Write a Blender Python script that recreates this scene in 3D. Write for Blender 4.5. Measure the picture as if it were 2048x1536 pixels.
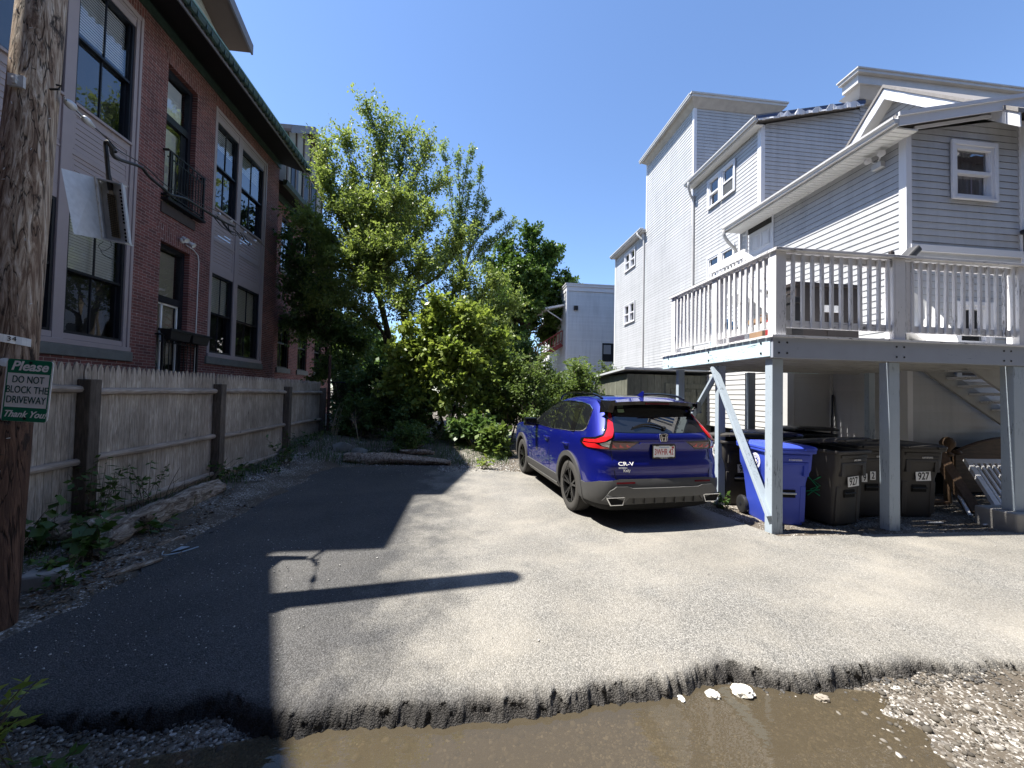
import bpy, bmesh, math, random
import numpy as np
from mathutils import Vector, Matrix, geometry
random.seed(7)
rng = np.random.default_rng(7)
for o in list(bpy.data.objects):
    bpy.data.objects.remove(o)
SC = bpy.context.scene
COL = SC.collection
R = math.radians
# ------------------------------------------------------------------ camera, sky, sun, exposure
F_PX = 785.0
YAW, PITCH, ROLL, CAM_H = R(6.4), R(1.5), R(1.2), 1.65
def cam_axes():
    cy, sy = math.cos(YAW), math.sin(YAW)
    f = Vector((sy*math.cos(PITCH), cy*math.cos(PITCH), math.sin(PITCH)))
    r0 = Vector((cy, -sy, 0)); u0 = r0.cross(f)
    r = r0*math.cos(ROLL) + u0*math.sin(ROLL)
    return r, r.cross(f), f
cr, cu, cf = cam_axes()
cam = bpy.data.objects.new('camera', bpy.data.cameras.new('camera'))
COL.objects.link(cam)
cam.matrix_world = Matrix(((cr.x, cu.x, -cf.x, 0), (cr.y, cu.y, -cf.y, 0), (cr.z, cu.z, -cf.z, CAM_H), (0, 0, 0, 1)))
cam.data.sensor_width = 36.0
cam.data.lens = F_PX/2048*36.0
cam.data.clip_start = 0.05
cam.data.clip_end = 3000
SC.camera = cam
SUN_EL, SUN_AZ = R(62.4), R(-4.0)        # light travels along +X, turned by SUN_AZ (negative: towards the camera side)
sun_travel = Vector((math.cos(SUN_EL)*math.cos(SUN_AZ), math.cos(SUN_EL)*math.sin(SUN_AZ), -math.sin(SUN_EL)))
world = bpy.data.worlds.new("World"); SC.world = world
world.use_nodes = True
wn = world.node_tree
bg = wn.nodes['Background']
sky = wn.nodes.new('ShaderNodeTexSky')
sky.sky_type = 'NISHITA'; sky.sun_disc = False
sky.sun_elevation = SUN_EL
# Nishita: rotation 0 puts the sun at +Y, clockwise seen from above
to_sun = -sun_travel
sky.sun_rotation = math.atan2(to_sun.x, to_sun.y)
sky.air_density = 1.0; sky.dust_density = 0.2; sky.ozone_density = 3.0
tint = wn.nodes.new('ShaderNodeMix'); tint.data_type = 'RGBA'; tint.blend_type = 'MULTIPLY'
tint.inputs[0].default_value = 1.0; tint.inputs[7].default_value = (.95, 1.02, 1.13, 1)     # clear deep blue early summer sky
wn.links.new(sky.outputs[0], tint.inputs[6]); wn.links.new(tint.outputs[2], bg.inputs[0])
bg.inputs[1].default_value = 0.086
sun = bpy.data.objects.new('sun', bpy.data.lights.new('sun', 'SUN'))
COL.objects.link(sun)
sun.data.energy = 5.0; sun.data.angle = R(0.53); sun.data.color = (1.0, 0.95, 0.87)
sun.rotation_euler = sun_travel.to_track_quat('-Z', 'Y').to_euler()
SC.view_settings.view_transform = 'Standard'; SC.view_settings.look = 'None'
SC.view_settings.exposure = 1.45; SC.view_settings.gamma = 1.0
SC.cycles.max_bounces = 7; SC.cycles.transparent_max_bounces = 10
SC.cycles.use_denoising = True
# ------------------------------------------------------------------ object helpers
WL = {}                       # world location of every top-level root
def tag(o, label=None, cat=None, group=None, kind=None):
    if label: o['label'] = label
    if cat: o['category'] = cat
    if group: o['group'] = group
    if kind: o['kind'] = kind
    return o
def thing(name, label, cat, loc=(0, 0, 0), rz=0.0, group=None):
    o = bpy.data.objects.new(name, None); COL.objects.link(o)
    o.empty_display_size = 0.2
    o.location = loc; o.rotation_euler = (0, 0, rz)
    WL[o] = Vector(loc)
    return tag(o, label, cat, group)
def dup(o, parent=None):
    c = o.copy(); COL.objects.link(c)
    if parent: c.parent = parent
    for ch in o.children: dup(ch, c)
    return c
def copy_tree(o):
    """A thing, its parts and their sub-parts."""
    return dup(o)
class MB:
    """Collects shapes for ONE mesh object."""
    def __init__(s): s.v = []; s.f = []; s.m = []; s.cuts = []
    def add(s, vs, fs, m=0):
        s.cuts.append((len(s.v), len(s.f)))
        b = len(s.v); s.v += [tuple(x) for x in vs]
        for f in fs: s.f.append(tuple(b+i for i in f)); s.m.append(m)
    def ob(s, c, ax, ay, az, m=0):
        c, ax, ay, az = map(Vector, (c, ax, ay, az))
        vs = [c+ax*i+ay*j+az*k for k in (-1, 1) for j in (-1, 1) for i in (-1, 1)]
        fs = [(0, 2, 3, 1), (4, 5, 7, 6), (0, 1, 5, 4), (2, 6, 7, 3), (0, 4, 6, 2), (1, 3, 7, 5)]
        if ax.cross(ay).dot(az) < 0: fs = [f[::-1] for f in fs]
        s.add(vs, fs, m)
    def box(s, x0, x1, y0, y1, z0, z1, m=0):
        s.ob(((x0+x1)/2, (y0+y1)/2, (z0+z1)/2), ((x1-x0)/2, 0, 0), (0, (y1-y0)/2, 0), (0, 0, (z1-z0)/2), m)
    def beam(s, p, q, w, h, up=(0, 0, 1), m=0):
        p, q, up = Vector(p), Vector(q), Vector(up)
        d = (q-p); L = d.length; d.normalize()
        a = d.cross(up)
        if a.length < 1e-4: a = d.cross(Vector((1, 0, 0)))
        a.normalize(); b = a.cross(d)
        s.ob((p+q)/2, d*(L/2), a*(w/2), b*(h/2), m)
    def tube(s, pts, r, n=8, m=0, caps=True):
        pts = [Vector(p) for p in pts]; k = len(pts)
        rs = r if isinstance(r, (list, tuple)) else [r]*k
        s.cuts.append((len(s.v), len(s.f)))
        b = len(s.v); prev = None
        for i, p in enumerate(pts):
            t = (pts[min(i+1, k-1)]-pts[max(i-1, 0)]).normalized()
            a = prev if prev is not None else (Vector((0, 0, 1)) if abs(t.z) < .9 else Vector((1, 0, 0)))
            a = (a-t*a.dot(t))
            if a.length < 1e-5: a = t.orthogonal()
            a.normalize(); prev = a; c = t.cross(a)
            for j in range(n):
                an = 2*math.pi*j/n
                s.v.append(tuple(p+(a*math.cos(an)+c*math.sin(an))*rs[i]))
        for i in range(k-1):
            for j in range(n):
                s.f.append((b+i*n+j, b+i*n+(j+1) % n, b+(i+1)*n+(j+1) % n, b+(i+1)*n+j)); s.m.append(m)
        if caps:
            s.f.append(tuple(b+j for j in range(n))[::-1]); s.m.append(m)
            s.f.append(tuple(b+(k-1)*n+j for j in range(n))); s.m.append(m)
    def prism(s, pts, vec, m=0):
        pts = [Vector(p) for p in pts]; vec = Vector(vec); n = len(pts)
        nor = Vector((0, 0, 0))
        for i in range(n): nor += pts[i].cross(pts[(i+1) % n])
        if nor.dot(vec) < 0: pts = pts[::-1]
        vs = pts+[p+vec for p in pts]
        fs = [tuple(range(n))[::-1], tuple(range(n, 2*n))]+[(i, (i+1) % n, n+(i+1) % n, n+i) for i in range(n)]
        s.add(vs, fs, m)
    def quad(s, a, b, c, d, m=0): s.add([a, b, c, d], [(0, 1, 2, 3)], m)
    def lathe(s, prof, n=16, c=(0, 0, 0), axis=(0, 0, 1), m=0, caps=True):
        c = Vector(c); ax = Vector(axis).normalized(); a = ax.orthogonal().normalized(); b_ = ax.cross(a)
        s.cuts.append((len(s.v), len(s.f)))
        b = len(s.v); k = len(prof)
        for (r, z) in prof:
            for j in range(n):
                an = 2*math.pi*j/n
                s.v.append(tuple(c+ax*z+(a*math.cos(an)+b_*math.sin(an))*r))
        for i in range(k-1):
            for j in range(n):
                s.f.append((b+i*n+j, b+i*n+(j+1) % n, b+(i+1)*n+(j+1) % n, b+(i+1)*n+j)); s.m.append(m)
        if caps and prof[0][0] > 1e-4: s.f.append(tuple(b+j for j in range(n))[::-1]); s.m.append(m)
        if caps and prof[-1][0] > 1e-4: s.f.append(tuple(b+(k-1)*n+j for j in range(n))); s.m.append(m)
    def ico(s, c, r, jit=.25, sub=1, sq=(1, 1, 1), m=0, rz=0.0):
        V, Fs = ICO[sub]
        cz, sz = math.cos(rz), math.sin(rz)
        out = []
        for p in V:
            k = r*(1+random.uniform(-jit, jit))
            x, y, z = p[0]*k*sq[0], p[1]*k*sq[1], p[2]*k*sq[2]
            out.append((c[0]+x*cz-y*sz, c[1]+x*sz+y*cz, c[2]+z))
        s.add(out, Fs, m)
    def build_each(s, name, mat, parent, **k):
        """One object per added piece."""
        for (v0, v1, f0, f1) in s.pieces():
            m_ = MB(); m_.v = s.v[v0:v1]; m_.f = [tuple(i-v0 for i in f) for f in s.f[f0:f1]]; m_.m = s.m[f0:f1]
            m_.build(name, mat, parent, **k)
    def pieces(s):
        ends = s.cuts+[(len(s.v), len(s.f))]
        return [(a[0], b[0], a[1], b[1]) for a, b in zip(s.cuts, ends[1:])]
    def build(s, name, mat, parent=None, smooth=False, bevel=0.0, loc=None, local=False, seg=2, angle=40):
        """loc: own origin for a top-level mesh.  local: verts are already in the parent's frame."""
        off = Vector((0, 0, 0))
        if loc is not None: off = Vector(loc)
        elif parent is not None and not local:
            r = parent
            while r.parent: r = r.parent
            off = WL.get(r, Vector((0, 0, 0)))
        me = bpy.data.meshes.new(name)
        V = np.array(s.v, float)-np.array(off)
        me.from_pydata(V.tolist(), [], s.f)
        mats = mat if isinstance(mat, (list, tuple)) else [mat]
        for mm in mats: me.materials.append(mm)
        if len(mats) > 1: me.polygons.foreach_set('material_index', s.m)
        if smooth:
            me.polygons.foreach_set('use_smooth', [True]*len(me.polygons))
        me.update()
        o = bpy.data.objects.new(name, me); COL.objects.link(o)
        if smooth and angle < 180:
            try: me.set_sharp_from_angle(angle=R(angle))
            except Exception: pass
        if loc is not None: o.location = off; WL[o] = off
        if parent is not None: o.parent = parent
        if bevel:
            b = o.modifiers.new('bevel', 'BEVEL'); b.width = bevel; b.segments = seg; b.limit_method = 'ANGLE'; b.angle_limit = R(35)
        return o
def _ico(sub):
    bm = bmesh.new(); bmesh.ops.create_icosphere(bm, subdivisions=sub, radius=1)
    v = [tuple(x.co) for x in bm.verts]; f = [tuple(q.index for q in x.verts) for x in bm.faces]; bm.free()
    return v, f
ICO = {1: _ico(1), 2: _ico(2), 3: _ico(3)}
def np_mesh(name, V, Fq, mat, parent=None, loc=None, smooth=False):
    """Fast quad mesh from arrays (N,3) and (M,4)."""
    off = np.array(loc if loc is not None else ((WL[parent] if parent else (0, 0, 0))), float)
    me = bpy.data.meshes.new(name)
    V = np.asarray(V, float)-off
    me.vertices.add(len(V)); me.vertices.foreach_set('co', V.ravel().astype(np.float32))
    k = Fq.shape[1]
    me.loops.add(Fq.size); me.loops.foreach_set('vertex_index', Fq.ravel().astype(np.int32))
    me.polygons.add(len(Fq)); me.polygons.foreach_set('loop_start', np.arange(0, Fq.size, k, dtype=np.int32))
    me.polygons.foreach_set('loop_total', np.full(len(Fq), k, dtype=np.int32))
    if smooth: me.polygons.foreach_set('use_smooth', np.ones(len(Fq), bool))
    me.materials.append(mat); me.update(calc_edges=True); me.validate()
    o = bpy.data.objects.new(name, me); COL.objects.link(o)
    if loc is not None: o.location = loc; WL[o] = Vector(loc)
    if parent: o.parent = parent
    return o
def text_obj(name, body, size, mat, M, parent=None, shear=0.0, extrude=0.001, align='CENTER', sx=1.0, offset=0.0):
    """Lettering as a mesh. M: 4x4 placing the text plane (text x -> col 0, text y -> col 1)."""
    cu_ = bpy.data.curves.new(name, 'FONT'); cu_.body = body; cu_.size = size; cu_.align_x = align; cu_.align_y = 'CENTER'
    cu_.extrude = extrude; cu_.shear = shear; cu_.resolution_u = 4; cu_.offset = offset
    to = bpy.data.objects.new('tmp', cu_); COL.objects.link(to)
    dg = bpy.context.evaluated_depsgraph_get(); dg.update()
    me = bpy.data.meshes.new_from_object(to.evaluated_get(dg))
    bpy.data.objects.remove(to); bpy.data.curves.remove(cu_)
    me.transform(Matrix.Diagonal((sx, 1, 1, 1)))
    me.transform(M)
    if parent is not None and parent in WL and not parent.get('_local'):
        me.transform(Matrix.Translation(-WL[parent]))
    me.materials.clear(); me.materials.append(mat); me.name = name
    o = bpy.data.objects.new(name, me); COL.objects.link(o)
    if parent: o.parent = parent
    return o
def frame(o, ux, uy, uz):
    o, ux, uy, uz = map(Vector, (o, ux, uy, uz))
    return Matrix(((ux.x, uy.x, uz.x, o.x), (ux.y, uy.y, uz.y, o.y), (ux.z, uy.z, uz.z, o.z), (0, 0, 0, 1)))
def catmull(pts, n=6):
    pts = [Vector(p) for p in pts]; out = []
    for i in range(len(pts)-1):
        p0 = pts[max(i-1, 0)]; p1 = pts[i]; p2 = pts[i+1]; p3 = pts[min(i+2, len(pts)-1)]
        for k in range(n):
            t = k/n
            out.append(.5*((2*p1)+(p2-p0)*t+(2*p0-5*p1+4*p2-p3)*t*t+(3*p1-p0-3*p2+p3)*t**3))
    out.append(pts[-1]); return out
# ------------------------------------------------------------------ materials
class NT:
    def __init__(s, name):
        s.mat = bpy.data.materials.new(name); s.mat.use_nodes = True
        s.t = s.mat.node_tree; s.b = s.t.nodes['Principled BSDF']; s.out = s.t.nodes['Material Output']
    def n(s, typ, **kw):
        x = s.t.nodes.new(typ)
        for k, v in kw.items():
            if k.startswith('i_'):
                key = k[2:]; key = int(key) if key.isdigit() else key.replace('_', ' ')
                x.inputs[key].default_value = v
            else: setattr(x, k, v)
        return x
    def l(s, a, b): s.t.links.new(a, b)
    def coord(s, kind='Object', scale=(1, 1, 1), rot=(0, 0, 0), loc=(0, 0, 0)):
        tc = s.n('ShaderNodeTexCoord'); mp = s.n('ShaderNodeMapping')
        mp.inputs['Scale'].default_value = scale; mp.inputs['Rotation'].default_value = rot; mp.inputs['Location'].default_value = loc
        s.l(tc.outputs[kind], mp.inputs[0]); return mp.outputs[0]
    def noise(s, vec, scale, detail=4, rough=.55, dist=0.0):
        x = s.n('ShaderNodeTexNoise'); x.inputs['Scale'].default_value = scale; x.inputs['Detail'].default_value = detail
        x.inputs['Roughness'].default_value = rough; x.inputs['Distortion'].default_value = dist
        if vec is not None: s.l(vec, x.inputs['Vector'])
        return x.outputs['Fac']
    def ramp(s, fac, stops, interp='LINEAR'):
        x = s.n('ShaderNodeValToRGB'); x.color_ramp.interpolation = interp
        e = x.color_ramp.elements
        while len(e) < len(stops): e.new(.5)
        for i, (p, c) in enumerate(stops):
            e[i].position = p; e[i].color = (c, c, c, 1) if not isinstance(c, (tuple, list)) else (*c[:3], 1)
        s.l(fac, x.inputs[0]); return x.outputs[0]
    def mix(s, fac, a, b, mode='MIX'):
        x = s.n('ShaderNodeMix', data_type='RGBA', blend_type=mode)
        for sock, val in ((x.inputs[0], fac), (x.inputs[6], a), (x.inputs[7], b)):
            if hasattr(val, 'is_linked'): s.l(val, sock)
            elif isinstance(val, (tuple, list)): sock.default_value = (*val[:3], 1)
            else: sock.default_value = val
        return x.outputs[2]
    def math(s, op, a, b=None, clamp=False):
        x = s.n('ShaderNodeMath', operation=op, use_clamp=clamp)
        for i, val in enumerate((a, b)):
            if val is None: continue
            if hasattr(val, 'is_linked'): s.l(val, x.inputs[i])
            else: x.inputs[i].default_value = val
        return x.outputs[0]
    def bump(s, h, strength=.3, dist=.01, prev=None):
        x = s.n('ShaderNodeBump'); x.inputs['Strength'].default_value = strength; x.inputs['Distance'].default_value = dist
        s.l(h, x.inputs['Height'])
        if prev is not None: s.l(prev, x.inputs['Normal'])
        return x.outputs[0]
    def fin(s, color=None, rough=None, normal=None, spec=.4, metallic=0.0):
        b = s.b
        if color is not None:
            if hasattr(color, 'is_linked'): s.l(color, b.inputs['Base Color'])
            else: b.inputs['Base Color'].default_value = (*color[:3], 1)
        if rough is not None:
            if hasattr(rough, 'is_linked'): s.l(rough, b.inputs['Roughness'])
            else: b.inputs['Roughness'].default_value = rough
        if normal is not None: s.l(normal, b.inputs['Normal'])
        b.inputs['Specular IOR Level'].default_value = spec; b.inputs['Metallic'].default_value = metallic
        return s.mat
def M_plain(name, col, rough=.5, var=.12, scale=6.0, spec=.4, metallic=0.0, bump=0.0, bscale=60.0, stretch=(1, 1, 1)):
    t = NT(name); v = t.coord(scale=stretch)
    n = t.noise(v, scale, 5)
    c = t.mix(n, tuple(x*(1-var) for x in col), tuple(min(1, x*(1+var)) for x in col))
    nm = t.bump(t.noise(v, bscale, 3), bump, .004) if bump else None
    return t.fin(c, rough, nm, spec, metallic)
def M_wood(name, c0, c1, c2, axis='z', rough=.85, grain=1.0, bump=.35, knots=True):
    """Bare weathered wood: grain runs along axis, tone varies from board to board."""
    t = NT(name)
    st = {'x': (.12, 1, 1), 'y': (1, .12, 1), 'z': (1, 1, .12)}[axis]
    v = t.coord(scale=st)
    g = t.noise(v, 55*grain, 6, .6, .4)
    big = t.noise(t.coord(), 1.3, 3)
    isl = t.n('ShaderNodeNewGeometry').outputs['Random Per Island']
    col = t.ramp(g, [(.25, c0), (.5, c1), (.75, c2)])
    col = t.mix(t.math('MULTIPLY', isl, .62), col, tuple(.5*a+.5*b for a, b in zip(c0, c1)), 'MIX')
    col = t.mix(t.math('MULTIPLY', big, .5), col, tuple(x*.6 for x in c1), 'MULTIPLY') if False else col
    dirt = t.ramp(big, [(.35, .62), (.65, 1.0)])
    col = t.mix(1.0, col, dirt, 'MULTIPLY')
    if knots:
        vo = t.n('ShaderNodeTexVoronoi'); vo.inputs['Scale'].default_value = 4.0
        t.l(t.coord(scale=tuple(.5 if a < .5 else 1.4 for a in st)), vo.inputs['Vector'])
        k = t.ramp(vo.outputs['Distance'], [(.03, 1.0), (.075, 0.0)])
        col = t.mix(k, col, tuple(x*.25 for x in c0))
    nm = t.bump(g, bump, .004)
    return t.fin(col, rough, nm, .2)
def M_peel(name, paint, wood, axis='z', amount=.5, rough=.6):
    """Old paint: flakes off along the grain to grey wood."""
    t = NT(name)
    st = {'x': (.1, 1, 1), 'y': (1, .1, 1), 'z': (1, 1, .1)}[axis]
    v = t.coord(scale=st)
    g = t.noise(v, 75, 7, .7, .5)
    patch = t.noise(t.coord(scale=tuple(.35 if a < .5 else 1 for a in st)), 5, 5, .65)
    s_ = t.math('ADD', g, t.math('MULTIPLY', patch, .55))
    k = t.ramp(s_, [(1.02-amount*.42, 0.0), (1.06-amount*.42, 1.0)])
    tone = t.mix(t.noise(t.coord(), 5, 4), tuple(x*.9 for x in paint), tuple(min(1, x*1.05) for x in paint))
    col = t.mix(k, tone, t.mix(g, tuple(x*.55 for x in wood), wood))
    nm = t.bump(t.math('SUBTRACT', 1.0, k), .35, .002, t.bump(g, .12, .002))
    return t.fin(col, rough, nm, .3)
def M_brick(name, vert=False, plane='yz'):
    t = NT(name)
    tc = t.n('ShaderNodeTexCoord'); sp = t.n('ShaderNodeSeparateXYZ'); t.l(tc.outputs['Object'], sp.inputs[0])
    cb = t.n('ShaderNodeCombineXYZ')
    h = sp.outputs['Y'] if plane == 'yz' else sp.outputs['X']
    if vert: t.l(sp.outputs['Z'], cb.inputs[0]); t.l(h, cb.inputs[1])
    else: t.l(h, cb.inputs[0]); t.l(sp.outputs['Z'], cb.inputs[1])
    # slightly wavy courses
    nz = t.n('ShaderNodeTexNoise'); nz.inputs['Scale'].default_value = 1.6; t.l(tc.outputs['Object'], nz.inputs['Vector'])
    sc = t.n('ShaderNodeVectorMath', operation='SCALE'); sc.inputs['Scale'].default_value = .012
    t.l(nz.outputs['Color'], sc.inputs[0])
    ad = t.n('ShaderNodeVectorMath', operation='ADD'); t.l(cb.outputs[0], ad.inputs[0]); t.l(sc.outputs[0], ad.inputs[1])
    br = t.n('ShaderNodeTexBrick'); br.offset = .5; br.squash = 1.0
    t.l(ad.outputs[0], br.inputs['Vector'])
    br.inputs['Scale'].default_value = 1.0; br.inputs['Brick Width'].default_value = .21; br.inputs['Row Height'].default_value = .064
    br.inputs['Mortar Size'].default_value = .0048; br.inputs['Mortar Smooth'].default_value = .25; br.inputs['Bias'].default_value = 0.0
    br.inputs['Color1'].default_value = (.24, .094, .080, 1); br.inputs['Color2'].default_value = (.14, .062, .058, 1)
    br.inputs['Mortar'].default_value = (.40, .31, .28, 1)
    big = t.noise(tc.outputs['Object'], 1.1, 4)
    fine = t.noise(tc.outputs['Object'], 45, 3)
    col = t.mix(1.0, br.outputs['Color'], t.ramp(big, [(.3, .72), (.7, 1.12)]), 'MULTIPLY')
    col = t.mix(.35, col, t.ramp(fine, [(.3, .6), (.7, 1.2)]), 'MULTIPLY')
    # old pale repointing patches
    pt = t.ramp(t.noise(tc.outputs['Object'], 2.7, 2), [(.66, 0.0), (.70, 1.0)])
    col = t.mix(t.math('MULTIPLY', pt, br.outputs['Fac']), col, (.55, .52, .50))
    hgt = t.math('SUBTRACT', t.math('MULTIPLY', fine, .3), br.outputs['Fac'])
    return t.fin(col, .85, t.bump(hgt, .5, .006), .2)
def M_glass(name, tint=(1, 1, 1), refl=1.0):
    t = NT(name); nt = t.t; nt.nodes.remove(t.b)
    tr = t.n('ShaderNodeBsdfTransparent'); tr.inputs[0].default_value = (*tint, 1)
    gl = t.n('ShaderNodeBsdfGlossy'); gl.inputs['Roughness'].default_value = .01; gl.inputs[0].default_value = (refl, refl, refl, 1)
    fr = t.n('ShaderNodeFresnel'); fr.inputs['IOR'].default_value = 1.62
    # old panes are never quite flat
    nm = t.bump(t.noise(t.coord(), 1.6, 2), .06, .03); t.l(nm, gl.inputs['Normal'])
    fac = t.math('MULTIPLY', fr.outputs[0], 1.9, True)
    mx = t.n('ShaderNodeMixShader'); t.l(fac, mx.inputs[0]); t.l(tr.outputs[0], mx.inputs[1]); t.l(gl.outputs[0], mx.inputs[2])
    t.l(mx.outputs[0], t.out.inputs[0]); return t.mat
def M_leaf(name, c0, c1, trans=.35, c2=None, dry=None):
    t = NT(name)
    isl = t.n('ShaderNodeNewGeometry').outputs['Random Per Island']
    big = t.noise(t.coord(), .9, 3)
    f = t.math('ADD', t.math('MULTIPLY', isl, .6), t.math('MULTIPLY', t.math('SUBTRACT', big, .3), .8), True)
    st = [(0.0, c0), (.75, c1)]
    if c2: st.append((1.0, c2))
    col = t.ramp(f, st)
    t.l(col, t.b.inputs['Base Color']); t.b.inputs['Roughness'].default_value = .42; t.b.inputs['Specular IOR Level'].default_value = .35
    tl = t.n('ShaderNodeBsdfTranslucent'); br = t.mix(1.0, col, (1.15, 1.15, .8), 'MULTIPLY'); t.l(br, tl.inputs[0])
    mx = t.n('ShaderNodeMixShader'); mx.inputs[0].default_value = trans
    t.l(t.b.outputs[0], mx.inputs[1]); t.l(tl.outputs[0], mx.inputs[2]); t.l(mx.outputs[0], t.out.inputs[0])
    return t.mat
MT = {}
MT['brick'] = M_brick('brick'); MT['brick_v'] = M_brick('brick_soldier', True); MT['brick_x'] = M_brick('brick_return', False, 'xz')
MT['taupe'] = M_plain('taupe_trim_paint', (.36, .30, .295), .55, .08, 3, bump=.08)
MT['dark_frame'] = M_plain('dark_window_frame', (.012, .013, .018), .4, .2, 4)
MT['stone'] = M_plain('grey_sill_stone', (.16, .16, .145), .9, .35, 7, bump=.5, bscale=30)
MT['green_copper'] = M_plain('green_copper', (.035, .06, .048), .6, .6, 9, bump=.25, bscale=25)
MT['verdigris'] = M_plain('verdigris_copper', (.16, .27, .23), .6, .5, 12, bump=.25, bscale=25)
MT['dark_soffit'] = M_plain('dark_soffit', (.008, .008, .010), .7, .3, 4)
MT['grey_fascia'] = M_plain('grey_fascia', (.16, .155, .17), .6, .1, 3)
MT['slate'] = M_plain('grey_roof_shingles', (.20, .19, .185), .9, .35, 14, bump=.5, bscale=30)
MT['brown_soffit'] = M_plain('brown_soffit', (.14, .105, .085), .7, .12, 4)
MT['cream'] = M_plain('cream_stucco', (.46, .47, .43), .8, .08, 4, bump=.1)
MT['iron'] = M_plain('black_iron', (.012, .012, .014), .45, .2, 10)
MT['glass'] = M_glass('window_glass'); MT['glass_dark'] = M_glass('dim_window_glass', (.55, .6, .6))
MT['blind'] = M_plain('window_blind', (.55, .56, .54), .7, .05, 3)
MT['room'] = M_plain('dim_room', (.03, .03, .03), .9, .4, 2)
MT['screen'] = M_plain('insect_screen', (.055, .06, .065), .7, .3, 3)
MT['fence'] = M_wood('grey_fence_boards', (.20, .16, .125), (.47, .40, .33), (.74, .66, .57), 'z')
MT['fence_rail'] = M_wood('grey_fence_rail', (.24, .195, .155), (.43, .36, .30), (.60, .53, .46), 'y')
MT['fence_post'] = M_wood('dark_fence_post', (.075, .06, .05), (.14, .115, .095), (.23, .195, .165), 'z')
MT['vinyl'] = M_plain('white_vinyl_siding', (.46, .48, .52), .5, .04, 1.2, spec=.35)
def M_vinyl(name, col):
    t = NT(name)
    isl = t.n('ShaderNodeNewGeometry').outputs['Random Per Island']
    st = t.noise(t.coord(scale=(2.2, 2.2, .22)), 2.0, 5, .6); big = t.noise(t.coord(), .5, 3)
    c = t.mix(isl, tuple(x*.95 for x in col), tuple(x*1.03 for x in col))
    c = t.mix(1.0, c, t.ramp(st, [(.30, .86), (.55, 1.0)]), 'MULTIPLY'); c = t.mix(1.0, c, t.ramp(big, [(.3, .92), (.7, 1.04)]), 'MULTIPLY')
    return t.fin(c, .5, t.bump(t.noise(t.coord(), 1.7, 3), .25, .02), .35)
MT['vinyl'] = M_vinyl('white_vinyl_siding', (.43, .44, .455))
MT['vinyl_dirty'] = M_plain('dirty_vinyl_siding', (.46, .46, .45), .55, .14, 2.2)
MT['trim'] = M_plain('white_trim', (.60, .61, .64), .45, .05, 2)
MT['gutter'] = M_plain('grey_white_gutter', (.46, .46, .455), .4, .15, 3)
MT['vent_soffit'] = M_plain('vented_soffit', (.55, .55, .53), .6, .07, 5)
MT['blue_trim'] = M_plain('tarp', (.03, .05, .12), .5, .3, 6)
MT['white_peel'] = M_peel('peeling_white_paint', (.68, .68, .69), (.24, .23, .23), 'z', .34)
MT['white_peel_x'] = M_peel('peeling_white_rail', (.68, .68, .69), (.2, .19, .19), 'x', .36)
MT['white_peel_y'] = M_peel('peeling_white_side_rail', (.68, .68, .69), (.2, .19, .19), 'y', .36)
MT['blue_peel'] = M_peel('peeling_pale_blue_post', (.34, .40, .46), (.17, .20, .23), 'z', .3)
MT['blue_peel_x'] = M_peel('peeling_pale_blue_shaded', (.30, .33, .39), (.17, .2, .23), 'x', .12)  # same paint as the side beam, colour darkened for the shaded front
MT['blue_peel_y'] = M_peel('peeling_pale_blue_side', (.52, .66, .72), (.14, .2, .24), 'y', .36)
MT['blue_peel_x'].node_tree.nodes['Principled BSDF'].inputs['Roughness'].default_value = .55
MT['joist'] = M_plain('painted_joists', (.30, .30, .29), .7, .25, 4)
MT['shed'] = M_wood('grey_green_shed_boards', (.10, .105, .085), (.17, .175, .14), (.26, .265, .215), 'z', grain=.7, bump=.25, knots=False)
MT['concrete'] = M_plain('concrete', (.27, .26, .245), .9, .35, 5, bump=.4, bscale=40)
MT['galv'] = M_plain('galvanised_steel', (.50, .52, .54), .5, .22, 22, metallic=.15, bump=.05)
MT['cable'] = M_plain('black_cable', (.015, .015, .015), .5, .2, 8)
MT['white_plastic'] = M_plain('white_plastic', (.72, .72, .70), .4, .06, 6)
MT['black_plastic'] = M_plain('black_plastic', (.02, .02, .021), .5, .2, 6, bump=.06, bscale=150)
MT['black'] = M_plain('matt_black', (.004, .004, .004), .9, .2, 6)
MT['chrome'] = M_plain('chrome', (.75, .75, .76), .12, .02, 3, metallic=1.0)
MT['ink'] = M_plain('black_ink', (.01, .01, .012), .6, .1, 3)
MT['sticker'] = M_plain('white_sticker', (.85, .85, .83), .5, .06, 9)
MT['red_wood'] = M_plain('dark_red_paint', (.22, .035, .03), .6, .2, 4)
MT['shingle_white'] = MT['vinyl']
# ------------------------------------------------------------------ wall helpers
class Plane:
    """2D frame on a wall: u along, z up, d outwards."""
    def __init__(s, o, u, n): s.o, s.u, s.n = Vector(o), Vector(u).normalized(), Vector(n).normalized()
    def __call__(s, u, z, d=0.0): return s.o+s.u*u+Vector((0, 0, z))+s.n*d
    def box(s, mb, u0, u1, z0, z1, d0, d1, m=0):
        mb.ob(s((u0+u1)/2, (z0+z1)/2, (d0+d1)/2), s.u*((u1-u0)/2), Vector((0, 0, (z1-z0)/2)), s.n*((d1-d0)/2), m)
    def prism(s, mb, pts, d0, d1, m=0):
        mb.prism([s(u, z, d0) for u, z in pts], s.n*(d1-d0), m)
def clip_u(poly, z):
    xs = []
    n = len(poly)
    for i in range(n):
        (u0, z0), (u1, z1) = poly[i], poly[(i+1) % n]
        if (z0-z)*(z1-z) <= 0 and abs(z1-z0) > 1e-9: xs.append(u0+(u1-u0)*(z-z0)/(z1-z0))
        elif abs(z1-z0) <= 1e-9 and abs(z-z0) < 1e-9: xs += [u0, u1]
    return (min(xs), max(xs)) if len(xs) >= 2 else None
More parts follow.
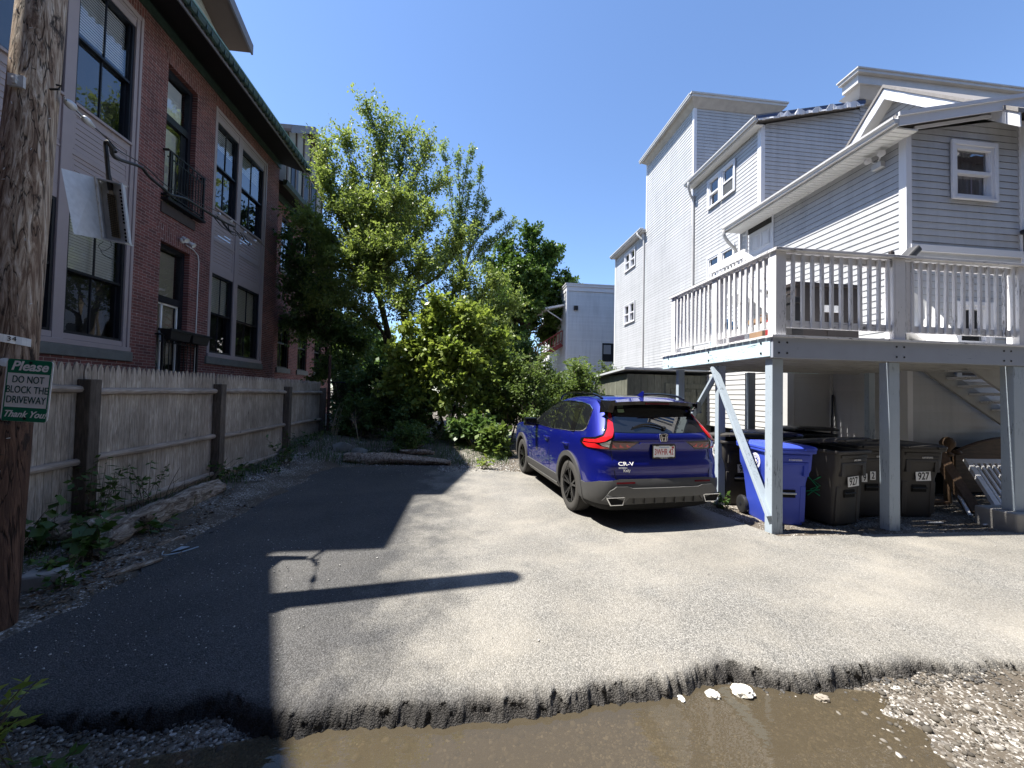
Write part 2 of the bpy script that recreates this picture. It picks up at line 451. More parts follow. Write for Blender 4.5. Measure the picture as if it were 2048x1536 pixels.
def siding(mb, P, poly, e=.127, lap=.016, d=0.0, m=0, base=None, holes=()):
    """Lapped courses over a convex wall outline (u,z), left open at the window holes (u0,u1,z0,z1)."""
    z0 = min(p[1] for p in poly) if base is None else base
    z1 = max(p[1] for p in poly)
    lo = min(p[1] for p in poly)
    k = 0
    while z0+k*e < z1-1e-4:
        a = z0+k*e; b = min(a+e, z1); k += 1
        if b <= lo+1e-5: continue
        a = max(a, lo)
        ca, cb_ = clip_u(poly, a+1e-5), clip_u(poly, b-1e-5)
        if not ca or not cb_: continue
        zc = (a+b)/2
        cut = sorted((h[0], h[1]) for h in holes if h[2] < zc < h[3] and h[0] > ca[0] and h[1] < ca[1])
        if cut:
            spans, u = [], ca[0]
            for (h0, h1) in cut:
                if h0 > u: spans.append((u, h0))
                u = max(u, h1)
            if u < ca[1]: spans.append((u, ca[1]))
        else: spans = [None]
        for sp_ in spans:
            if sp_ is None: lo_, hi_ = ca, cb_
            else: lo_ = sp_; hi_ = sp_
            siding_course(mb, P, lo_, hi_, a, b, d, lap, m)
def siding_course(mb, P, ca, cb_, a, b, d, lap, m):
        q = [P(ca[0], a, d+lap), P(ca[1], a, d+lap), P(cb_[1], b, d+.002), P(cb_[0], b, d+.002), P(ca[0], a+.012, d-.004), P(ca[1], a+.012, d-.004)]
        fs = [(0, 1, 2, 3), (4, 5, 1, 0)]
        if (q[1]-q[0]).cross(q[3]-q[0]).dot(P.n) < 0: fs = [f[::-1] for f in fs]
        mb.add(q, fs, m)
def holed_wall(mb, P, u0, u1, z0, z1, holes, depth=.12, m=0, d=0.0):
    us = sorted({u0, u1, *[h[0] for h in holes], *[h[1] for h in holes]})
    zs = sorted({z0, z1, *[h[2] for h in holes], *[h[3] for h in holes]})
    us = [u for u in us if u0 <= u <= u1]; zs = [z for z in zs if z0 <= z <= z1]
    flip = P.u.cross(Vector((0, 0, 1))).dot(P.n) < 0
    for i in range(len(us)-1):
        for j in range(len(zs)-1):
            cu_, cz_ = (us[i]+us[i+1])/2, (zs[j]+zs[j+1])/2
            if any(h[0] < cu_ < h[1] and h[2] < cz_ < h[3] for h in holes): continue
            q = [P(us[i], zs[j], d), P(us[i+1], zs[j], d), P(us[i+1], zs[j+1], d), P(us[i], zs[j+1], d)]
            mb.add(q, [(0, 1, 2, 3)[::-1] if flip else (0, 1, 2, 3)], m)
    for (a, b, c, e) in holes:
        for (p, q) in (((a, c), (a, e)), ((a, e), (b, e)), ((b, e), (b, c)), ((b, c), (a, c))):
            mb.quad(P(*p, d), P(*q, d), P(*q, d-depth), P(*p, d-depth), m)
def sash_window(parent, P, u0, u1, z0, z1, frame_mat, d=0.0, fw=.06, munt=True, trim=0.0, trim_mat=None, blind=0.0, blind_mat=None,
                name='window', head=0.0, glass=None, depth=.25, sill=0.0, screen=False):
    """Double-hung window: one 'window' part; pane and blind are its sub-parts. (u0..z1) is the opening."""
    mb = MB(); zm = (z0+z1)/2
    if trim:
        P.box(mb, u0-trim, u0, z0-trim*.6, z1+trim+head, d, d+.035, 1); P.box(mb, u1, u1+trim, z0-trim*.6, z1+trim+head, d, d+.035, 1)
        P.box(mb, u0, u1, z1, z1+trim+head, d, d+.032, 1); P.box(mb, u0, u1, z0-trim*.6, z0, d, d+.05+sill, 1)
    f = fw
    P.box(mb, u0, u0+f, z0, z1, d-.10, d+.012); P.box(mb, u1-f, u1, z0, z1, d-.10, d+.012)
    P.box(mb, u0+f, u1-f, z1-f, z1, d-.10, d+.012); P.box(mb, u0+f, u1-f, z0, z0+f, d-.10, d+.012)
    P.box(mb, u0+f, u1-f, zm-f*.45, zm+f*.45, d-.085, d+.0)
    s = f*.55
    for (a, b, dd) in ((zm+f*.45, z1-f, -.03), (z0+f, zm-f*.45, -.065)):
        P.box(mb, u0+f, u0+f+s, a, b, d+dd-.03, d+dd); P.box(mb, u1-f-s, u1-f, a, b, d+dd-.03, d+dd)
        if munt:
            uc = (u0+u1)/2; P.box(mb, uc-.012, uc+.012, a, b, d+dd-.02, d+dd+.004)
    # dark room behind the glass
    for (a, b, c, e) in ((u0-.02, u0+.004, z0, z1), (u1-.004, u1+.02, z0, z1), (u0, u1, z1-.004, z1+.02), (u0, u1, z0-.02, z0+.004)): P.box(mb, a, b, c, e, d-depth, d-.09, 2)
    P.box(mb, u0-.02, u1+.02, z0-.02, z1+.02, d-depth-.03, d-depth, 2)
    w = mb.build(name, [frame_mat, trim_mat or frame_mat, MT['room']], parent)
    g = MB()
    for (a, b, dd) in ((zm+f*.45, z1-f, -.045), (z0+f, zm-f*.45, -.08)):
        q = [P(u0+f, a, d+dd), P(u1-f, a, d+dd), P(u1-f, b, d+dd), P(u0+f, b, d+dd)]
        if (q[1]-q[0]).cross(q[3]-q[0]).dot(P.n) < 0: q = q[::-1]
        g.add(q, [(0, 1, 2, 3)])
    g.build('pane', glass or MT['glass'], w)
    if screen:
        sc_ = MB(); P.box(sc_, u0+f, u1-f, z0+f, zm-f*.45, d-.028, d-.025); sc_.build('insect_screen', MT['screen'], w)
    if blind:
        b = MB(); zb = z1-f-(z1-z0-2*f)*blind; n = max(3, int((z1-f-zb)/.05))
        for i in range(n):
            a = zb+(z1-f-zb)*i/n; e = zb+(z1-f-zb)*(i+1)/n
            q = [P(u0+f, a, d-.125), P(u1-f, a, d-.125), P(u1-f, e, d-.14), P(u0+f, e, d-.14)]
            b.add(q, [(0, 1, 2, 3)])
        b.build('blind', blind_mat or MT['blind'], w)
    return w
# ================================================================== BRICK BUILDING (left)
XF = -7.0
brick = thing('brick_building', 'long old red brick building with dark framed windows and black eaves on the left', 'building', (XF, 11, 0))
PB = Plane((XF, 0, 0), (0, 1, 0), (1, 0, 0))
Y_END = 14.97
bays = [(6.06, 8.95, 2.36, 9.42), (11.36, 14.12, 2.50, 9.36)]
french = (9.67, 10.64, 5.86, 9.10); door = (9.66, 10.60, 1.2, 4.98)
mb = MB()
holed_wall(mb, PB, 4.45, Y_END, -.2, 9.75, bays+[french, door], .22)
# return at the far end and near end, back wall
mb.build('wall', MT['brick'], brick)
mb = MB(); mb.quad((XF, Y_END, -.2), (XF-.6, Y_END, -.2), (XF-.6, Y_END, 9.75), (XF, Y_END, 9.75))
mb.quad((-18, 4.45, -.2), (XF, 4.45, -.2), (XF, 4.45, 9.75), (-18, 4.45, 9.75))
mb.build_each('end_wall', MT['brick_x'], brick)
# jack arches over openings, bricks on end
mb = MB()
for (a, b, z, sp, h) in ((8.95-2.89, 8.95, 9.42, .12, .27), (11.36, 14.12, 9.36, .12, .28), (9.67, 10.64, 9.10, .16, .36), (9.66, 10.60, 4.98, .16, .40)):
    PB.prism(mb, [(a-.02, z), (b+.02, z), (b+sp, z+h), (a-sp, z+h)], -.02, .004)
mb.build_each('brick_arch', MT['brick_v'], brick)
# stone sills
mb = MB(); PB.box(mb, 5.9, 9.0, 2.16, 2.36, -.1, .05); PB.box(mb, 11.3, 14.2, 2.30, 2.50, -.1, .05)
mb.build_each('stone_sill', MT['stone'], brick, bevel=.015)
def bay(a, b, z0, z1, mull, zl, zu):
    """Painted timber bay: posts, sills, boarded panels and four windows. zl, zu: lower / upper window ranges."""
    mb = MB(); T = .10
    D = -.04
    PB.box(mb, a, a+.06, z0, z1, -.12, .015); PB.box(mb, b-.06, b, z0, z1, -.12, .015)
    PB.box(mb, a+.06, a+T+.04, z0, z1, -.12, D+.03); PB.box(mb, b-T-.04, b-.06, z0, z1, -.12, D+.03)
    PB.box(mb, mull-.095, mull+.095, z0, z1, -.12, D+.028)
    PB.box(mb, a+.06, b-.06, z1-.10, z1, -.12, D+.045); PB.box(mb, a+.06, b-.06, z1-.16, z1-.10, -.12, D+.02)
    PB.box(mb, a, b, z0, z0+.09, -.12, .045)
    for (u0, u1) in ((a+T+.04, mull-.095), (mull+.095, b-T-.04)):
        PB.box(mb, u0, u1, zl[0]-.10, zl[0], -.12, D+.02)
        PB.box(mb, u0, u1, zl[1], zl[1]+.24, -.12, D); PB.box(mb, u0, u1, zu[0]-.20, zu[0]-.04, -.12, D); PB.box(mb, u0, u1, zu[0]-.05, zu[0], -.1, D+.05)
        zm = (zl[1]+zu[0])/2
        PB.box(mb, u0, u1, zm-.09, zm+.09, -.12, D-.004); PB.box(mb, u0, u1, zm-.02, zm+.02, -.12, D+.012)
        PB.box(mb, u0, u1, zu[1], z1-.16, -.12, D+.012)
        for (p, q) in ((zl[1]+.24, zm-.09), (zm+.09, zu[0]-.20)):
            for (e0, e1) in ((u0, u0+.07), (u1-.07, u1)): PB.box(mb, e0, e1, p, q, -.12, D-.002)
    o = mb.build('bay_frame', MT['taupe'], brick, bevel=.006)
    mb = MB()
    for (u0, u1) in ((a+T+.11, mull-.165), (mull+.165, b-T-.11)):
        zm = (zl[1]+zu[0])/2
        for (p, q) in ((zl[1]+.24, zm-.09), (zm+.09, zu[0]-.20)):
            siding(mb, PB, [(u0, p), (u1, p), (u1, q), (u0, q)], .098, .014, -.06)
    mb.build('boarded_panel', MT['taupe'], brick)
    k = 0
    for (u0, u1) in ((a+T+.04, mull-.095), (mull+.095, b-T-.04)):
        for (p, q, up) in ((*zl, 0), (*zu, 1)):
            bl = {0: (.52, .5)[k // 2], 1: (.38, .42)[k // 2]}[up] if a < 8 else (.5 if not up else .24)
            sash_window(brick, PB, u0, u1, p, q, MT['dark_frame'], D-.02, .05, True, blind=bl if not (a < 8 and k < 2) else .5); k += 1
bay(*bays[0], 7.54, (2.56, 4.84), (6.66, 9.12))
bay(*bays[1], 12.60, (2.62, 4.82), (6.64, 9.02))
# tall french window with an iron balcony rail
def tall_window(u0, u1, z0, zt, z1, door_like):
    mb = MB(); d = -.14
    for (p, q, r_, s) in ((u0, u0+.07, z0, z1), (u1-.09, u1, z0, z1), (u0+.07, u1-.09, z1-.10, z1), (u0+.07, u1-.09, zt-.10, zt+.06)):
        PB.box(mb, p, q, r_, s, d-.1, d+.02)
    PB.box(mb, u0-.02, u1+.02, z0, z1, d-.33, d-.30, 1)
    for (a, b) in ((u0-.02, u0+.004), (u1-.004, u1+.02)): PB.box(mb, a, b, z0, z1, d-.30, d-.09, 1)
    PB.box(mb, u0, u1, z1-.004, z1+.02, d-.30, d-.09, 1)
    if door_like:
        PB.box(mb, u1-.26, u1-.09, z0, zt-.10, d-.09, d-.03); PB.box(mb, u0+.07, u0+.13, z0, zt-.10, d-.09, d-.03)
    w = mb.build('window', [MT['dark_frame'], MT['room']], brick)
    g = MB()
    for (p, q) in ((zt+.06, z1-.10), (z0, zt-.10)):
        g.add([PB(u0+.07, p, d-.04), PB(u1-.09, p, d-.04), PB(u1-.09, q, d-.04), PB(u0+.07, q, d-.04)], [(0, 1, 2, 3)])
    g.build('pane', MT['glass'], w)
    return w
w = tall_window(*french[:3], 7.98, french[3], True)
mb = MB(); PB.box(mb, 9.76, 10.5, 6.3, 7.8, -.3, -.28); PB.box(mb, 9.76, 10.5, 8.1, 8.95, -.3, -.28); mb.build('blind', MT['blind'], w)
w = tall_window(*door[:3], 3.72, door[3], False)
mb = MB(); PB.box(mb, 9.74, 10.5, 2.2, 3.6, -.27, -.25); PB.box(mb, 9.74, 10.5, 3.8, 4.85, -.3, -.28); mb.build('blind', M_plain('tan_blind', (.33, .30, .25), .8, .1), w)
mb = MB(); PB.box(mb, 9.98, 10.02, 1.2, 3.62, -.2, -.16); PB.box(mb, 9.72, 10.5, 3.58, 3.62, -.2, -.16); PB.box(mb, 10.47, 10.5, 1.2, 3.6, -.2, -.16)
mb.build('inner_frame', MT['sticker'], w)
def balcony(z0, z1, bars, dz, planter=False):
    mb = MB(); a, b = 9.60, 10.88
    for z, t in ((z1, .03), (z1-.16, .022), (z0+.08, .03)): PB.box(mb, a, b, z-t/2, z+t/2, .10, .10+t)
    PB.box(mb, a, b, z0-.06, z0, .0, .16)
    for u in (a+.06, b-.08): PB.box(mb, u, u+.04, z0, z1, .095, .135)
    for u in (a, b-.04):
        for z in (z1, z0+.06): PB.box(mb, u, u+.04, z-.02, z+.02, -.05, .12)
    for i in range(bars):
        u = a+.1+(b-a-.2)*(i+.5)/bars; PB.box(mb, u-.008, u+.008, z0+.08, z1-.16, .107, .123)
    for i in range(7):
        u = a+.14+(b-a-.28)*i/6; PB.box(mb, u-.012, u+.012, z1-.15, z1-.01, .107, .123)
    return mb.build('balcony_rail', MT['iron'], brick)
balcony(5.96, 7.05, 11, 0); balcony(1.45, 2.84, 9, 0)
mb = MB(); PB.box(mb, 9.60, 10.7, 5.62, 5.86, -.05, .03); mb.build('lintel', M_plain('dark_stone', (.07, .055, .05), .9, .3, 6), brick)
# two flower boxes hooked over the lower rail
for i, (u0, u1, lab) in enumerate(((9.70, 10.38, 'black trough planter on the iron rail, nearer of the two by the street end'), (10.42, 11.06, 'black trough planter on the iron rail, farther one beside the white conduit'))):
    mb = MB(); z0, z1 = 2.74, 2.98
    pts = [PB(u0+.04, z0, .05), PB(u1-.04, z0, .05), PB(u1-.04, z0, .24), PB(u0+.04, z0, .24), PB(u0, z1, .02), PB(u1, z1, .02), PB(u1, z1, .28), PB(u0, z1, .28)]
    mb.add(pts, [(0, 3, 2, 1), (0, 1, 5, 4), (1, 2, 6, 5), (2, 3, 7, 6), (3, 0, 4, 7), (4, 5, 6, 7)])
    for (p, q, r_, s) in ((u0-.02, u1+.02, .26, .30), (u0-.02, u1+.02, 0, .04)): PB.box(mb, p, q, z1-.05, z1+.01, r_, s)
    o = mb.build('planter', MT['black_plastic'], loc=PB((u0+u1)/2, z0, .15), bevel=.008)
    tag(o, lab, 'planter', 'planters on the lower iron rail')
# security light and its conduit
mb = MB()
base = PB(10.30, 5.22, .04)
mb.lathe([(.065, 0), (.065, .03), (.03, .05)], 12, PB(10.3, 5.22, .0), (1, 0, 0))
for dy, dz in ((-.11, -.02), (.10, -.05)):
    p = PB(10.30, 5.22, .06); q = PB(10.30+dy, 5.22+dz+.03, .13)
    mb.tube([p, q], .014, 6)
    dr = Vector((.75, dy*1.6, -.55)).normalized()
    mb.lathe([(.03, -.05), (.036, 0), (.062, .09), (.062, .10), (.03, .085)], 12, q, dr)
mb.tube([PB(10.42, 5.16, .02), PB(10.7, 5.13, .02), PB(10.86, 5.05, .02), PB(10.90, 4.9, .02), PB(10.90, 1.2, .02)], .012, 6)
mb.build('security_light', MT['white_plastic'], brick, smooth=True)
# cornice, soffit, eaves gutter
XE = -6.08
mb = MB()
PB.box(mb, 4.64, Y_END+.02, 9.68, 9.86, 0.003, .05); PB.box(mb, 4.64, Y_END+.03, 9.86, 9.90, .003, .10); PB.box(mb, 4.64, Y_END+.03, 9.90, 9.98, .003, .07)
mb.build('cornice', MT['green_copper'], brick)
# soffit falls a little towards the eave
mb = MB()
a = [(XF-.3, 9.98), (XE, 9.60), (XE, 9.75), (XF-.3, 10.12)]
mb.prism([(x, 4.64, z) for x, z in a], (0, Y_END-4.64+.02, 0)); mb.build('soffit', MT['dark_soffit'], brick)
mb = MB(); mb.box(XE-.0, XE+.03, 4.64, Y_END+.02, 9.54, 9.70); mb.build('fascia', MT['grey_fascia'], brick)
mb = MB()
prof = [(XE+.032, 9.66), (XE+.07, 9.60), (XE+.12, 9.62), (XE+.15, 9.70), (XE+.15, 9.76), (XE+.032, 9.77)]
mb.prism([(x, 4.64, z) for x, z in prof], (0, Y_END-4.64+.1, 0))
yy = 4.66
while yy < Y_END:
    mb.box(XE+.03, XE+.158, yy, yy+.035, 9.59, 9.785); yy += random.uniform(.16, .3)
mb.build('gutter', MT['green_copper'], brick)
mb = MB(); mb.box(XE+.12, XE+.165, 4.64, Y_END+.1, 9.76, 9.80); mb.build('gutter_lip', MT['verdigris'], brick)
mb = MB()
mb.prism([(XE+.05, 4.64, 9.80), (-10.2, 4.64, 12.2), (-18, 4.64, 12.2), (-18, 4.64, 10.4), (XF-.4, 4.64, 10.15)], (0, Y_END-4.64, 0))
mb.build('roof', MT['slate'], brick)
# gabled dormers facing the yard
def gable(y0, y1, xw, xe, zb, ze, za, wallm, halftimber):
    yc = (y0+y1)/2
    P = Plane((xw, 0, 0), (0, 1, 0), (1, 0, 0)); ov = .35
    mb = MB()
    if halftimber:
        P.prism(mb, [(y0+ov, zb), (y1-ov, zb), (y1-ov, ze+.1), (yc, za-.2), (y0+ov, ze+.1)], -3.0, 0)
    else:
        P.prism(mb, [(y0+ov, zb), (y1-ov, zb), (y1-ov, ze+.1), (yc, za-.2), (y0+ov, ze+.1)], -3.0, 0)
        siding(mb, P, [(y0+ov, zb), (y1-ov, zb), (y1-ov, ze+.1), (yc, za-.2), (y0+ov, ze+.1)], .11, .014, .002)
    g = mb.build('gable_wall', wallm, brick)
    mb = MB()
    for (ya, za_, yb, zb_) in ((y0, ze, yc, za), (y1, ze, yc, za)):
        mb.prism([(xe, ya, za_), (xe, yb, zb_), (xe, yb, zb_+.16), (xe, ya, za_+.16)], (-5.5, 0, 0))
    mb.build('dormer_roof', MT['slate'], brick)
    mb = MB()
    for (ya, za_, yb, zb_) in ((y0, ze, yc, za), (y1, ze, yc, za)):
        mb.prism([(xe+.003, ya, za_-.16), (xe+.003, yb, zb_-.16), (xe+.003, yb, zb_+.12), (xe+.003, ya, za_+.12)], (.05, 0, 0))
        mb.prism([(xe, ya, za_-.006), (xe, yb, zb_-.006), (xe, yb, zb_-.10), (xe, ya, za_-.10)], (-(xe-xw), 0, 0), 1)
    mb.build('bargeboard', [MT['grey_fascia'], MT['brown_soffit']], brick)
    if halftimber:
        mb = MB()
        for y in np.linspace(y0+ov+.1, y1-ov-.1, 6):
            h = za-.25-abs(y-yc)*(za-.3-ze)/(yc-y0-ov); P.box(mb, y-.05, y+.05, zb, h, .003, .05)
        P.box(mb, y0+ov, y1-ov, ze-.5, ze-.38, .003, .055)
        mb.build('timber_framing', MT['brown_soffit'], brick)
gable(6.9, 11.7, -7.05, -6.35, 9.9, 11.3, 12.25, MT['cream'], False)
# rear wing, set back
XR = -7.5
PR = Plane((XR, 0, 0), (0, 1, 0), (1, 0, 0))
rw = [(16.38, 17.36, 2.52, 4.52), (18.22, 19.2, 2.52, 4.52), (20.1, 21.0, 2.52, 4.52), (16.38, 17.36, 6.5, 8.6), (18.22, 19.2, 6.5, 8.6), (20.1, 21.0, 6.5, 8.6)]
mb = MB(); holed_wall(mb, PR, Y_END-.4, 22.35, -.2, 9.4, rw, .2); mb.build('wing_wall', MT['brick'], brick)
mb = MB(); mb.quad((XR, 22.35, -.2), (-18, 22.35, -.2), (-18, 22.35, 9.4), (XR, 22.35, 9.4)); mb.build('wing_end_wall', MT['brick_x'], brick)
for h in rw: sash_window(brick, PR, *h, MT['dark_frame'], -.06, .06, True, glass=MT['glass'])
mb = MB()
for h in rw: PR.box(mb, h[0]-.1, h[1]+.1, h[2]-.2, h[2], -.1, .05)
mb.build_each('wing_sill', MT['stone'], brick)
mb = MB()
mb.prism([(XR-.2, Y_END+.02, 9.35), (XR+.62, Y_END+.02, 9.12), (XR+.62, Y_END+.02, 9.25), (XR-.2, Y_END+.02, 9.5)], (0, 7.6, 0)); mb.build('wing_soffit', MT['dark_soffit'], brick)
mb = MB(); mb.prism([(XR+.62, Y_END+.02, 9.10), (XR+.74, Y_END+.02, 9.14), (XR+.78, Y_END+.02, 9.30), (XR+.62, Y_END+.02, 9.32)], (0, 7.65, 0)); PR.box(mb, Y_END+.02, 22.4, 9.0, 9.3, .003, .06); mb.build('wing_gutter', MT['green_copper'], brick)
gable(15.5, 20.0, -7.2, -6.9, 9.3, 11.55, 13.0, M_plain('dim_stucco', (.27, .265, .24), .8, .2, 3), True)
mb = MB()
P_ = Plane((-7.2, 0, 0), (0, 1, 0), (1, 0, 0))
for y in (16.3, 17.3, 18.3): P_.box(mb, y, y+.62, 9.45, 10.95, .003, .03)
mb.build('attic_window', MT['dark_frame'], brick)
mb = MB(); mb.prism([(XR+.6, Y_END+.3, 9.3), (-12, Y_END+.3, 12.8), (-18, Y_END+.3, 12.8), (-18, Y_END+.3, 10), (XR-.3, Y_END+.3, 9.6)], (0, 7.2, 0)); mb.build('wing_roof', MT['slate'], brick)
# unseen block added left of frame, shaped to cast the diagonal shadow edge
mb = MB(); mb.prism([(-6.85, 4.50, -.2), (-5.78, 2.28, -.2), (-3.8, -2.0, -.2), (-16, -6, -.2), (-18, 4.44, -.2)], (0, 0, 9.75)); mb.build('shadow_caster_block', MT['brick_x'], brick)
# ================================================================== WHITE HOUSE (right)
house = thing('sided_house', 'rambling white vinyl sided house with stepped roofs on the right', 'house', (8.7, 12, 0))
V = MT['vinyl']
XFr, YFr = 7.95, 6.30          # front section: left wall x, front wall y
XM = 8.7                       # main left wall
YM, YT, YL, YE = 10.85, 14.45, 18.6, 22.7
PL = Plane((XFr, 0, 0), (0, 1, 0), (-1, 0, 0)); PM = Plane((XM, 0, 0), (0, 1, 0), (-1, 0, 0))
PFr = Plane((0, YFr, 0), (1, 0, 0), (0, -1, 0))
# front section
mb = MB()
siding(mb, PL, [(YFr, .85), (7.80, .85), (7.80, 6.56), (YFr, 6.56)], base=.85)
siding(mb, PL, [(7.80, 2.45), (9.50, 2.45), (9.50, 6.56), (7.80, 6.56)], base=.85+.127*12)
siding(mb, PL, [(10.42, 2.45), (10.72, 2.45), (10.72, 6.56), (10.42, 6.56)], base=.85+.127*12)
siding(mb, PL, [(9.50, 2.45), (10.42, 2.45), (10.42, 4.55), (9.50, 4.55)], base=.85+.127*12)
mb.build('wall', V, house)
mb = MB()
FH = [(8.90, 9.82, 5.48, 6.52), (8.96, 9.68, 2.08, 3.50)]
siding(mb, PFr, [(XFr, 4.52), (10.45, 4.52), (10.45, 7.16), (XFr, 6.66)], base=.85+.127*29-.16, holes=FH)
siding(mb, PFr, [(XFr, .85), (10.45, .85), (10.45, 4.36), (XFr, 4.36)], base=.85, holes=FH)
mb.build('front_wall', V, house)
mb = MB(); mb.box(XFr+.25, 13, YFr+.30, 10.6, -.1, 6.6); mb.build('core', MT['room'], house)
mb = MB()
for (x, y) in ((XFr, YFr),): mb.box(x-.03, x+.085, y-.03, y+.10, .85, 6.68)
mb.box(XFr-.025, XFr+.0, 9.44, 9.50, 4.55, 6.55); mb.box(XFr-.025, XFr+.0, 10.42, 10.48, 4.55, 6.55); mb.box(XFr-.03, XFr+.05, 10.70, 10.78, 2.4, 6.56)
mb.box(10.40, 10.52, YFr-.04, YFr+.02, .85, 7.1)
mb.build_each('corner_board', MT['trim'], house, bevel=.004)
# band under the jetty line on the front wall
mb = MB(); PFr.box(mb, XFr+.05, 10.42, 4.44, 4.56, 0.0, .05); PFr.box(mb, XFr+.05, 10.42, 4.34, 4.44, 0.0, .018, 1); mb.build('belt_trim', [MT['trim'], MT['gutter']], house)
mb = MB()
mb.box(XFr+.03, 12, YFr+.05, 10.6, -.1, .84); mb.box(6.97, 8.3, 7.85, 10.6, -.1, .88); mb.build('foundation', MT['black'], house)
# front section roof: low pitch, eave on the left
mb = MB(); xe = 7.48
sl = .235
def rz(x, z0=6.70): return z0+(x-xe)*sl
mb.prism([(xe, 6.08, rz(xe)), (10.5, 6.08, rz(10.5)), (10.5, 6.08, rz(10.5)+.09), (xe, 6.08, rz(xe)+.09)], (0, 4.66, 0)); mb.build('roof', MT['slate'], house)
mb = MB(); mb.prism([(xe, 6.07, rz(xe)-.14), (10.47, 6.07, rz(10.47)-.14), (10.47, 6.07, rz(10.47)+.045), (xe, 6.07, rz(xe)+.045)], (0, -.02, 0))
mb.prism([(xe, 6.045, rz(xe)+.03), (10.47, 6.045, rz(10.47)+.03), (10.47, 6.045, rz(10.47)+.10), (xe, 6.045, rz(xe)+.10)], (0, -.03, 0))
mb.prism([(XFr+.1, 6.25, rz(XFr+.1)-.16), (10.4, 6.25, rz(10.4)-.16), (10.4, 6.25, rz(10.4)-.10), (XFr+.1, 6.25, rz(XFr+.1)-.10)], (0, -.02, 0))
mb.build('rake_board', MT['trim'], house)
mb = MB()
for i in range(46):
    y = 6.1+i*.1; mb.box(xe+.02, XFr, y, y+.09, 6.545, 6.56)
mb.box(xe+.02, XFr, 6.1, 10.72, 6.56, 6.575); mb.build('soffit', MT['vent_soffit'], house)
def gutter(xe, y0, y1, z, name='gutter', s=1.0):
    mb = MB()
    pr = [(xe, z), (xe-.07*s, z-.01), (xe-.075*s, z+.03), (xe-.11*s, z+.07), (xe-.11*s, z+.11), (xe-.095*s, z+.11), (xe-.095*s, z+.075), (xe, z+.075)]
    mb.prism([(x, y0, zz) for x, zz in pr], (0, y1-y0, 0)); mb.box(xe-.005, xe+.02, y0, y1, z-.05, z+.12)
    return mb.build(name, MT['gutter'], house)
gutter(xe, 6.04, 10.76, 6.60)
def downspout(pts):
    mb = MB(); mb.tube(catmull(pts, 4), .045, 8); return mb.build('downspout', MT['gutter'], house, smooth=True)
downspout([(7.40, 10.70, 6.62), (7.40, 10.70, 6.48), (7.55, 10.72, 6.28), (7.85, 10.80, 6.08), (7.88, 10.82, 5.8), (7.88, 10.82, 4.6)])
# door at the top of the outside steps
mb = MB()
PL.box(mb, 9.52, 10.40, 4.60, 6.40, -.06, -.02)
for (a, b) in ((9.62, 9.92), (10.0, 10.30)):
    for (p, q) in ((4.72, 5.12), (5.20, 5.75), (5.86, 6.28)):
        PL.box(mb, a, b, p, p+.02, -.02, -.008); PL.box(mb, a, b, q-.02, q, -.02, -.008); PL.box(mb, a, a+.02, p+.02, q-.02, -.02, -.008); PL.box(mb, b-.02, b, p+.02, q-.02, -.02, -.008)
        PL.box(mb, a+.05, b-.05, p+.05, q-.05, -.02, -.01)
dr = mb.build('door', MT['trim'], house)
mb = MB(); mb.lathe([(.012, 0), (.012, .03), (.03, .04), (.03, .07), (.0, .08)], 10, PL(9.60, 5.60, -.02), (-1, 0, 0)); mb.build('door_knob', MT['galv'], dr, smooth=True)
mb = MB(); PL.box(mb, 9.50, 10.42, 6.40, 6.55, -.06, 0.0); mb.build('door_head', MT['room'], house)
# front window with curtain
w = sash_window(house, PFr, 8.92, 9.80, 5.50, 6.50, MT['trim'], .03, .07, False, trim=.06, trim_mat=MT['trim'], glass=MT['glass_dark'], depth=.17, head=.02)
mb = MB()
for i in range(26):
    a, b = 9.0+i*.03, 9.0+(i+1)*.03
    d0, d1 = -.06+.012*math.sin(i*1.9), -.06+.012*math.sin((i+1)*1.9)
    mb.quad(PFr(a, 5.55, d0), PFr(b, 5.55, d1), PFr(b, 6.45, d1), PFr(a, 6.45, d0))
mb.build('curtain', M_plain('lilac_curtain', (.42, .38, .55), .9, .1, 5, stretch=(8, 1, .5)), w)
w = sash_window(house, PFr, 8.98, 9.66, 2.10, 3.48, MT['trim'], .03, .07, False, trim=.07, trim_mat=MT['trim'], glass=MT['glass_dark'], depth=.2)
mb = MB(); PFr.box(mb, 9.06, 9.6, 2.2, 2.6, -.14, -.13); mb.build('blind', M_plain('brown_shade', (.2, .12, .08), .8), w)
# security lights under the eave, dark lamp on front wall
mb = MB(); c0 = PL(6.75, 6.38, .04)
mb.box(XFr-.10, XFr, 6.66, 6.84, 6.22, 6.33)
for dy in (-.14, .12):
    q = Vector((XFr-.14, 6.75+dy, 6.44)); mb.tube([(XFr-.06, 6.75, 6.32), q], .015, 6)
    mb.lathe([(.0, -.07), (.035, -.06), (.05, 0), (.062, .05), (.0, .06)], 12, q, (-.6, -.5, -.5))
mb.build('floodlight', MT['gutter'], house, smooth=True)
mb = MB(); mb.lathe([(.03, 0), (.10, .03), (.11, .09), (.02, .12)], 14, PFr(10.42, 4.86, .12), (0, 0, 1)); mb.beam(PFr(10.45, 4.9, .0), PFr(10.45, 4.9, .12), .03, .03); mb.beam(PFr(10.44, 4.5, .04), PFr(10.44, 4.9, .04), .03, .03)
mb.build('wall_lamp', MT['dark_frame'], house, smooth=True)
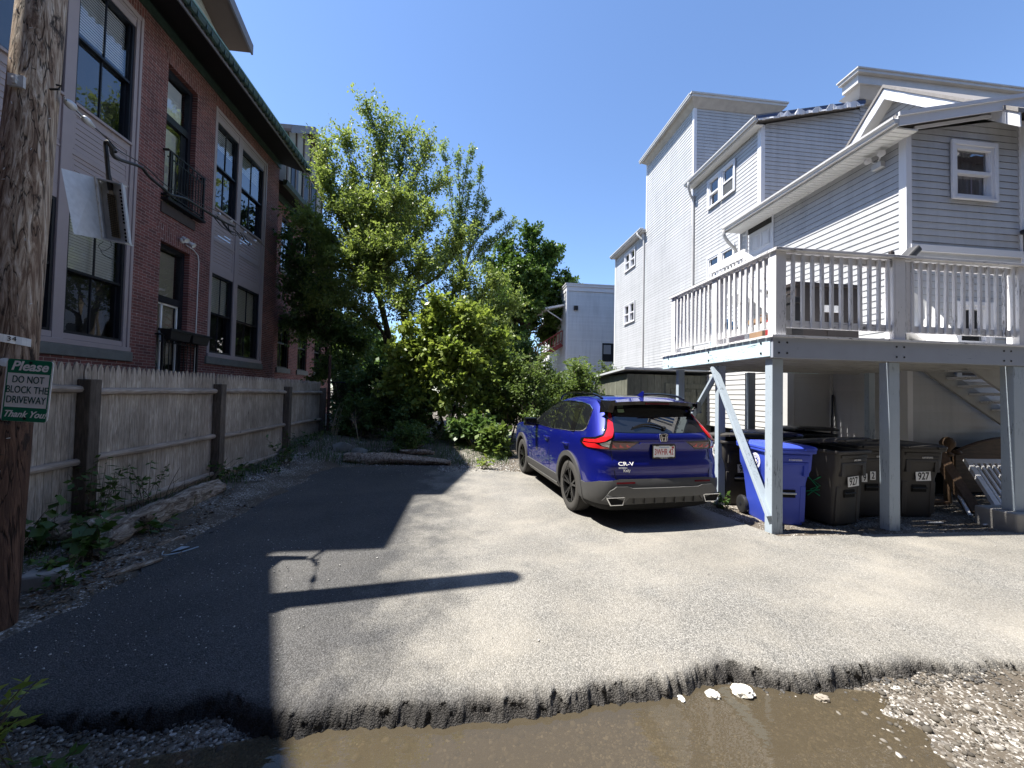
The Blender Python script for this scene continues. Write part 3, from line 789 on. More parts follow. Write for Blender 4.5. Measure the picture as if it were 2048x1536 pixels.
# room under the deck (left of the front section)
PU = Plane((6.9, 0, 0), (0, 1, 0), (-1, 0, 0)); PUf = Plane((0, 7.80, 0), (1, 0, 0), (0, -1, 0))
mb = MB()
siding(mb, PU, [(7.8, .88), (10.7, .88), (10.7, 2.34), (7.8, 2.34)], base=.88)
siding(mb, PUf, [(6.9, .88), (7.95, .88), (7.95, 2.34), (6.9, 2.34)], base=.88)
mb.build('lower_wall', MT['vinyl_dirty'], house)
mb = MB(); mb.box(6.86, 7.02, 7.76, 7.92, .86, 2.3); PUf.box(mb, 7.0, 7.95, 2.24, 2.27, 0, .03); mb.box(7.925, 7.95, 6.4, 7.8, 2.24, 2.27); mb.box(7.90, 7.95, 7.75, 7.8, .86, 2.24); mb.build_each('lower_trim', MT['vinyl_dirty'], house)
# main gable end over the front section
XG = 10.0; XGe = 9.7
PG = Plane((XG, 0, 0), (0, 1, 0), (-1, 0, 0))
apex = (8.15, 9.12)
def gz(y): return apex[1]-abs(y-apex[0])*.98
mb = MB(); siding(mb, PG, [(YFr, 5.0), (11.0, 5.0), (11.0, 6.3), (apex[0], apex[1]-.15), (YFr, gz(YFr)-.15)]); mb.build('gable_wall', V, house)
mb = MB(); mb.box(10.46, 14, YFr+.03, 11, 0, 6.9); mb.prism([(10.1, YFr+.1, 6.5), (10.1, 10, 6.5), (10.1, apex[0], 8.8)], (8, 0, 0)); mb.build('gable_core', MT['room'], house)
mb = MB(); mbs = MB(); mbr = MB()
for s in (-1, 1):
    ln = 2.3 if s < 0 else 3.1
    ya, yb = apex[0], apex[0]+s*ln
    za, zb = apex[1], apex[1]-ln*.98
    n = 14
    for i in range(n):
        f0, f1 = i/n, (i+1)/n
        y0, y1, z0, z1 = ya+(yb-ya)*f0, ya+(yb-ya)*f1, za+(zb-za)*f0, za+(zb-za)*f1
        w0 = .012*math.sin(i*2.3)+.006*math.sin(i*5.1); w1 = .012*math.sin((i+1)*2.3)+.006*math.sin((i+1)*5.1)
        mb.prism([(XGe+w0, y0, z0-.24), (XGe+w1, y1, z1-.24), (XGe, y1, z1+.02), (XGe, y0, z0+.02)], (.03, 0, 0))
        mbs.quad((XGe+.03, y0, z0-.22), (XGe+.03, y1, z1-.22), (XG, y1, z1-.22), (XG, y0, z0-.22))
    mbr.prism([(XGe-.03, ya, za+.03), (XGe-.03, yb, zb+.03), (XGe-.03, yb, zb+.11), (XGe-.03, ya, za+.11)], (9, 0, 0))
mb.build('gable_fascia', MT['trim'], house); mbs.build('gable_soffit', MT['vent_soffit'], house); mbr.build('gable_roof', MT['slate'], house)
mb = MB(); PG.box(mb, 7.98, 8.32, 7.75, 8.2, .0, .05)
for i in range(7): PG.box(mb, 8.02, 8.28, 7.8+i*.05, 7.83+i*.05, .05, .065)
mb.build('gable_vent', MT['trim'], house)
# three-storey range behind: mid, tall and far parts of the left wall
MW = [(12.02, 12.66, 8.62, 9.62), (12.80, 13.42, 8.62, 9.62), (12.02, 12.66, 5.7, 6.75), (12.80, 13.42, 5.7, 6.75), (19.85, 20.45, 8.65, 9.6), (20.55, 21.15, 8.65, 9.6), (19.85, 20.45, 5.7, 6.72), (20.55, 21.15, 5.7, 6.72)]
mb = MB()
siding(mb, PM, [(YM, .5), (YT, .5), (YT, 10.05), (YM, 10.05)], holes=MW)
siding(mb, PM, [(YT, .5), (YL, .5), (YL, 13.25), (YT, 13.25)])
siding(mb, PM, [(YL, .5), (YE, .5), (YE, 9.95), (YL, 9.95)], holes=MW)
mb.build('side_wall', V, house)
PMf = Plane((0, YM, 0), (1, 0, 0), (0, -1, 0)); PTf = Plane((0, YT, 0), (1, 0, 0), (0, -1, 0))
mb = MB()
siding(mb, PMf, [(XM, 6.0), (12.05, 6.0), (12.05, 10.85), (XM, 10.02)])
siding(mb, PTf, [(XM, 8.5), (12.2, 8.5), (12.2, 13.3), (XM, 13.3)])
siding(mb, PMf, [(12.05, 9.0), (20, 9.0), (20, 11.4), (12.05, 11.4)])
mb.build('rear_front_wall', V, house)
mb = MB(); mb.box(XM+.28, 16, YM+.05, YE-.03, 0, 9.9); mb.box(XM+.05, 12.17, YT+.05, YL-.03, 9.95, 13.2); mb.box(12.08, 20, YM+.03, 16, 9, 11.4); mb.build('rear_core', MT['room'], house)
mb = MB()
mb.box(XM-.03, XM+.10, YM-.03, YM+.12, 2, 10.0); mb.box(XM-.03, XM+.09, YT-.03, YT+.10, 8.5, 13.3); mb.box(XM-.03, XM+.05, YE-.12, YE+.03, .5, 9.95); mb.box(XM-.03, XM+.05, YL-.10, YL+.03, 9.9, 13.3)
mb.build_each('rear_corner_board', MT['trim'], house)
# mid roof (low pitch, blue sheet and torn white membrane at its front edge)
mb = MB(); mb.prism([(8.36, YM-.2, 10.06), (12.05, YM-.2, 10.92), (12.05, YM-.2, 11.0), (8.36, YM-.2, 10.16)], (0, 3.85, 0)); mb.build('mid_roof', MT['slate'], house)
mb = MB(); mb.prism([(8.40, YM-.215, 10.03), (12.0, YM-.215, 10.86), (12.0, YM-.215, 10.98), (8.40, YM-.215, 10.10)], (0, -.02, 0)); mb.build('roof_edge', MT['blue_trim'], house)
mb = MB()
n = 30
hs_ = [.05+(random.choice((.0, .02, .05, .11, .14)) if i > 5 else 0) for i in range(n+1)]
for i in range(n):
    x0, x1 = 8.42+3.5*i/n, 8.42+3.5*(i+1)/n
    b0 = 10.06+(x0-8.4)*.231-.10; b1 = 10.06+(x1-8.4)*.231-.10
    h0 = hs_[i]; h1 = hs_[i+1]
    dd = .02*math.sin(i*1.7)
    mb.prism([(x0, YM-.24+dd, b0), (x1, YM-.24+dd, b1), (x1, YM-.24, b1+h1), (x0, YM-.24, b0+h0)], (0, -.012, 0))
mb.build('torn_membrane', MT['trim'], house)
gutter(8.40, YM-.2, YT+.05, 10.0, 'mid_gutter')
downspout([(8.33, 14.2, 10.02), (8.33, 14.2, 9.85), (8.5, 14.33, 9.6), (8.64, 14.38, 9.4), (8.64, 14.38, 8.8), (8.64, 14.38, .6)])
mb = MB(); mb.box(8.42, XM, YM-.1, YT, 9.93, 9.96); mb.build('mid_soffit', MT['vent_soffit'], house)
# tall block roof: flat with deep battered fascia
mb = MB()
mb.box(8.40, 12.45, YT-.32, YL+.1, 13.42, 13.52); mb.box(8.36, 12.5, YT-.36, YL+.14, 13.52, 13.58)
mb.build('tall_roof', MT['gutter'], house)
mb = MB()
def batter(mb, x0, x1, y0, y1, z0, z1, ins):
    vs = [(x0+ins, y0+ins, z0), (x1-ins, y0+ins, z0), (x1-ins, y1-ins, z0), (x0+ins, y1-ins, z0), (x0, y0, z1), (x1, y0, z1), (x1, y1, z1), (x0, y1, z1)]
    mb.add(vs, [(0, 3, 2, 1), (0, 1, 5, 4), (1, 2, 6, 5), (2, 3, 7, 6), (3, 0, 4, 7), (4, 5, 6, 7)])
batter(mb, 8.42, 12.43, YT-.30, YL+.08, 13.18, 13.42, .26)
mb.build('tall_soffit', M_plain('stained_soffit', (.38, .37, .35), .7, .3, 4), house)
mb = MB(); gutter(8.36, YT-.3, YL+.1, 13.42, 'tall_gutter', .6)
# upper box with parapet
mb = MB()
mb.box(11.4, 20, YM-.55, YM+.1, 11.55, 11.64); mb.box(11.36, 20, YM-.58, YM+.13, 11.64, 11.68)
mb.build('box_roof', MT['gutter'], house)
mb = MB(); batter(mb, 11.5, 20, YM-.45, YM+.06, 11.28, 11.55, .0); batter(mb, 11.62, 20, YM-.40, YM+.3, 11.02, 11.28, .2); mb.build('box_cornice', MT['gutter'], house)
gutter(8.45, YL-.1, YE+.1, 9.98, 'far_gutter')
mb = MB(); mb.box(8.45, XM, YL, YE, 9.92, 9.95); mb.prism([(8.4, YL, 10.06), (12, YL, 10.5), (12, YL, 10.4), (8.4, YL, 9.97)], (0, YE-YL+.1, 0)); mb.build('far_roof', MT['gutter'], house)
downspout([(8.38, YL+.35, 10.0), (8.38, YL+.3, 9.85), (8.55, YL+.2, 9.6), (8.64, YL+.15, 9.4), (8.64, YL+.15, .6)])
for (a, b, z0, z1) in MW:
    sash_window(house, PM, a, b, z0, z1, MT['trim'], .035, .06, False, trim=.06, trim_mat=MT['trim'], glass=MT['glass_dark'], depth=.22, screen=(b < 13))
# outside landing and steps up to the door
mb = MB()
mb.box(7.0, 7.92, 9.3, 10.75, 4.42, 4.5)
mb.beam((7.05, 9.25, 4.45), (7.05, 7.0, 2.6), .05, .24); mb.beam((7.85, 9.25, 4.45), (7.85, 7.0, 2.6), .05, .24)
for i in range(8):
    f = (i+.5)/8; mb.box(7.07, 7.83, 9.25-2.25*f-.13, 9.25-2.25*f+.13, 4.47-1.85*f-.02, 4.47-1.85*f+.02)
for (x, y) in ((7.03, 9.3), (7.03, 10.7)): mb.box(x-.045, x+.045, y-.045, y+.045, 2.45, 5.5)
mb.box(6.98, 7.06, 9.3, 10.75, 5.30, 5.52); mb.beam((7.0, 9.3, 5.36), (7.0, 7.0, 3.5), .05, .14); mb.box(6.97, 7.05, 6.95, 7.05, 2.45, 3.5)
for i in range(9): y = 9.42+i*.14; mb.box(7.0, 7.03, y, y+.05, 4.5, 5.3)
mb.build('outside_steps', MT['white_peel'], house)
# ================================================================== FAR WHITE BUILDING with red stairs
fb = thing('flat_roofed_building', 'distant white sided building with flat roof and dark red outside stair', 'building', (7.06, 27.9, 0))
P1 = Plane((0, 27.9, 0), (1, 0, 0), (0, -1, 0)); P2 = Plane((7.06, 0, 0), (0, 1, 0), (-1, 0, 0))
mb = MB(); siding(mb, P1, [(7.06, -.5), (16, -.5), (16, 9.35), (7.06, 9.35)], .127, .03); siding(mb, P2, [(27.9, -.5), (31, -.5), (31, 9.0), (27.9, 9.35)], .127, .03)
mb.box(7.1, 16, 27.95, 38, 0, 9.2); mb.build('wall', M_vinyl('bright_white_siding', (.66, .67, .68)), fb)
mb = MB(); mb.box(6.95, 16, 27.75, 38, 9.62, 9.78); mb.box(6.9, 16, 27.70, 38, 9.78, 9.84); mb.box(7.0, 16, 27.82, 31.5, 9.3, 9.62); mb.build('cornice', MT['trim'], fb)
mb = MB(); mb.box(7.0, 7.14, 27.84, 27.98, -.5, 9.3); mb.build_each('corner_board', MT['trim'], fb)
mb = MB(); P1.box(mb, 9.75, 11.2, 4.2, 5.55, .0, .03); P1.box(mb, 7.55, 7.85, 7.9, 8.2, .0, .14); w = mb.build('window', MT['dark_frame'], fb)
mb = MB(); P1.box(mb, 9.85, 10.4, 4.75, 5.42, .032, .036); mb.build('blind', M_plain('grey_blind', (.22, .24, .27), .3), w)
mb = MB(); mb.prism([(7.0, 28.6, 8.35), (5.5, 28.3, 7.95), (5.3, 31, 7.95), (7.0, 31, 8.35)], (0, 0, .14)); mb.beam((6.9, 28.8, 7.3), (5.7, 28.6, 7.95), .06, .06); mb.beam((6.9, 30.5, 7.3), (5.7, 30.5, 7.95), .06, .06); mb.build('canopy', MT['trim'], fb)
mb = MB()
for y in (29.0, 30.2):
    mb.beam((7.0, y, 5.5), (3.6, y, 3.3), .08, .30); mb.beam((7.0, y, 6.55), (3.6, y, 4.35), .07, .09); mb.beam((7.0, y, 5.8), (3.6, y, 3.6), .05, .06)
for i in range(16):
    f = i/15; x = 7.0-3.4*f; z = 5.65-2.2*f
    mb.box(x-.025, x+.025, 28.97, 29.03, z, z+.9)
for i in range(10): f = (i+.5)/10; mb.box(7.0-3.4*f-.16, 7.0-3.4*f+.16, 29.05, 30.15, 5.52-2.2*f, 5.57-2.2*f)
for i in range(12): mb.box(4.7+i*.19, 4.74+i*.19, 28.6, 28.64, 1.9, 2.9)
mb.box(4.6, 7.0, 28.58, 28.66, 2.88, 2.97); mb.box(4.5, 7.0, 28.5, 30.4, 1.6, 1.75); mb.box(4.5, 7.0, 28.45, 28.55, 1.5, 1.9)
for x in (4.7, 6.9): mb.box(x-.06, x+.06, 28.5, 28.62, -.3, 1.7)
mb.build('stair', MT['red_wood'], fb)
# ================================================================== SHED
shed = thing('garden_shed', 'low weathered grey green wooden shed behind the car', 'shed', (6.3, 12, 0))
SX0, SX1, SY0, SY1, SH = 4.5, 8.0, 10.7, 13.6, 2.30
Sf = Plane((0, SY0, 0), (1, 0, 0), (0, -1, 0)); Sl = Plane((SX0, 0, 0), (0, 1, 0), (-1, 0, 0))
mb = MB()
x = SX0
while x < SX1-.01:
    w_ = min(.2, SX1-x); Sf.box(mb, x+.004, x+w_-.004, 0, SH, -.03, random.uniform(-.003, .003)); x += w_
y = SY0+.02
while y < SY1-.01:
    w_ = min(.2, SY1-y); Sl.box(mb, y+.004, y+w_-.004, 0, SH, -.03, random.uniform(-.003, .003)); y += w_
mb.box(SX0+.03, SX1, SY0+.03, SY1, 0, SH-.05); mb.build('wall', MT['shed'], shed)
mb = MB(); Sf.box(mb, 5.62, 7.5, 1.92, 2.06, .004, .03); Sf.box(mb, 5.62, 5.76, 0, 1.92, .004, .03); Sf.box(mb, 7.36, 7.5, 0, 1.92, .004, .03)
Sf.box(mb, SX0-.02, SX0+.1, 0, SH, .004, .025); mb.build('door_frame', MT['shed'], shed)
for (a, b) in ((5.77, 6.55), (6.57, 7.35)):
    mb = MB(); n = 5
    for i in range(n): u = a+(b-a)*i/n; Sf.box(mb, u+.004, u+(b-a)/n-.004, .05, 1.9, .004, .022)
    for z in (.25, .95, 1.72): Sf.box(mb, a+.02, b-.02, z, z+.10, .022, .042)
    Sf.prism(mb, [(a+.05, .35), (a+.15, .35), (b-.05, .95), (b-.15, .95)], .022, .04)
    mb.build('door', MT['shed'], shed)
mb = MB(); mb.prism([(SX0-.14, SY0-.12, 2.42), (SX0-.14, SY1+.15, 2.27), (SX0-.14, SY1+.15, 2.33), (SX0-.14, SY0-.12, 2.48)], (3.7, 0, 0)); mb.build('roof', MT['galv'], shed)

# ================================================================== UNSEEN HOUSE BEHIND THE CAMERA (added to block sky light and fill reflections)
alley = thing('sky_blocker_house', 'unseen tan house added behind the camera to block sky light, with white slatted porch', 'house', (2, -5, 0))
mb = MB(); mb.box(-30, 32, -16, -5.0, -.3, 14.5); mb.build('wall', M_plain('tan_clapboard', (.16, .135, .115), .8, .12, 2), alley)  # height and dark colour set to cut light on walls facing the camera
mb = MB(); mb.prism([(-30.5, -16.5, 14.4), (-30.5, -4.5, 14.4), (-30.5, -10, 17.5)], (63, 0, 0)); mb.build('roof', MT['slate'], alley)
mb = MB()
for i in range(9): mb.box(2.5, 5.5, -4.7, -4.6, 2.3+i*.13, 2.37+i*.13)
for x in (2.5, 4.0, 5.44): mb.box(x, x+.06, -4.78, -4.7, -.2, 4.4)
mb.build('porch_slats', MT['trim'], alley)
mb = MB()
for x in (-10, -6, -2, 8, 12):
    for z in (1.2, 5): mb.box(x, x+1.2, -5.0, -4.96, z, z+1.9)
mb.build('window', MT['dark_frame'], alley)
# ================================================================== GROUND, DRIVEWAY, PUDDLE
def lerp_tab(x, tab):
    xs, ys = zip(*tab); return np.interp(x, xs, ys)
def vnoise(x, y, s, seed=0):
    """Cheap smooth value noise on arrays."""
    r_ = np.random.default_rng(seed); T = r_.random((64, 64))
    X, Y = np.asarray(x)*s, np.asarray(y)*s
    xi, yi = np.floor(X).astype(int), np.floor(Y).astype(int)
    fx, fy = X-xi, Y-yi
    fx, fy = fx*fx*(3-2*fx), fy*fy*(3-2*fy)
    g = lambda a, b: T[a % 64, b % 64]
    return (g(xi, yi)*(1-fx)+g(xi+1, yi)*fx)*(1-fy)+(g(xi, yi+1)*(1-fx)+g(xi+1, yi+1)*fx)*fy
EDGE = [(-3.4, 2.2), (-2.14, 2.14), (-1.73, 2.15), (-1.45, 2.17), (-1.25, 2.22), (-1.0, 2.10), (-.87, 2.07), (-.5, 2.10), (-.18, 2.09), (.0, 2.07), (.21, 2.07), (.45, 2.10), (.70, 2.11), (1.05, 2.13), (1.4, 2.19), (1.66, 2.24), (1.85, 2.16), (2.09, 2.10), (2.4, 2.15), (2.67, 2.16), (3.0, 2.12), (3.45, 2.09), (5, 2.05), (12, 2.0)]
def edge_y(x):
    return lerp_tab(x, EDGE)*1.048+(vnoise(x, 0*x, 9, 1)-.5)*.035+(vnoise(x, 0*x+3, 30, 2)-.5)*.022
LEFT = [(2.0, -2.95), (3.0, -2.88), (3.6, -2.85), (4.25, -2.92), (5.4, -3.2), (6.56, -3.5), (7.7, -3.42), (8.84, -3.0)]
BACK = [(-3.6, 8.7), (-3.0, 8.84), (-2.0, 9.0), (-.6, 9.1), (0, 8.75), (.6, 8.45), (1.2, 8.32), (4, 8.3)]
def ground_h(x, y):
    x, y = np.asarray(x, float), np.asarray(y, float)
    sm = lambda a, b, t: np.clip((t-a)/(b-a), 0, 1)**2*(3-2*np.clip((t-a)/(b-a), 0, 1))
    alley = -.095-.05*np.exp(-((x-.4)/1.9)**2-((y-1.85)/.55)**2)+.05*sm(2.2, 3.4, x)+.05*(1-sm(-2.3, -1.3, x))
    yard = -.05+.065*(1-sm(-3.05, -2.75, x+.12*(vnoise(x, y, 3, 5)-.5)+(.0)))
    ey = edge_y(x); h = alley+(yard-alley)*np.clip((y-ey-.06)/.2, 0, 1)
    mound = .30*sm(8.9, 10.6, y)*sm(2.0, -.5, x) if False else .30*sm(8.95, 10.8, y)*(1-.6*sm(-.2, 1.6, x))
    h = h+mound*(y > 8.5)+(.045)*sm(8.25, 8.7, y)
    h = h+.037*sm(3.55, 3.8, x)*sm(4.3, 4.45, y)*(y < 30)
    strip = (1-sm(-3.6, -3.0, x))*sm(3.6, 4.6, y)*.06
    h = h+strip
    near = np.exp(-(x*x+(y-5)**2)/400)
    return h+((vnoise(x, y, 2.2, 7)-.5)*.035+(vnoise(x, y, 7, 8)-.5)*.022+(vnoise(x, y, 26, 9)-.5)*.012)*near
xs = np.concatenate([-np.geomspace(900, 9, 22), np.arange(-8, 10.01, .06), np.geomspace(11, 900, 22)])
ys = np.concatenate([-np.geomspace(600, 1.2, 16), np.arange(-1, 1.2, .2), np.arange(1.25, 2.5, .03), np.arange(2.55, 13, .1), np.geomspace(13.2, 1500, 40)])
GX, GY = np.meshgrid(xs, ys)
GZ = ground_h(GX, GY)
nx, ny = len(xs), len(ys)
idx = np.arange(nx*ny).reshape(ny, nx)
Fq = np.stack([idx[:-1, :-1], idx[:-1, 1:], idx[1:, 1:], idx[1:, :-1]], -1).reshape(-1, 4)
t = NT('dirt_and_gravel')
v = t.coord(); vo = t.n('ShaderNodeTexVoronoi'); vo.inputs['Scale'].default_value = 75; t.l(v, vo.inputs['Vector'])
vo2 = t.n('ShaderNodeTexVoronoi'); vo2.inputs['Scale'].default_value = 95; t.l(v, vo2.inputs['Vector'])
sep = t.n('ShaderNodeSeparateColor'); t.l(vo.outputs['Color'], sep.inputs[0])
stone = t.ramp(sep.outputs[0], [(0, (.10, .09, .08)), (.45, (.17, .155, .135)), (.8, (.30, .28, .25)), (1, (.5, .48, .45))])
dirt = t.mix(t.noise(v, 6, 5), (.06, .05, .039), (.115, .097, .075))
k = t.ramp(t.math('ADD', t.noise(v, 1.6, 4), t.math('MULTIPLY', sep.outputs[1], .35)), [(.70, 0), (.80, 1)])
colr = t.mix(k, dirt, stone)
hgt = t.math('ADD', t.math('MULTIPLY', vo.outputs['Distance'], -.8), t.math('MULTIPLY', vo2.outputs['Distance'], -.4))
MT['ground'] = t.fin(colr, .9, t.bump(hgt, .7, .008), .25)
ground = np_mesh('ground', np.stack([GX, GY, GZ], -1).reshape(-1, 3), Fq, MT['ground'], smooth=True); ground['kind'] = 'structure'
# asphalt slab with a broken front lip
t = NT('old_asphalt'); v = t.coord()
vo = t.n('ShaderNodeTexVoronoi'); vo.inputs['Scale'].default_value = 125; t.l(v, vo.inputs['Vector'])
sep = t.n('ShaderNodeSeparateColor'); t.l(vo.outputs['Color'], sep.inputs[0])
agg = t.ramp(sep.outputs[0], [(0, (.15, .145, .135)), (.3, (.215, .21, .195)), (.7, (.285, .277, .255)), (1, (.40, .385, .36))])
seam = t.ramp(vo.outputs['Distance'], [(.2, 1.0), (.75, .42)])
base = t.mix(1.0, agg, seam, 'MULTIPLY')
big = t.noise(v, .55, 5, .6); mid = t.noise(v, 2.6, 5, .6)
dust = t.ramp(t.math('ADD', t.math('MULTIPLY', big, .7), t.math('MULTIPLY', mid, .4)), [(.42, 0.0), (.66, 1.0)])
# pale dusty wheel tracks sweeping across the apron
trk = t.n('ShaderNodeTexWave'); trk.wave_type = 'BANDS'; trk.bands_direction = 'Y'; trk.inputs['Scale'].default_value = .34; trk.inputs['Distortion'].default_value = 2.6; trk.inputs['Detail'].default_value = 2; trk.inputs['Detail Scale'].default_value = .5
t.l(t.coord(rot=(0, 0, R(-24))), trk.inputs['Vector'])
dust2 = t.math('MULTIPLY', dust, t.ramp(trk.outputs['Fac'], [(.2, .65), (.8, 1.0)]))
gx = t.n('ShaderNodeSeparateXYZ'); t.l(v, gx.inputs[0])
lit_side = t.ramp(t.math('ADD', t.math('MULTIPLY', gx.outputs['X'], .22), t.math('MULTIPLY', mid, .35)), [(-.0, .0), (.22, 1.0)])   # fence side painted darker and less dusty to deepen the building's shade
base = t.mix(lit_side, t.mix(1.0, base, (.36, .37, .40), 'MULTIPLY'), base)
dust2 = t.math('MULTIPLY', dust2, t.math('ADD', t.math('MULTIPLY', lit_side, .85), .15))
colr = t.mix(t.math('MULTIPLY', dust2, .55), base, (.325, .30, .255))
colr = t.mix(1.0, colr, t.ramp(t.noise(v, .9, 3, .5), [(.3, .84), (.7, 1.08)]), 'MULTIPLY')
at = t.n('ShaderNodeAttribute', attribute_name='lip')
colr = t.mix(at.outputs['Fac'], colr, t.mix(1.0, base, (.22, .21, .21), 'MULTIPLY'))
fine = t.noise(v, 160, 3)
hgt = t.math('ADD', t.math('MULTIPLY', vo.outputs['Distance'], -1.0), t.math('MULTIPLY', fine, .3))
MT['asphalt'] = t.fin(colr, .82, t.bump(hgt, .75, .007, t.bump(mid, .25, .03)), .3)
def slab_part(y_of, nu, nv, x0f, x1f, front):
    V_, F_, L_ = [], [], []
    rows = []
    if front:
        rows = [(-.075, -.14, 1), (-.05, -.105, 1), (-.032, -.078, 1), (-.016, -.052, .95), (.0, -.030, .75), (.015, -.014, .5), (.035, -.006, .3), (.065, -.003, .14), (.10, -.001, .04), (.17, -.001, .0)]
    vs = np.linspace(0, 1, nv)**1.25
    grid = []
    for (dy, z, l) in rows:
        x = np.linspace(x0f(2.1), x1f(2.1), nu); y = edge_y(x)+dy
        jit = (vnoise(x, 0*x+dy*50, 24, 11)-.5)
        cell = np.floor(x*15+2.2*vnoise(x, 0*x, 4, 31)*3).astype(int); chunk = (np.random.default_rng(5).random(4096)[cell % 4096]-.5)*.55+(np.random.default_rng(int(900+dy*1000)).random(4096)[np.floor(x*26+dy*37).astype(int) % 4096]-.5)*.75
        k_ = 1.0 if z < -.02 else .35
        right_fade = 1-.75*np.clip((x-2.9)/1.2, 0, 1)
        hf = (vnoise(x, 0*x+dy*70, 95, 41)-.5)*.011+(vnoise(x, 0*x+dy*130, 210, 42)-.5)*.008
        zz = (z+hf*.55*k_*(z < -.005)+jit*.03*k_+chunk*.010*k_*(z < -.005)*(z > -.12))*right_fade
        yy = y+hf*k_*(z < -.005)+chunk*.028*k_*(z > -.15)+jit*.025*k_+(vnoise(x, 0*x+dy*90, 60, 12)-.5)*.02*k_
        lw = np.clip(l*right_fade+(vnoise(x, 0*x, 5, 13)-.5)*.5*(l > .1)*(l < .99), 0, 1)
        grid.append((x, yy, zz, lw))
    for q in vs:
        x_probe = None
        ys_ = np.full(nu, 0.0)
        if front:
            xx = np.linspace(x0f(2.1), x1f(2.1), nu); f0 = edge_y(xx)+.25; y = f0+(y_of[1]-f0)*q
            x = np.array([x0f(a)+(x1f(a)-x0f(a))*i/(nu-1) for i, a in enumerate(y)]); 
        else:
            u = np.linspace(0, 1, nu)
            y = y_of[0]+(lerp_tab(x0f(8)+(x1f(8)-x0f(8))*u, BACK)-y_of[0])*q
            x = np.array([x0f(a)+(x1f(a)-x0f(a))*b for a, b in zip(y, u)])
        z = (vnoise(x, y, .8, 14)-.5)*.012*np.clip((y-2.5)/1, 0, 1)
        grid.append((x, y, z, np.zeros(nu)))
    X_ = np.array([g[0] for g in grid]); Y_ = np.array([g[1] for g in grid]); Z_ = np.array([g[2] for g in grid]); LW = np.array([g[3] for g in grid])
    return X_, Y_, Z_, LW
lx = lambda y: float(lerp_tab(y, LEFT)+(vnoise(np.array([y]), np.array([0.]), 6, 15)[0]-.5)*.12)
A = slab_part((2.1, 4.40), 1500, 44, lx, lambda y: 9.6, True)
B = slab_part((4.40, 9.0), 150, 46, lx, lambda y: float(np.interp(y, [4.4, 4.9, 5.7, 8.3], [3.78, 3.66, 3.55, 3.2])), False)
Vs, Fs, Ls, off = [], [], [], 0
for (X_, Y_, Z_, LW) in (A, B):
    n_r, n_c = X_.shape
    Vs.append(np.stack([X_, Y_, Z_], -1).reshape(-1, 3)); Ls.append(LW.ravel())
    id_ = np.arange(n_r*n_c).reshape(n_r, n_c)+off; off += n_r*n_c
    Fs.append(np.stack([id_[:-1, :-1], id_[:-1, 1:], id_[1:, 1:], id_[1:, :-1]], -1).reshape(-1, 4))
    # skirt along left and back so the slab has thickness
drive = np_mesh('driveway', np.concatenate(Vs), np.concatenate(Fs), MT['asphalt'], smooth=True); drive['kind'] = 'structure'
a_ = drive.data.attributes.new('lip', 'FLOAT', 'POINT'); a_.data.foreach_set('value', np.concatenate(Ls).astype(np.float32))
# puddle
t = NT('muddy_water'); nt = t.t
df = t.n('ShaderNodeBsdfTransparent'); df.inputs[0].default_value = (.62, .55, .43, 1)
mud = t.n('ShaderNodeBsdfDiffuse'); mud.inputs[0].default_value = (.085, .070, .047, 1)
m0 = t.n('ShaderNodeMixShader'); m0.inputs[0].default_value = .6; t.l(df.outputs[0], m0.inputs[1]); t.l(mud.outputs[0], m0.inputs[2])
gl = t.n('ShaderNodeBsdfGlossy'); gl.inputs['Roughness'].default_value = .015
nm = t.bump(t.noise(t.coord(scale=(1, 2.2, 1)), 9, 2), .035, .02); t.l(nm, gl.inputs['Normal'])
fr = t.n('ShaderNodeFresnel'); fr.inputs['IOR'].default_value = 1.45; t.l(nm, fr.inputs['Normal'])
m1 = t.n('ShaderNodeMixShader'); t.l(fr.outputs[0], m1.inputs[0]); t.l(m0.outputs[0], m1.inputs[1]); t.l(gl.outputs[0], m1.inputs[2]); t.l(m1.outputs[0], t.out.inputs[0]); nt.nodes.remove(t.b)
mb = MB(); n = 60
rim = []
for i in range(n):
    a = 2*math.pi*i/n
    rim.append((.55+2.45*math.cos(a)*(1+.1*math.sin(3*a)+.06*math.sin(7*a+1)+.04*math.sin(13*a)), 1.62+.74*math.sin(a)*(1+.1*math.sin(2*a+1)), -.096))
mb.add(rim, [tuple(range(n))]); wtr = mb.build('puddle_water', t.mat); wtr['kind'] = 'structure'
# loose stones
def stones(name, label, n, pos, rmin, rmax, mat, sub=1, kind='stuff', sink=.25):
    """pos(i) -> x, y. One 'stuff' object of uncountable stones."""
    V0, F0 = ICO[sub]; V0 = np.array(V0); F0 = np.array(F0)
    P_ = np.array([pos() for _ in range(n)])
    r_ = rmin+(rmax-rmin)*rng.random(n)**2.2
    h = HGT(P_[:, 0], P_[:, 1])
    ang = rng.random(n)*6.28; sq = .55+.5*rng.random((n, 3)); sq[:, 2] *= .65
    W = V0[None]*(1+.25*(rng.random((n, len(V0), 1))-.5))*sq[:, None, :]*r_[:, None, None]
    c_, s_ = np.cos(ang)[:, None], np.sin(ang)[:, None]
    X_ = W[..., 0]*c_-W[..., 1]*s_+P_[:, :1]; Y_ = W[..., 0]*s_+W[..., 1]*c_+P_[:, 1:2]
    Z_ = W[..., 2]+(h+r_*sq[:, 2]*(1-2*sink))[:, None]
    VV = np.stack([X_, Y_, Z_], -1).reshape(-1, 3)
    FF = (F0[None]+np.arange(n)[:, None, None]*len(V0)).reshape(-1, 3)
    o = np_mesh(name, VV, FF, mat); return tag(o, label, 'stones', kind=kind)
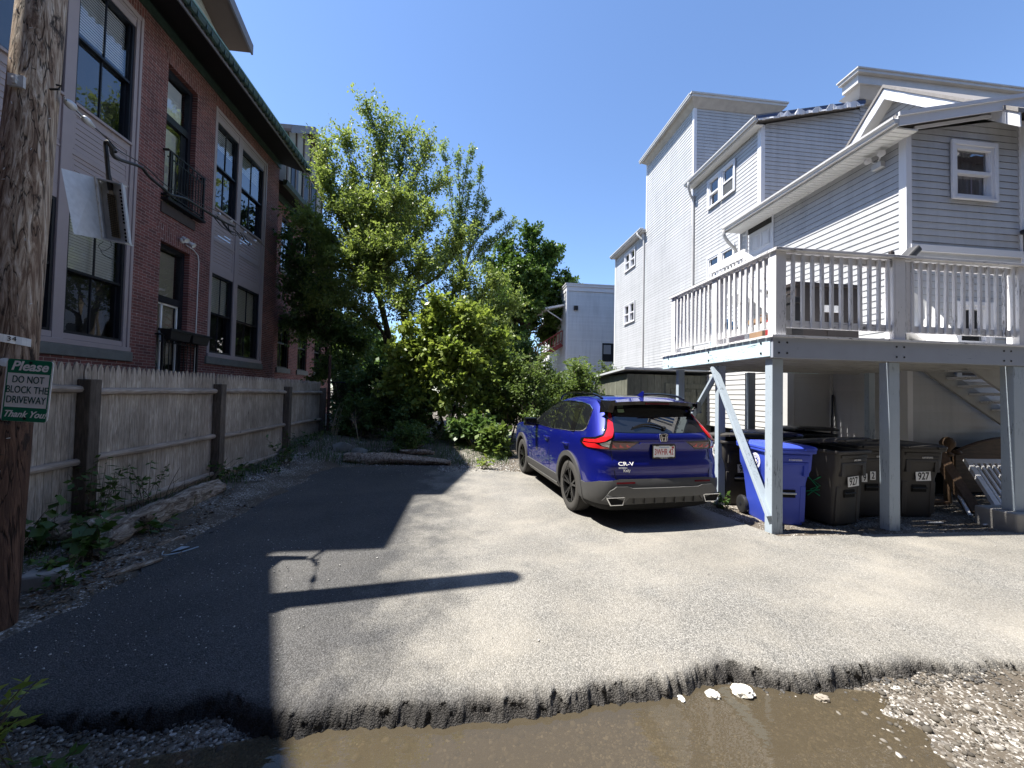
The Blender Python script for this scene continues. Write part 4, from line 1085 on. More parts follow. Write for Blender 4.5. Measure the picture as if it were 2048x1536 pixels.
def HGT(x, y):
    x, y = np.asarray(x), np.asarray(y)
    on = (y > edge_y(x)+.1) & (x > lerp_tab(y, LEFT)) & (((y < 4.40)) | ((y < lerp_tab(x, BACK)) & (x < np.interp(y, [4.4, 4.9, 5.7, 8.3], [3.78, 3.66, 3.55, 3.2]))))
    return np.where(on, .003, ground_h(x, y))
t = NT('mixed_stones'); isl = t.n('ShaderNodeNewGeometry').outputs['Random Per Island']
MT['stones'] = t.fin(t.ramp(isl, [(0, (.045, .04, .034)), (.4, (.095, .085, .07)), (.8, (.17, .155, .135)), (1, (.36, .345, .32))]), .85, t.bump(t.noise(t.coord(), 90, 3), .3, .003), .3)
t = NT('pale_stones'); isl = t.n('ShaderNodeNewGeometry').outputs['Random Per Island']
MT['pale'] = t.fin(t.ramp(isl, [(0, (.12, .115, .11)), (.4, (.25, .245, .23)), (1, (.52, .51, .49))]), .8, None, .3)
def U(a, b): return random.uniform(a, b)
def G(m, s): return random.gauss(m, s)
def far_right(): 
    while True:
        x, y = G(3.3, .9), U(.9, 2.24)
        if x > 2.0+max(0, (1.9-y))*-.4: return x, y
stones('alley_gravel', 'pale gravel spilling along the right end of the puddle', 6500, far_right, .003, .012, MT['stones'])
stones('white_grit', 'white grit scattered at the right end of the alley', 700, far_right, .003, .011, MT['pale'])
stones('puddle_stones', 'small brown stones along the muddy edge of the puddle', 2600, lambda: (U(-2.6, 3.6), U(1.35, 2.26) if random.random() < .55 else 2.18+abs(G(0, .03))*-1), .004, .017, MT['stones'])
stones('sunken_stones', 'stones half sunk in the muddy puddle', 900, lambda: (U(-1.4, 2.9), U(1.3, 2.15)), .006, .03, MT['stones'], sink=.3)
stones('corner_gravel', 'dark wet gravel in the shade at the lower left corner', 2600, lambda: (G(-1.8, .45), U(1.4, 2.25)), .004, .016, MT['stones'])
stones('middle_gravel', 'gravel bar rising between the two halves of the puddle', 1500, lambda: (G(.95, .28), G(1.78, .18)), .004, .013, MT['pale'])
def drive_peb():
    k = random.random()
    if k < .45: return G(-2.2, .5), U(2.5, 4.6)
    if k < .65: return U(-2.9, 0), U(7.9, 8.9)
    if k < .8: return -3.0+abs(G(0, .25)), U(3, 8)
    return U(-2.6, 7), U(2.3, 8)
stones('driveway_pebbles', 'pale pebbles scattered over the asphalt driveway', 1700, drive_peb, .0025, .010, MT['pale'])
def back_gravel():
    k = random.random()
    if k < .5: return U(-.6, 2.0), U(8.3, 9.6)
    if k < .70: return -3.65+G(-.1, .13), U(7.2, 9.6)
    return U(-2.4, 1.0), U(9.0, 10.2)
stones('mound_gravel', 'grey white gravel at the back edge of the driveway', 5200, back_gravel, .006, .024, MT['pale'])
stones('deck_gravel', 'dusty stones and grit under the deck', 1300, lambda: (U(3.7, 8.5), U(4.42, 5.6)), .004, .016, MT['stones'])
stones('asphalt_crumbs', 'dark asphalt crumbs along the foot of the broken edge', 1500, lambda: (lambda x: (x, float(edge_y(np.array([x]))[0])-.05+G(0, .03)))(U(-2.6, 3.4)), .004, .017, M_plain('asphalt_crumb', (.06, .058, .056), .9, .4, 40), sink=.1)
# countable pale rocks beside the puddle
for (x, y, r_, lab, m) in ((1.66, 2.20, .050, 'largest white rock at the broken asphalt edge by the puddle', 'pale'), (1.47, 2.20, .032, 'flat white rock left of the largest one by the puddle', 'pale'), (1.27, 2.19, .02, 'small cream stone next to the flat white rock', 'pale'), (2.10, 2.12, .03, 'grey tan stone lying in the water right of the white rocks', 'stones'), (2.62, 2.15, .026, 'pale lump of stone where the gravel starts', 'pale')):
    mb = MB(); mb.ico((0, 0, r_*.35), r_, .2, 3, (1.2, .85, .62), rz=U(0, 3)); o = mb.build('rock', M_plain('rock_'+str(round(x, 2)), (.62, .60, .55) if m == 'pale' else (.26, .23, .19), .85, .2, 30, bump=.4, bscale=50), smooth=True)
    o.location = (x, y, -.098); WL[o] = o.location; tag(o, lab, 'rock')
# ================================================================== WOODEN FENCE
fence = thing('stockade_fence', 'weathered grey stockade fence with pointed pickets and round rails', 'fence', (-4.31, 9, 0))
def fence_ground(y): return float(ground_h(-4.2, y))
FX = -4.36
post_y = [4.98, 7.35, 9.95, 12.25]
ends = [2.2, *post_y]
for i in range(len(ends)-1):
    mb = MB(); y = ends[i]+.02; y1 = ends[i+1]
    zt = 1.90
    while y < y1-.03:
        w_ = U(.07, .082); a, b = y, min(y+w_, y1)
        top = zt+U(-.012, .012); zb = max(-.0, fence_ground((a+b)/2))-.02
        x0, x1 = FX-.012+U(-.003, .003), FX+.008
        c = (a+b)/2; q = [(a, zb), (b, zb), (b, top-.10), (c+.022, top-.03), (c+.006, top), (c-.006, top), (c-.022, top-.03), (a, top-.10)]
        mb.prism([(x0, u, z) for u, z in q], (x1-x0, 0, 0)); y = b+.004
    mb.build('picket_panel', MT['fence'], fence)
    mb = MB()
    for z in (1.60, .80, .16 if i > 0 else .2):
        p0, p1 = Vector((FX+.045, ends[i]+.03, z+U(-.02, .02))), Vector((FX+.045, y1-.03, z+U(-.02, .02)))
        pts = [p0.lerp(p1, k/6)+Vector((0, 0, U(-.008, .008))) for k in range(7)]
        mb.tube(pts, [.042+U(-.004, .004) for _ in pts], 8)
    mb.build('rail', MT['fence_rail'], fence, smooth=True)
for y in post_y:
    mb = MB(); mb.box(FX+.01, FX+.15, y-.07, y+.07, -.1, 1.72); mb.build('post', MT['fence_post'], fence, bevel=.008)
# gate of chain link and the old boards behind it
gate = thing('chain_link_gate', 'black chain link gate panel between rusty pole and dark post at the fence end', 'gate', (-4.0, 13.0, .2))
mb = MB(); g0, g1 = Vector((-4.28, 12.75, .25)), Vector((-3.08, 12.95, .25))
for p in (g0, g1): mb.tube([p, p+Vector((0, 0, 1.68))], .024, 8)
for h in (.08, 1.66): mb.tube([g0+Vector((0, 0, h)), g1+Vector((0, 0, h))], .018, 8)
mb.build('gate_frame', MT['iron'], gate, smooth=True)
mb = MB(); d_ = (g1-g0); n = 15
for i in range(-20, n):
    for s in (1, -1):
        u0, u1 = (i/n, (i+20)/n); z0, z1 = (.1, 1.65) if s > 0 else (1.65, .1)
        a, b = max(0, u0), min(1, u1)
        if a >= b: continue
        za, zb = z0+(z1-z0)*(a-u0)/(u1-u0), z0+(z1-z0)*(b-u0)/(u1-u0)
        mb.beam(g0+d_*a+Vector((0, 0, za)), g0+d_*b+Vector((0, 0, zb)), .006, .006)
mb.build('mesh', MT['iron'], gate)
bf = thing('old_board_fence', 'old brown board fence half hidden behind the chain link gate', 'fence', (-3, 14, .2))
mb = MB(); x = -4.6
while x < -1.9:
    w_ = U(.1, .14); mb.box(x, x+w_-.006, 14.6+U(-.01, .01), 14.63, .1, 1.72+U(-.05, .05)); x += w_
mb.box(-4.6, -1.9, 14.55, 14.6, 1.3, 1.4); mb.box(-4.6, -1.9, 14.55, 14.6, .5, .6)
mb.build('board_panel', MT['fence'], bf)
mb = MB(); mb.tube([(-4.20, 12.5, .1), (-4.20, 12.5, 2.7)], .045, 10); o = mb.build('rusty_pole', M_plain('rust', (.09, .045, .035), .8, .4, 9), loc=(-4.2, 12.5, .1), smooth=True); tag(o, 'rusty steel pole standing at the far end of the stockade fence', 'pole')
# ================================================================== UTILITY POLE, SIGN, CABLE AND TERMINAL BOX
PB0, PB1 = Vector((-3.17, 3.02, -.3)), Vector((-3.74, 3.85, 7.95))
def pole_at(z): return PB0.lerp(PB1, (z+.3)/8.25)
pole = thing('utility_pole', 'leaning wooden utility pole with stained bark brown surface at left edge', 'utility pole', (-3.07, 3.03, 0))
t = NT('stained_pole_wood'); v = t.coord(scale=(1, 1, .07)); g = t.noise(v, 22, 9, .68, 1.6)
cold = t.ramp(g, [(.28, (.05, .033, .024)), (.42, (.19, .125, .085)), (.54, (.42, .335, .25)), (.7, (.68, .61, .53))])
cole = t.ramp(g, [(.28, (.02, .012, .009)), (.5, (.085, .045, .03)), (.75, (.20, .11, .07))])
sp = t.n('ShaderNodeSeparateXYZ'); tc = t.n('ShaderNodeTexCoord'); t.l(tc.outputs['Object'], sp.inputs[0])
up = t.ramp(t.math('ADD', t.math('MULTIPLY', sp.outputs['Z'], .25), t.math('MULTIPLY', t.noise(t.coord(scale=(1, 1, .35)), 3.2, 4), .55)), [(.62, 0), (1.0, 1)])
cw = t.mix(up, cole, cold)
blk = t.ramp(t.noise(t.coord(scale=(1.6, 1.6, .6)), 4.5, 5, .7), [(.60, 0), (.66, 1)])
cw = t.mix(t.math('MULTIPLY', blk, .85), cw, (.014, .010, .009))
crk = t.ramp(t.noise(t.coord(scale=(1, 1, .03)), 15, 3, .5, .3), [(.485, 1), (.5, 0), (.515, 1)])      # long drying cracks
cw = t.mix(1.0, cw, t.ramp(crk, [(0, .12), (1, 1.0)]), 'MULTIPLY')
MT['polewood'] = t.fin(cw, .8, t.bump(crk, .6, .02, t.bump(g, .7, .02)), .25)
mb = MB(); n = 22; NS = 26
for i in range(NS+1):
    z = -.3+8.25*i/NS; c = pole_at(z); r_ = .148-.022*i/NS
    for j in range(n):
        a = 2*math.pi*j/n; rr = r_*(1+.012*math.sin(3*a+z)+U(-.006, .006)); mb.v.append((c.x+rr*math.cos(a), c.y+rr*math.sin(a), z))
for i in range(NS):
    for j in range(n): mb.f.append((i*n+j, i*n+(j+1) % n, (i+1)*n+(j+1) % n, (i+1)*n+j)); mb.m.append(0)
mb.f.append(tuple(NS*n+j for j in range(n))); mb.m.append(0)
mb.build('pole_shaft', MT['polewood'], pole, smooth=True, angle=60)
def on_pole(z, ang, out=0.0):
    c = pole_at(z); r_ = .148-.022*(z+.3)/8+out
    return Vector((c.x+r_*math.cos(ang), c.y+r_*math.sin(ang), z)), Vector((math.cos(ang), math.sin(ang), 0))
p, nn = on_pole(3.93, R(-78), .012); tt = Vector((-nn.y, nn.x, 0))
mb = MB(); mb.ob(p, tt*.045, nn*.012, Vector((0, 0, .045))); mb.lathe([(.018, 0), (.018, .02), (.0, .024)], 8, p+nn*.012, nn); mb.ob(p+nn*.02, tt*.012, nn*.01, Vector((0, 0, .03)))
mb.build('bracket', MT['galv'], pole)
p, nn = on_pole(3.98, R(-8), .0); mb = MB(); mb.tube([p-nn*.02, p+nn*.07, p+nn*.08+Vector((0, 0, .03)), p+nn*.05+Vector((0, 0, .035))], .008, 6); mb.build('hook', MT['iron'], pole)
mb = MB()
ring = []
for k in range(10):
    a = R(-95+k*10); p, nn = on_pole(1.985-.004*k, a, .006); ring.append((p, nn))
for k in range(9):
    (p, n0), (q, n1) = ring[k], ring[k+1]
    mb.prism([p+Vector((0, 0, -.028)), q+Vector((0, 0, -.028)), q+Vector((0, 0, .028)), p+Vector((0, 0, .028))], (n0+n1)*.0015, 0 if k < 6 else 1)
bd = mb.build('number_band', [MT['sticker'], MT['galv']], pole)
p, nn = on_pole(1.967, R(-42), .012)
M_ = frame(p, Vector((-nn.y, nn.x, 0)), (0, 0, 1), nn); text_obj('number', '34', .045, MT['ink'], M_, pole)
p, nn = on_pole(1.80, R(-50), .0); mb = MB(); mb.lathe([(.03, 0), (.03, .006), (.0, .010)], 12, p, nn); mb.build('pole_tag', MT['galv'], pole)
for k in range(22):
    z_, a_ = U(.8, 4.6), R(U(-110, 15)); p, nn = on_pole(z_, a_, .002); tt = Vector((-nn.y, nn.x, 0)); mb = MB()
    mb.ob(p, (tt*math.cos(k)+Vector((0, 0, 1))*math.sin(k))*.009, nn*.003, (Vector((0, 0, 1))*math.cos(k)-tt*math.sin(k))*.0015); mb.build('staple', MT['galv'] if k % 3 else MT['iron'], pole)
# sign
sc_ = Vector((-2.975, 3.02, 1.605)); sx, sz = Vector((math.cos(R(2)), math.sin(R(2)), -.055)).normalized(), None
sn = Vector((math.sin(R(2)), -math.cos(R(2)), .0)); sz = sn.cross(sx) if sn.cross(sx).z > 0 else sx.cross(sn); sz.normalize()
sign = thing('driveway_sign', 'green and white PLEASE DO NOT BLOCK THE DRIVEWAY sign on the pole', 'sign', tuple(sc_))
def rrect(w_, h_, r_, n=6):
    out = []
    for (cx_, cy_, a0) in ((w_-r_, h_-r_, 0), (-w_+r_, h_-r_, 90), (-w_+r_, -h_+r_, 180), (w_-r_, -h_+r_, 270)):
        for i in range(n+1): a = R(a0+90*i/n); out.append((cx_+r_*math.cos(a), cy_+r_*math.sin(a)))
    return out
def on_sign(u, v_, d=0): return sc_+sx*u+sz*v_+sn*d
mb = MB(); W2, H2 = .138, .210
mb.prism([on_sign(u, v_, -.003) for u, v_ in rrect(W2, H2, .025)], sn*.003); plate_ = mb.build('sign_plate', MT['sticker'], sign)
MT['sign_green'] = M_plain('sign_green', (.0, .17, .085), .4, .06, 8)
mb = MB(); mb.prism([on_sign(u, v_+.163, .0005) for u, v_ in rrect(W2-.009, .047, .012)], sn*.0006)
mb.prism([on_sign(u, v_-.162, .0005) for u, v_ in rrect(W2-.009, .047, .012)], sn*.0006)
mb.prism([on_sign(u, v_, .0005) for u, v_ in ((-W2+.009, -.118), (-W2+.016, -.118), (-W2+.016, .12), (-W2+.009, .12))], sn*.0006)
mb.prism([on_sign(u, v_, .0005) for u, v_ in ((W2-.016, -.118), (W2-.009, -.118), (W2-.009, .12), (W2-.016, .12))], sn*.0006)
mb.build('green_panel', MT['sign_green'], sign)
def st(body, v_, size, mat, shear=0, sxx=1.0, off_=0.0, u=0): text_obj('lettering', body, size, mat, frame(on_sign(u, v_, .0018), sx, sz, sn), sign, shear, .0006, sx=sxx, offset=off_)
st('Please', .163, .088, MT['sticker'], .25, .98, .0022)
MT['dark_green_ink'] = M_plain('dark_green_ink', (.0, .07, .06), .5, .05)
st('DO NOT', .072, .068, MT['dark_green_ink'], 0, .68, .0003); st('BLOCK THE', .003, .068, MT['dark_green_ink'], 0, .68, .0003); st('DRIVEWAY', -.066, .068, MT['dark_green_ink'], 0, .68, .0003)
st('Thank You!', -.162, .062, MT['sticker'], .45, .86, .0014)
mb = MB()
for v_ in (.19, -.188): mb.lathe([(.009, 0), (.009, .004), (0, .006)], 8, on_sign(.005, v_, .001), sn)
mb.build('bolt', MT['iron'], sign)
# cable from the pole, round the terminal box, to the far end of the brick building
K = .966
cab = [(-3.27, 3.47, 3.95), (-3.36, 3.73, 3.965), (-3.46, 4.07, 4.0), (-3.50, 4.25, 3.99), (-3.58, 4.67, 4.07), (-3.67, 5.1, 4.08), (-3.80, 5.67, 4.2), (-4.21, 7.46, 4.62), (-4.96, 10.79, 5.03), (-6.02, 15.51, 5.53), (-7.44, 22.0, 6.2)]
cable = thing('overhead_cable', 'thick black overhead cable running from the pole along the brick wall', 'cable', cab[0])
mb = MB(); mb.tube(catmull(cab, 8), .0055, 6)
pt = catmull(cab[2:8], 10); pts2 = [p+Vector((.02*math.sin(i*.5), 0, -.035-.045*abs(math.sin(i*.16)))) for i, p in enumerate(pt)]
mb.tube(pts2, [.017]*len(pts2), 8); mb.build('cable_line', MT['cable'], cable, smooth=True)
mb = MB(); mb.tube([cab[0], (-3.30, 3.55, 3.955), (-3.38, 3.80, 3.972)], .006, 6); mb.lathe([(.010, 0), (.03, .03), (.034, .08), (.014, .12)], 8, (-3.285, 3.50, 3.95), (-.25, .9, .05)); mb.lathe([(.012, 0), (.026, .02), (.028, .06), (.010, .16)], 8, (-3.36, 3.73, 3.965), (-.25, .9, .08))
for (x, y, z) in ((-4.05, 6.75, 4.47), (-4.18, 7.3, 4.58), (-4.35, 8.05, 4.68), (-4.5, 8.7, 4.76)): mb.ico((x, y, z-.01), .03, .2, 1)
mb.build_each('clamp', MT['galv'], cable, smooth=True)
mb = MB()
for k in range(7):
    mb.tube(catmull([(-4.1+U(-.02, .02), 6.6+k*.16, 4.42), (-4.14+U(-.05, .05), 6.8+k*.16, 4.40+U(-.05, .03)), (-4.2+U(-.04, .04), 7.1+k*.14, 4.44+U(-.09, .02)), (-4.3, 7.5+k*.1, 4.52+U(-.10, .0))], 4), .008, 5)
mb.build('tangled_wire', MT['cable'], cable)
def kk(x, z, y=4.35): P_ = Vector((x, y, z)); o_ = Vector((0, 0, 1.65)); return o_+(P_-o_)*K
box = thing('terminal_box', 'open galvanised cable terminal box hanging from the overhead cable', 'junction box', tuple(kk(-3.6, 3.45)))
TL, TR, BR, BL = kk(-3.77, 3.74), kk(-3.54, 3.70), kk(-3.44, 3.11), kk(-3.68, 3.13)
ex = (TR-TL); ez = (TL-BL); bn = ex.cross(ez).normalized()
if bn.y > 0: bn = -bn
bn = (bn*.35+(Vector((0, 0, 1.65))-BL).normalized()*.65).normalized()
def bx(u, v_, d=0): return BL+ex*u+ez*v_+bn*d
mb = MB(); D = .09
def wallq(u0, v0, u1, v1, th=.012):
    a, b = bx(u0, v0), bx(u1, v1); mb.beam(a-bn*D/2, b-bn*D/2, th, D, up=bn)
mb.prism([bx(0, 0, -D), bx(1, 0, -D), bx(1, 1, -D), bx(0, 1, -D)], -bn*.004)
for e in (((0, 0), (1, 0)), ((1, 0), (1, 1)), ((1, 1), (0, 1)), ((0, 1), (0, 0))): wallq(*e[0], *e[1])
mb.build('case', MT['galv'], box)
mb = MB()
for i in range(15):
    if i == 4: continue
    v_ = .06+.85*i/14; mb.lathe([(.0, 0), (.0125, .0005), (.0125, .002), (0, .002)], 10, bx(.84, v_, -D+.002), bn)
mb.build('knockout_hole', MT['black'], box)
mb = MB(); mb.prism([bx(.30, .07, -D+.01), bx(.62, .07, -D+.01), bx(.62, .80, -D+.01), bx(.30, .80, -D+.01)], bn*.03)
mb.prism([bx(.36, .80, -D+.01), bx(.56, .80, -D+.01), bx(.52, .88, -D+.01), bx(.40, .88, -D+.01)], bn*.03)
mb.build('terminal_block', M_plain('tan_block', (.33, .28, .20), .7, .2, 20), box)
mb = MB()
for i in range(24):
    for u in (.34, .42, .50, .58): mb.lathe([(.008, 0), (.008, .012), (.004, .018)], 6, bx(u, .09+.69*i/23, -.045), bn)
mb.build('terminal_post', M_plain('brass_post', (.10, .08, .05), .5, .3, 20, metallic=.5), box)
mb = MB(); mb.tube([bx(.46, .86, -.05), bx(.46, 1.0, -.05), bx(.46, 1.12, -.04)], [.02, .024, .02], 8); mb.tube(catmull([bx(.46, 1.1, -.04), bx(.5, 1.4, -.02), bx(.50, 1.62, -.03), bx(.66, 1.66, -.0), bx(.9, 1.52, .0)], 6), .018, 8)
mb.build('hanger_cable', MT['cable'], box, smooth=True)
dTL, dTR, dBR, dBL = kk(-3.76, 3.64, 4.0), kk(-3.79, 3.745), kk(-3.695, 3.125), kk(-3.63, 3.04, 4.0)
mb = MB(); mb.prism([dBL, dBR, dTR, dTL], (0, .012, 0)); mb.build('box_door', MT['galv'], box)
mb = MB()
for f in (.1, .3, .55, .85): mb.beam(BL.lerp(TL, f)-ex*.03, BL.lerp(TL, f+.05)-ex*.03, .014, .014)
mb.tube([BL-ex*.05, TL-ex*.05], .008, 6); mb.build('hinge', M_plain('pitted_hinge', (.45, .42, .38), .6, .4, 30), box)
mb = MB(); lb = (dBL+dTL)/2+(dBR-dBL)*.22+Vector((0, -.002, 0)); mb.ob(lb, (dBR-dBL)*.05, Vector((0, .001, 0)), (dTL-dBL)*.03); mb.build('latch', MT['sticker'], box)
mb = MB(); q = bx(.2, 0, -.05); mb.tube(catmull([q, q+Vector((.01, 0, -.06)), q+Vector((-.06, 0, -.11)), q+Vector((-.10, 0, -.06)), q+Vector((-.06, 0, -.02))], 6), .0022, 5)
mb.tube(catmull([q+Vector((-.08, 0, -.1)), q+Vector((-.05, 0, -.15)), q+Vector((.03, .0, -.19)), q+Vector((-.06, 0, -.14))], 6), .0022, 5); mb.build('loose_wire', MT['cable'], box)
# ================================================================== DECK
deck = thing('timber_deck', 'raised pale blue timber deck with peeling white railing', 'deck', (5.6, 5.6, 0))
DX0, DX1, DY0, DY1 = 3.72, 9.4, 4.43, 7.17
mb = MB()
y = DY0-.03
while y < 10.7:
    x0 = DX0-.03 if y < DY1 else 6.88
    x1 = 9.4 if y < 6.15 else 7.9
    mb.box(x0, x1, y, y+.134, 2.425+U(-.002, .002), 2.452+U(-.002, .002)); y += .14
mb.build('deck_boards', MT['white_peel_x'], deck)
mb = MB()
for i in range(7):
    yj = 4.85+i*.38; mb.box(DX0+.05, 7.88 if yj > 6.2 else 9.3, yj-.02, yj+.02, 2.20, 2.42)
mb.box(6.9, 7.9, 7.17, 7.2, 2.2, 2.42); mb.build('joist', MT['joist'], deck)
mb = MB(); mb.box(DX0, DX1, DY0, DY0+.04, 2.17, 2.425)
fs_ = mb.build('front_beam', MT['blue_peel_x'], deck, bevel=.004)
mb = MB(); mb.box(DX0-.006, DX0+.035, DY0+.043, DY1, 2.19, 2.425); mb.box(DX0+.035, 7.0, DY1-.04, DY1, 2.19, 2.425); mb.build('side_beam', MT['blue_peel_y'], deck, bevel=.004)
mb = MB()
for (x, z) in [(x+dx, z) for x in (3.85, 5.49, 7.1) for dx in (-.05, .06) for z in (2.23, 2.36)]: mb.lathe([(.012, 0), (.012, .006), (0, .008)], 8, (x, DY0, z), (0, -1, 0))
for (y, z) in [(y, z) for y in (4.62, 5.72, 6.95) for z in (2.24, 2.37)]: mb.lathe([(.014, 0), (.014, .008), (0, .01)], 8, (DX0-.006, y, z), (-1, 0, 0))
mb.build_each('bolt', MT['iron'], deck)
for (x, y, w_, zb) in ((3.845, 4.545, .075, -.05), (5.49, 4.545, .078, -.05), (7.31, 4.50, .085, .24), (3.95, 5.76, .06, -.05), (3.93, 6.90, .06, -.05), (5.43, 7.02, .07, -.05), (7.2, 6.3, .06, -.05)):
    mb = MB(); mb.box(x-w_, x+w_, y-w_+.03, y+w_, zb, 2.165); mb.build('post', MT['blue_peel'], deck, bevel=.006)
mb = MB(); mb.box(7.08, 7.66, 4.34, 4.78, -.1, .24); mb.build('pier', MT['concrete'], deck, bevel=.02)
mb = MB(); mb.beam((3.76, 5.66, 2.13), (3.77, 4.52, .20), .045, .10, up=(1, 0, 0)); mb.build('brace', MT['blue_peel'], deck, bevel=.003)
mb = MB(); mb.beam((3.845, 5.74, 2.02), (3.84, 6.85, .82), .04, .09, up=(1, 0, 0)); mb.build('brace', MT['blue_peel'], deck, bevel=.003)
# railing
for (x, y, w_) in ((3.835, 4.50, .07), (5.50, 4.49, .075), (7.36, 4.49, .06)):
    mb = MB(); mb.box(x-w_, x+w_, y-.06, y+.07, 2.45, 3.50); mb.build('rail_post', MT['white_peel'], deck, bevel=.004)
mb = MB(); mb.box(5.60, 5.66, 4.44, 4.5, 2.55, 3.48); mb.box(5.40, 5.42, 4.43, 4.45, 2.45, 3.5); mb.build('rail_post', MT['white_peel'], deck)
for y in (5.68, 6.90, 7.1):
    if y == 7.1: continue
    mb = MB(); mb.box(3.77, 3.89, y-.06, y+.06, 2.45, 3.50); mb.build('rail_post', MT['white_peel'], deck, bevel=.004)
mb = MB(); mb.box(3.735, 9.3, 4.40, 4.54, 3.505, 3.54); mb.box(3.92, 5.42, 4.462, 4.50, 3.39, 3.48); mb.box(5.60, 7.3, 4.462, 4.50, 3.39, 3.48); mb.box(3.92, 5.42, 4.462, 4.50, 2.555, 2.645); mb.box(5.60, 7.3, 4.462, 4.50, 2.555, 2.645); mb.box(7.42, 9.2, 4.462, 4.5, 3.39, 3.48); mb.box(7.42, 9.2, 4.462, 4.5, 2.555, 2.645)
mb.build('front_rail', MT['white_peel_x'], deck, bevel=.003)
mb = MB(); mb.box(3.735, 3.88, 4.545, 7.0, 3.505, 3.54); mb.box(3.80, 3.84, 4.57, 7.0, 3.39, 3.48); mb.box(3.80, 3.84, 4.57, 7.0, 2.555, 2.645); mb.build('side_rail', MT['white_peel_y'], deck, bevel=.003)
def balusters(p, q, n, nrm):
    p, q, nrm = Vector(p), Vector(q), Vector(nrm); d_ = (q-p).normalized()
    for i in range(n):
        c = p.lerp(q, (i+.5)/n)+Vector((0, 0, U(-.006, .006))); le = U(-.006, .006)
        mb = MB(); mb.ob(c+nrm*.017, d_*.0185, nrm*.0165, Vector((le, 0, .462))); mb.build('baluster', MT['white_peel'], deck, bevel=.003)
balusters((3.93, 4.46, 3.015), (5.40, 4.46, 3.015), 11, (0, -1, 0)); balusters((5.62, 4.46, 3.015), (7.28, 4.46, 3.015), 13, (0, -1, 0))
balusters((3.80, 4.60, 3.015), (3.80, 5.60, 3.015), 9, (-1, 0, 0)); balusters((3.80, 5.76, 3.015), (3.80, 6.82, 3.015), 9, (-1, 0, 0))
# steps from deck down along the house wall
for y in (5.5, 6.15):
    mb = MB(); mb.beam((8.0, y, 2.42), (9.9, y, 1.32), .045, .27); mb.build('stair_stringer', MT['joist'], deck)
mb = MB()
for i in range(8):
    f = (i+.5)/8; mb.box(8.05+1.9*f-.13, 8.05+1.9*f+.13, 5.53, 6.12, 2.44-1.1*f-.02, 2.44-1.1*f+.02)
mb.build('stair_tread', MT['white_peel_x'], deck)
# ------------------------------------------------------------------ things on the deck
MT['brown_case'] = M_plain('dark_brown_case', (.035, .028, .026), .55, .2, 5)
cb = thing('storage_cabinet', 'dark brown storage cabinet with paper notices on the deck', 'cabinet', (6.2, 6.4, 2.45))
mb = MB(); mb.box(5.55, 6.75, 6.1, 6.7, 2.5, 3.62); mb.box(5.52, 6.78, 6.07, 6.73, 3.62, 3.68)
for x in (5.6, 6.7): mb.box(x-.03, x+.03, 6.15, 6.65, 2.45, 2.5)
mb.box(6.14, 6.16, 6.09, 6.1, 2.6, 3.55); mb.build('cabinet_body', MT['brown_case'], cb, bevel=.008)
mb = MB(); mb.box(6.02, 6.34, 6.085, 6.098, 3.18, 3.3); mb.build('paper_notice', MT['sticker'], cb)
mb = MB(); mb.box(5.7, 6.6, 5.9, 6.05, 2.46, 2.58); mb.box(6.35, 6.55, 5.85, 5.95, 2.46, 2.56); tag(mb.build('flat_appliance', MT['black_plastic'], loc=(6.2, 6, 2.46), bevel=.01), 'flat black appliance on the deck floor before the brown cabinet', 'appliance')
mb = MB(); mb.lathe([(.0, .02), (.30, .03), (.52, .10), (.62, .24), (.64, .26), (.61, .27), (.50, .13), (.28, .06), (.0, .05)], 36, (0, 0, 0), (0, 0, 1))
o = mb.build('plastic_tub', MT['white_plastic'], smooth=True); o.location = (6.55, 5.25, 2.78); o.rotation_euler = (R(62), R(8), R(10)); WL[o] = o.location; tag(o, 'big round white tub tipped on its edge behind the deck railing', 'tub')
eqp = thing('exercise_machine', 'dark grey exercise machine rising above the deck rail', 'exercise machine', (6.1, 4.9, 2.45))
mb = MB(); mb.box(5.85, 6.5, 4.8, 5.0, 2.45, 2.51); mb.beam((6.1, 4.9, 2.5), (6.03, 4.9, 3.6), .07, .09); mb.build('stand', MT['dark_frame'], eqp, bevel=.01)
mb = MB(); mb.beam((6.02, 4.9, 3.56), (6.33, 4.9, 3.86), .16, .10); mb.build('console', M_plain('charcoal', (.05, .05, .052), .55, .2, 6), eqp, bevel=.025)
mb = MB(); mb.beam((5.96, 4.9, 3.54), (5.94, 4.9, 3.80), .05, .07); mb.build('grip', MT['brown_case'], eqp, bevel=.02)
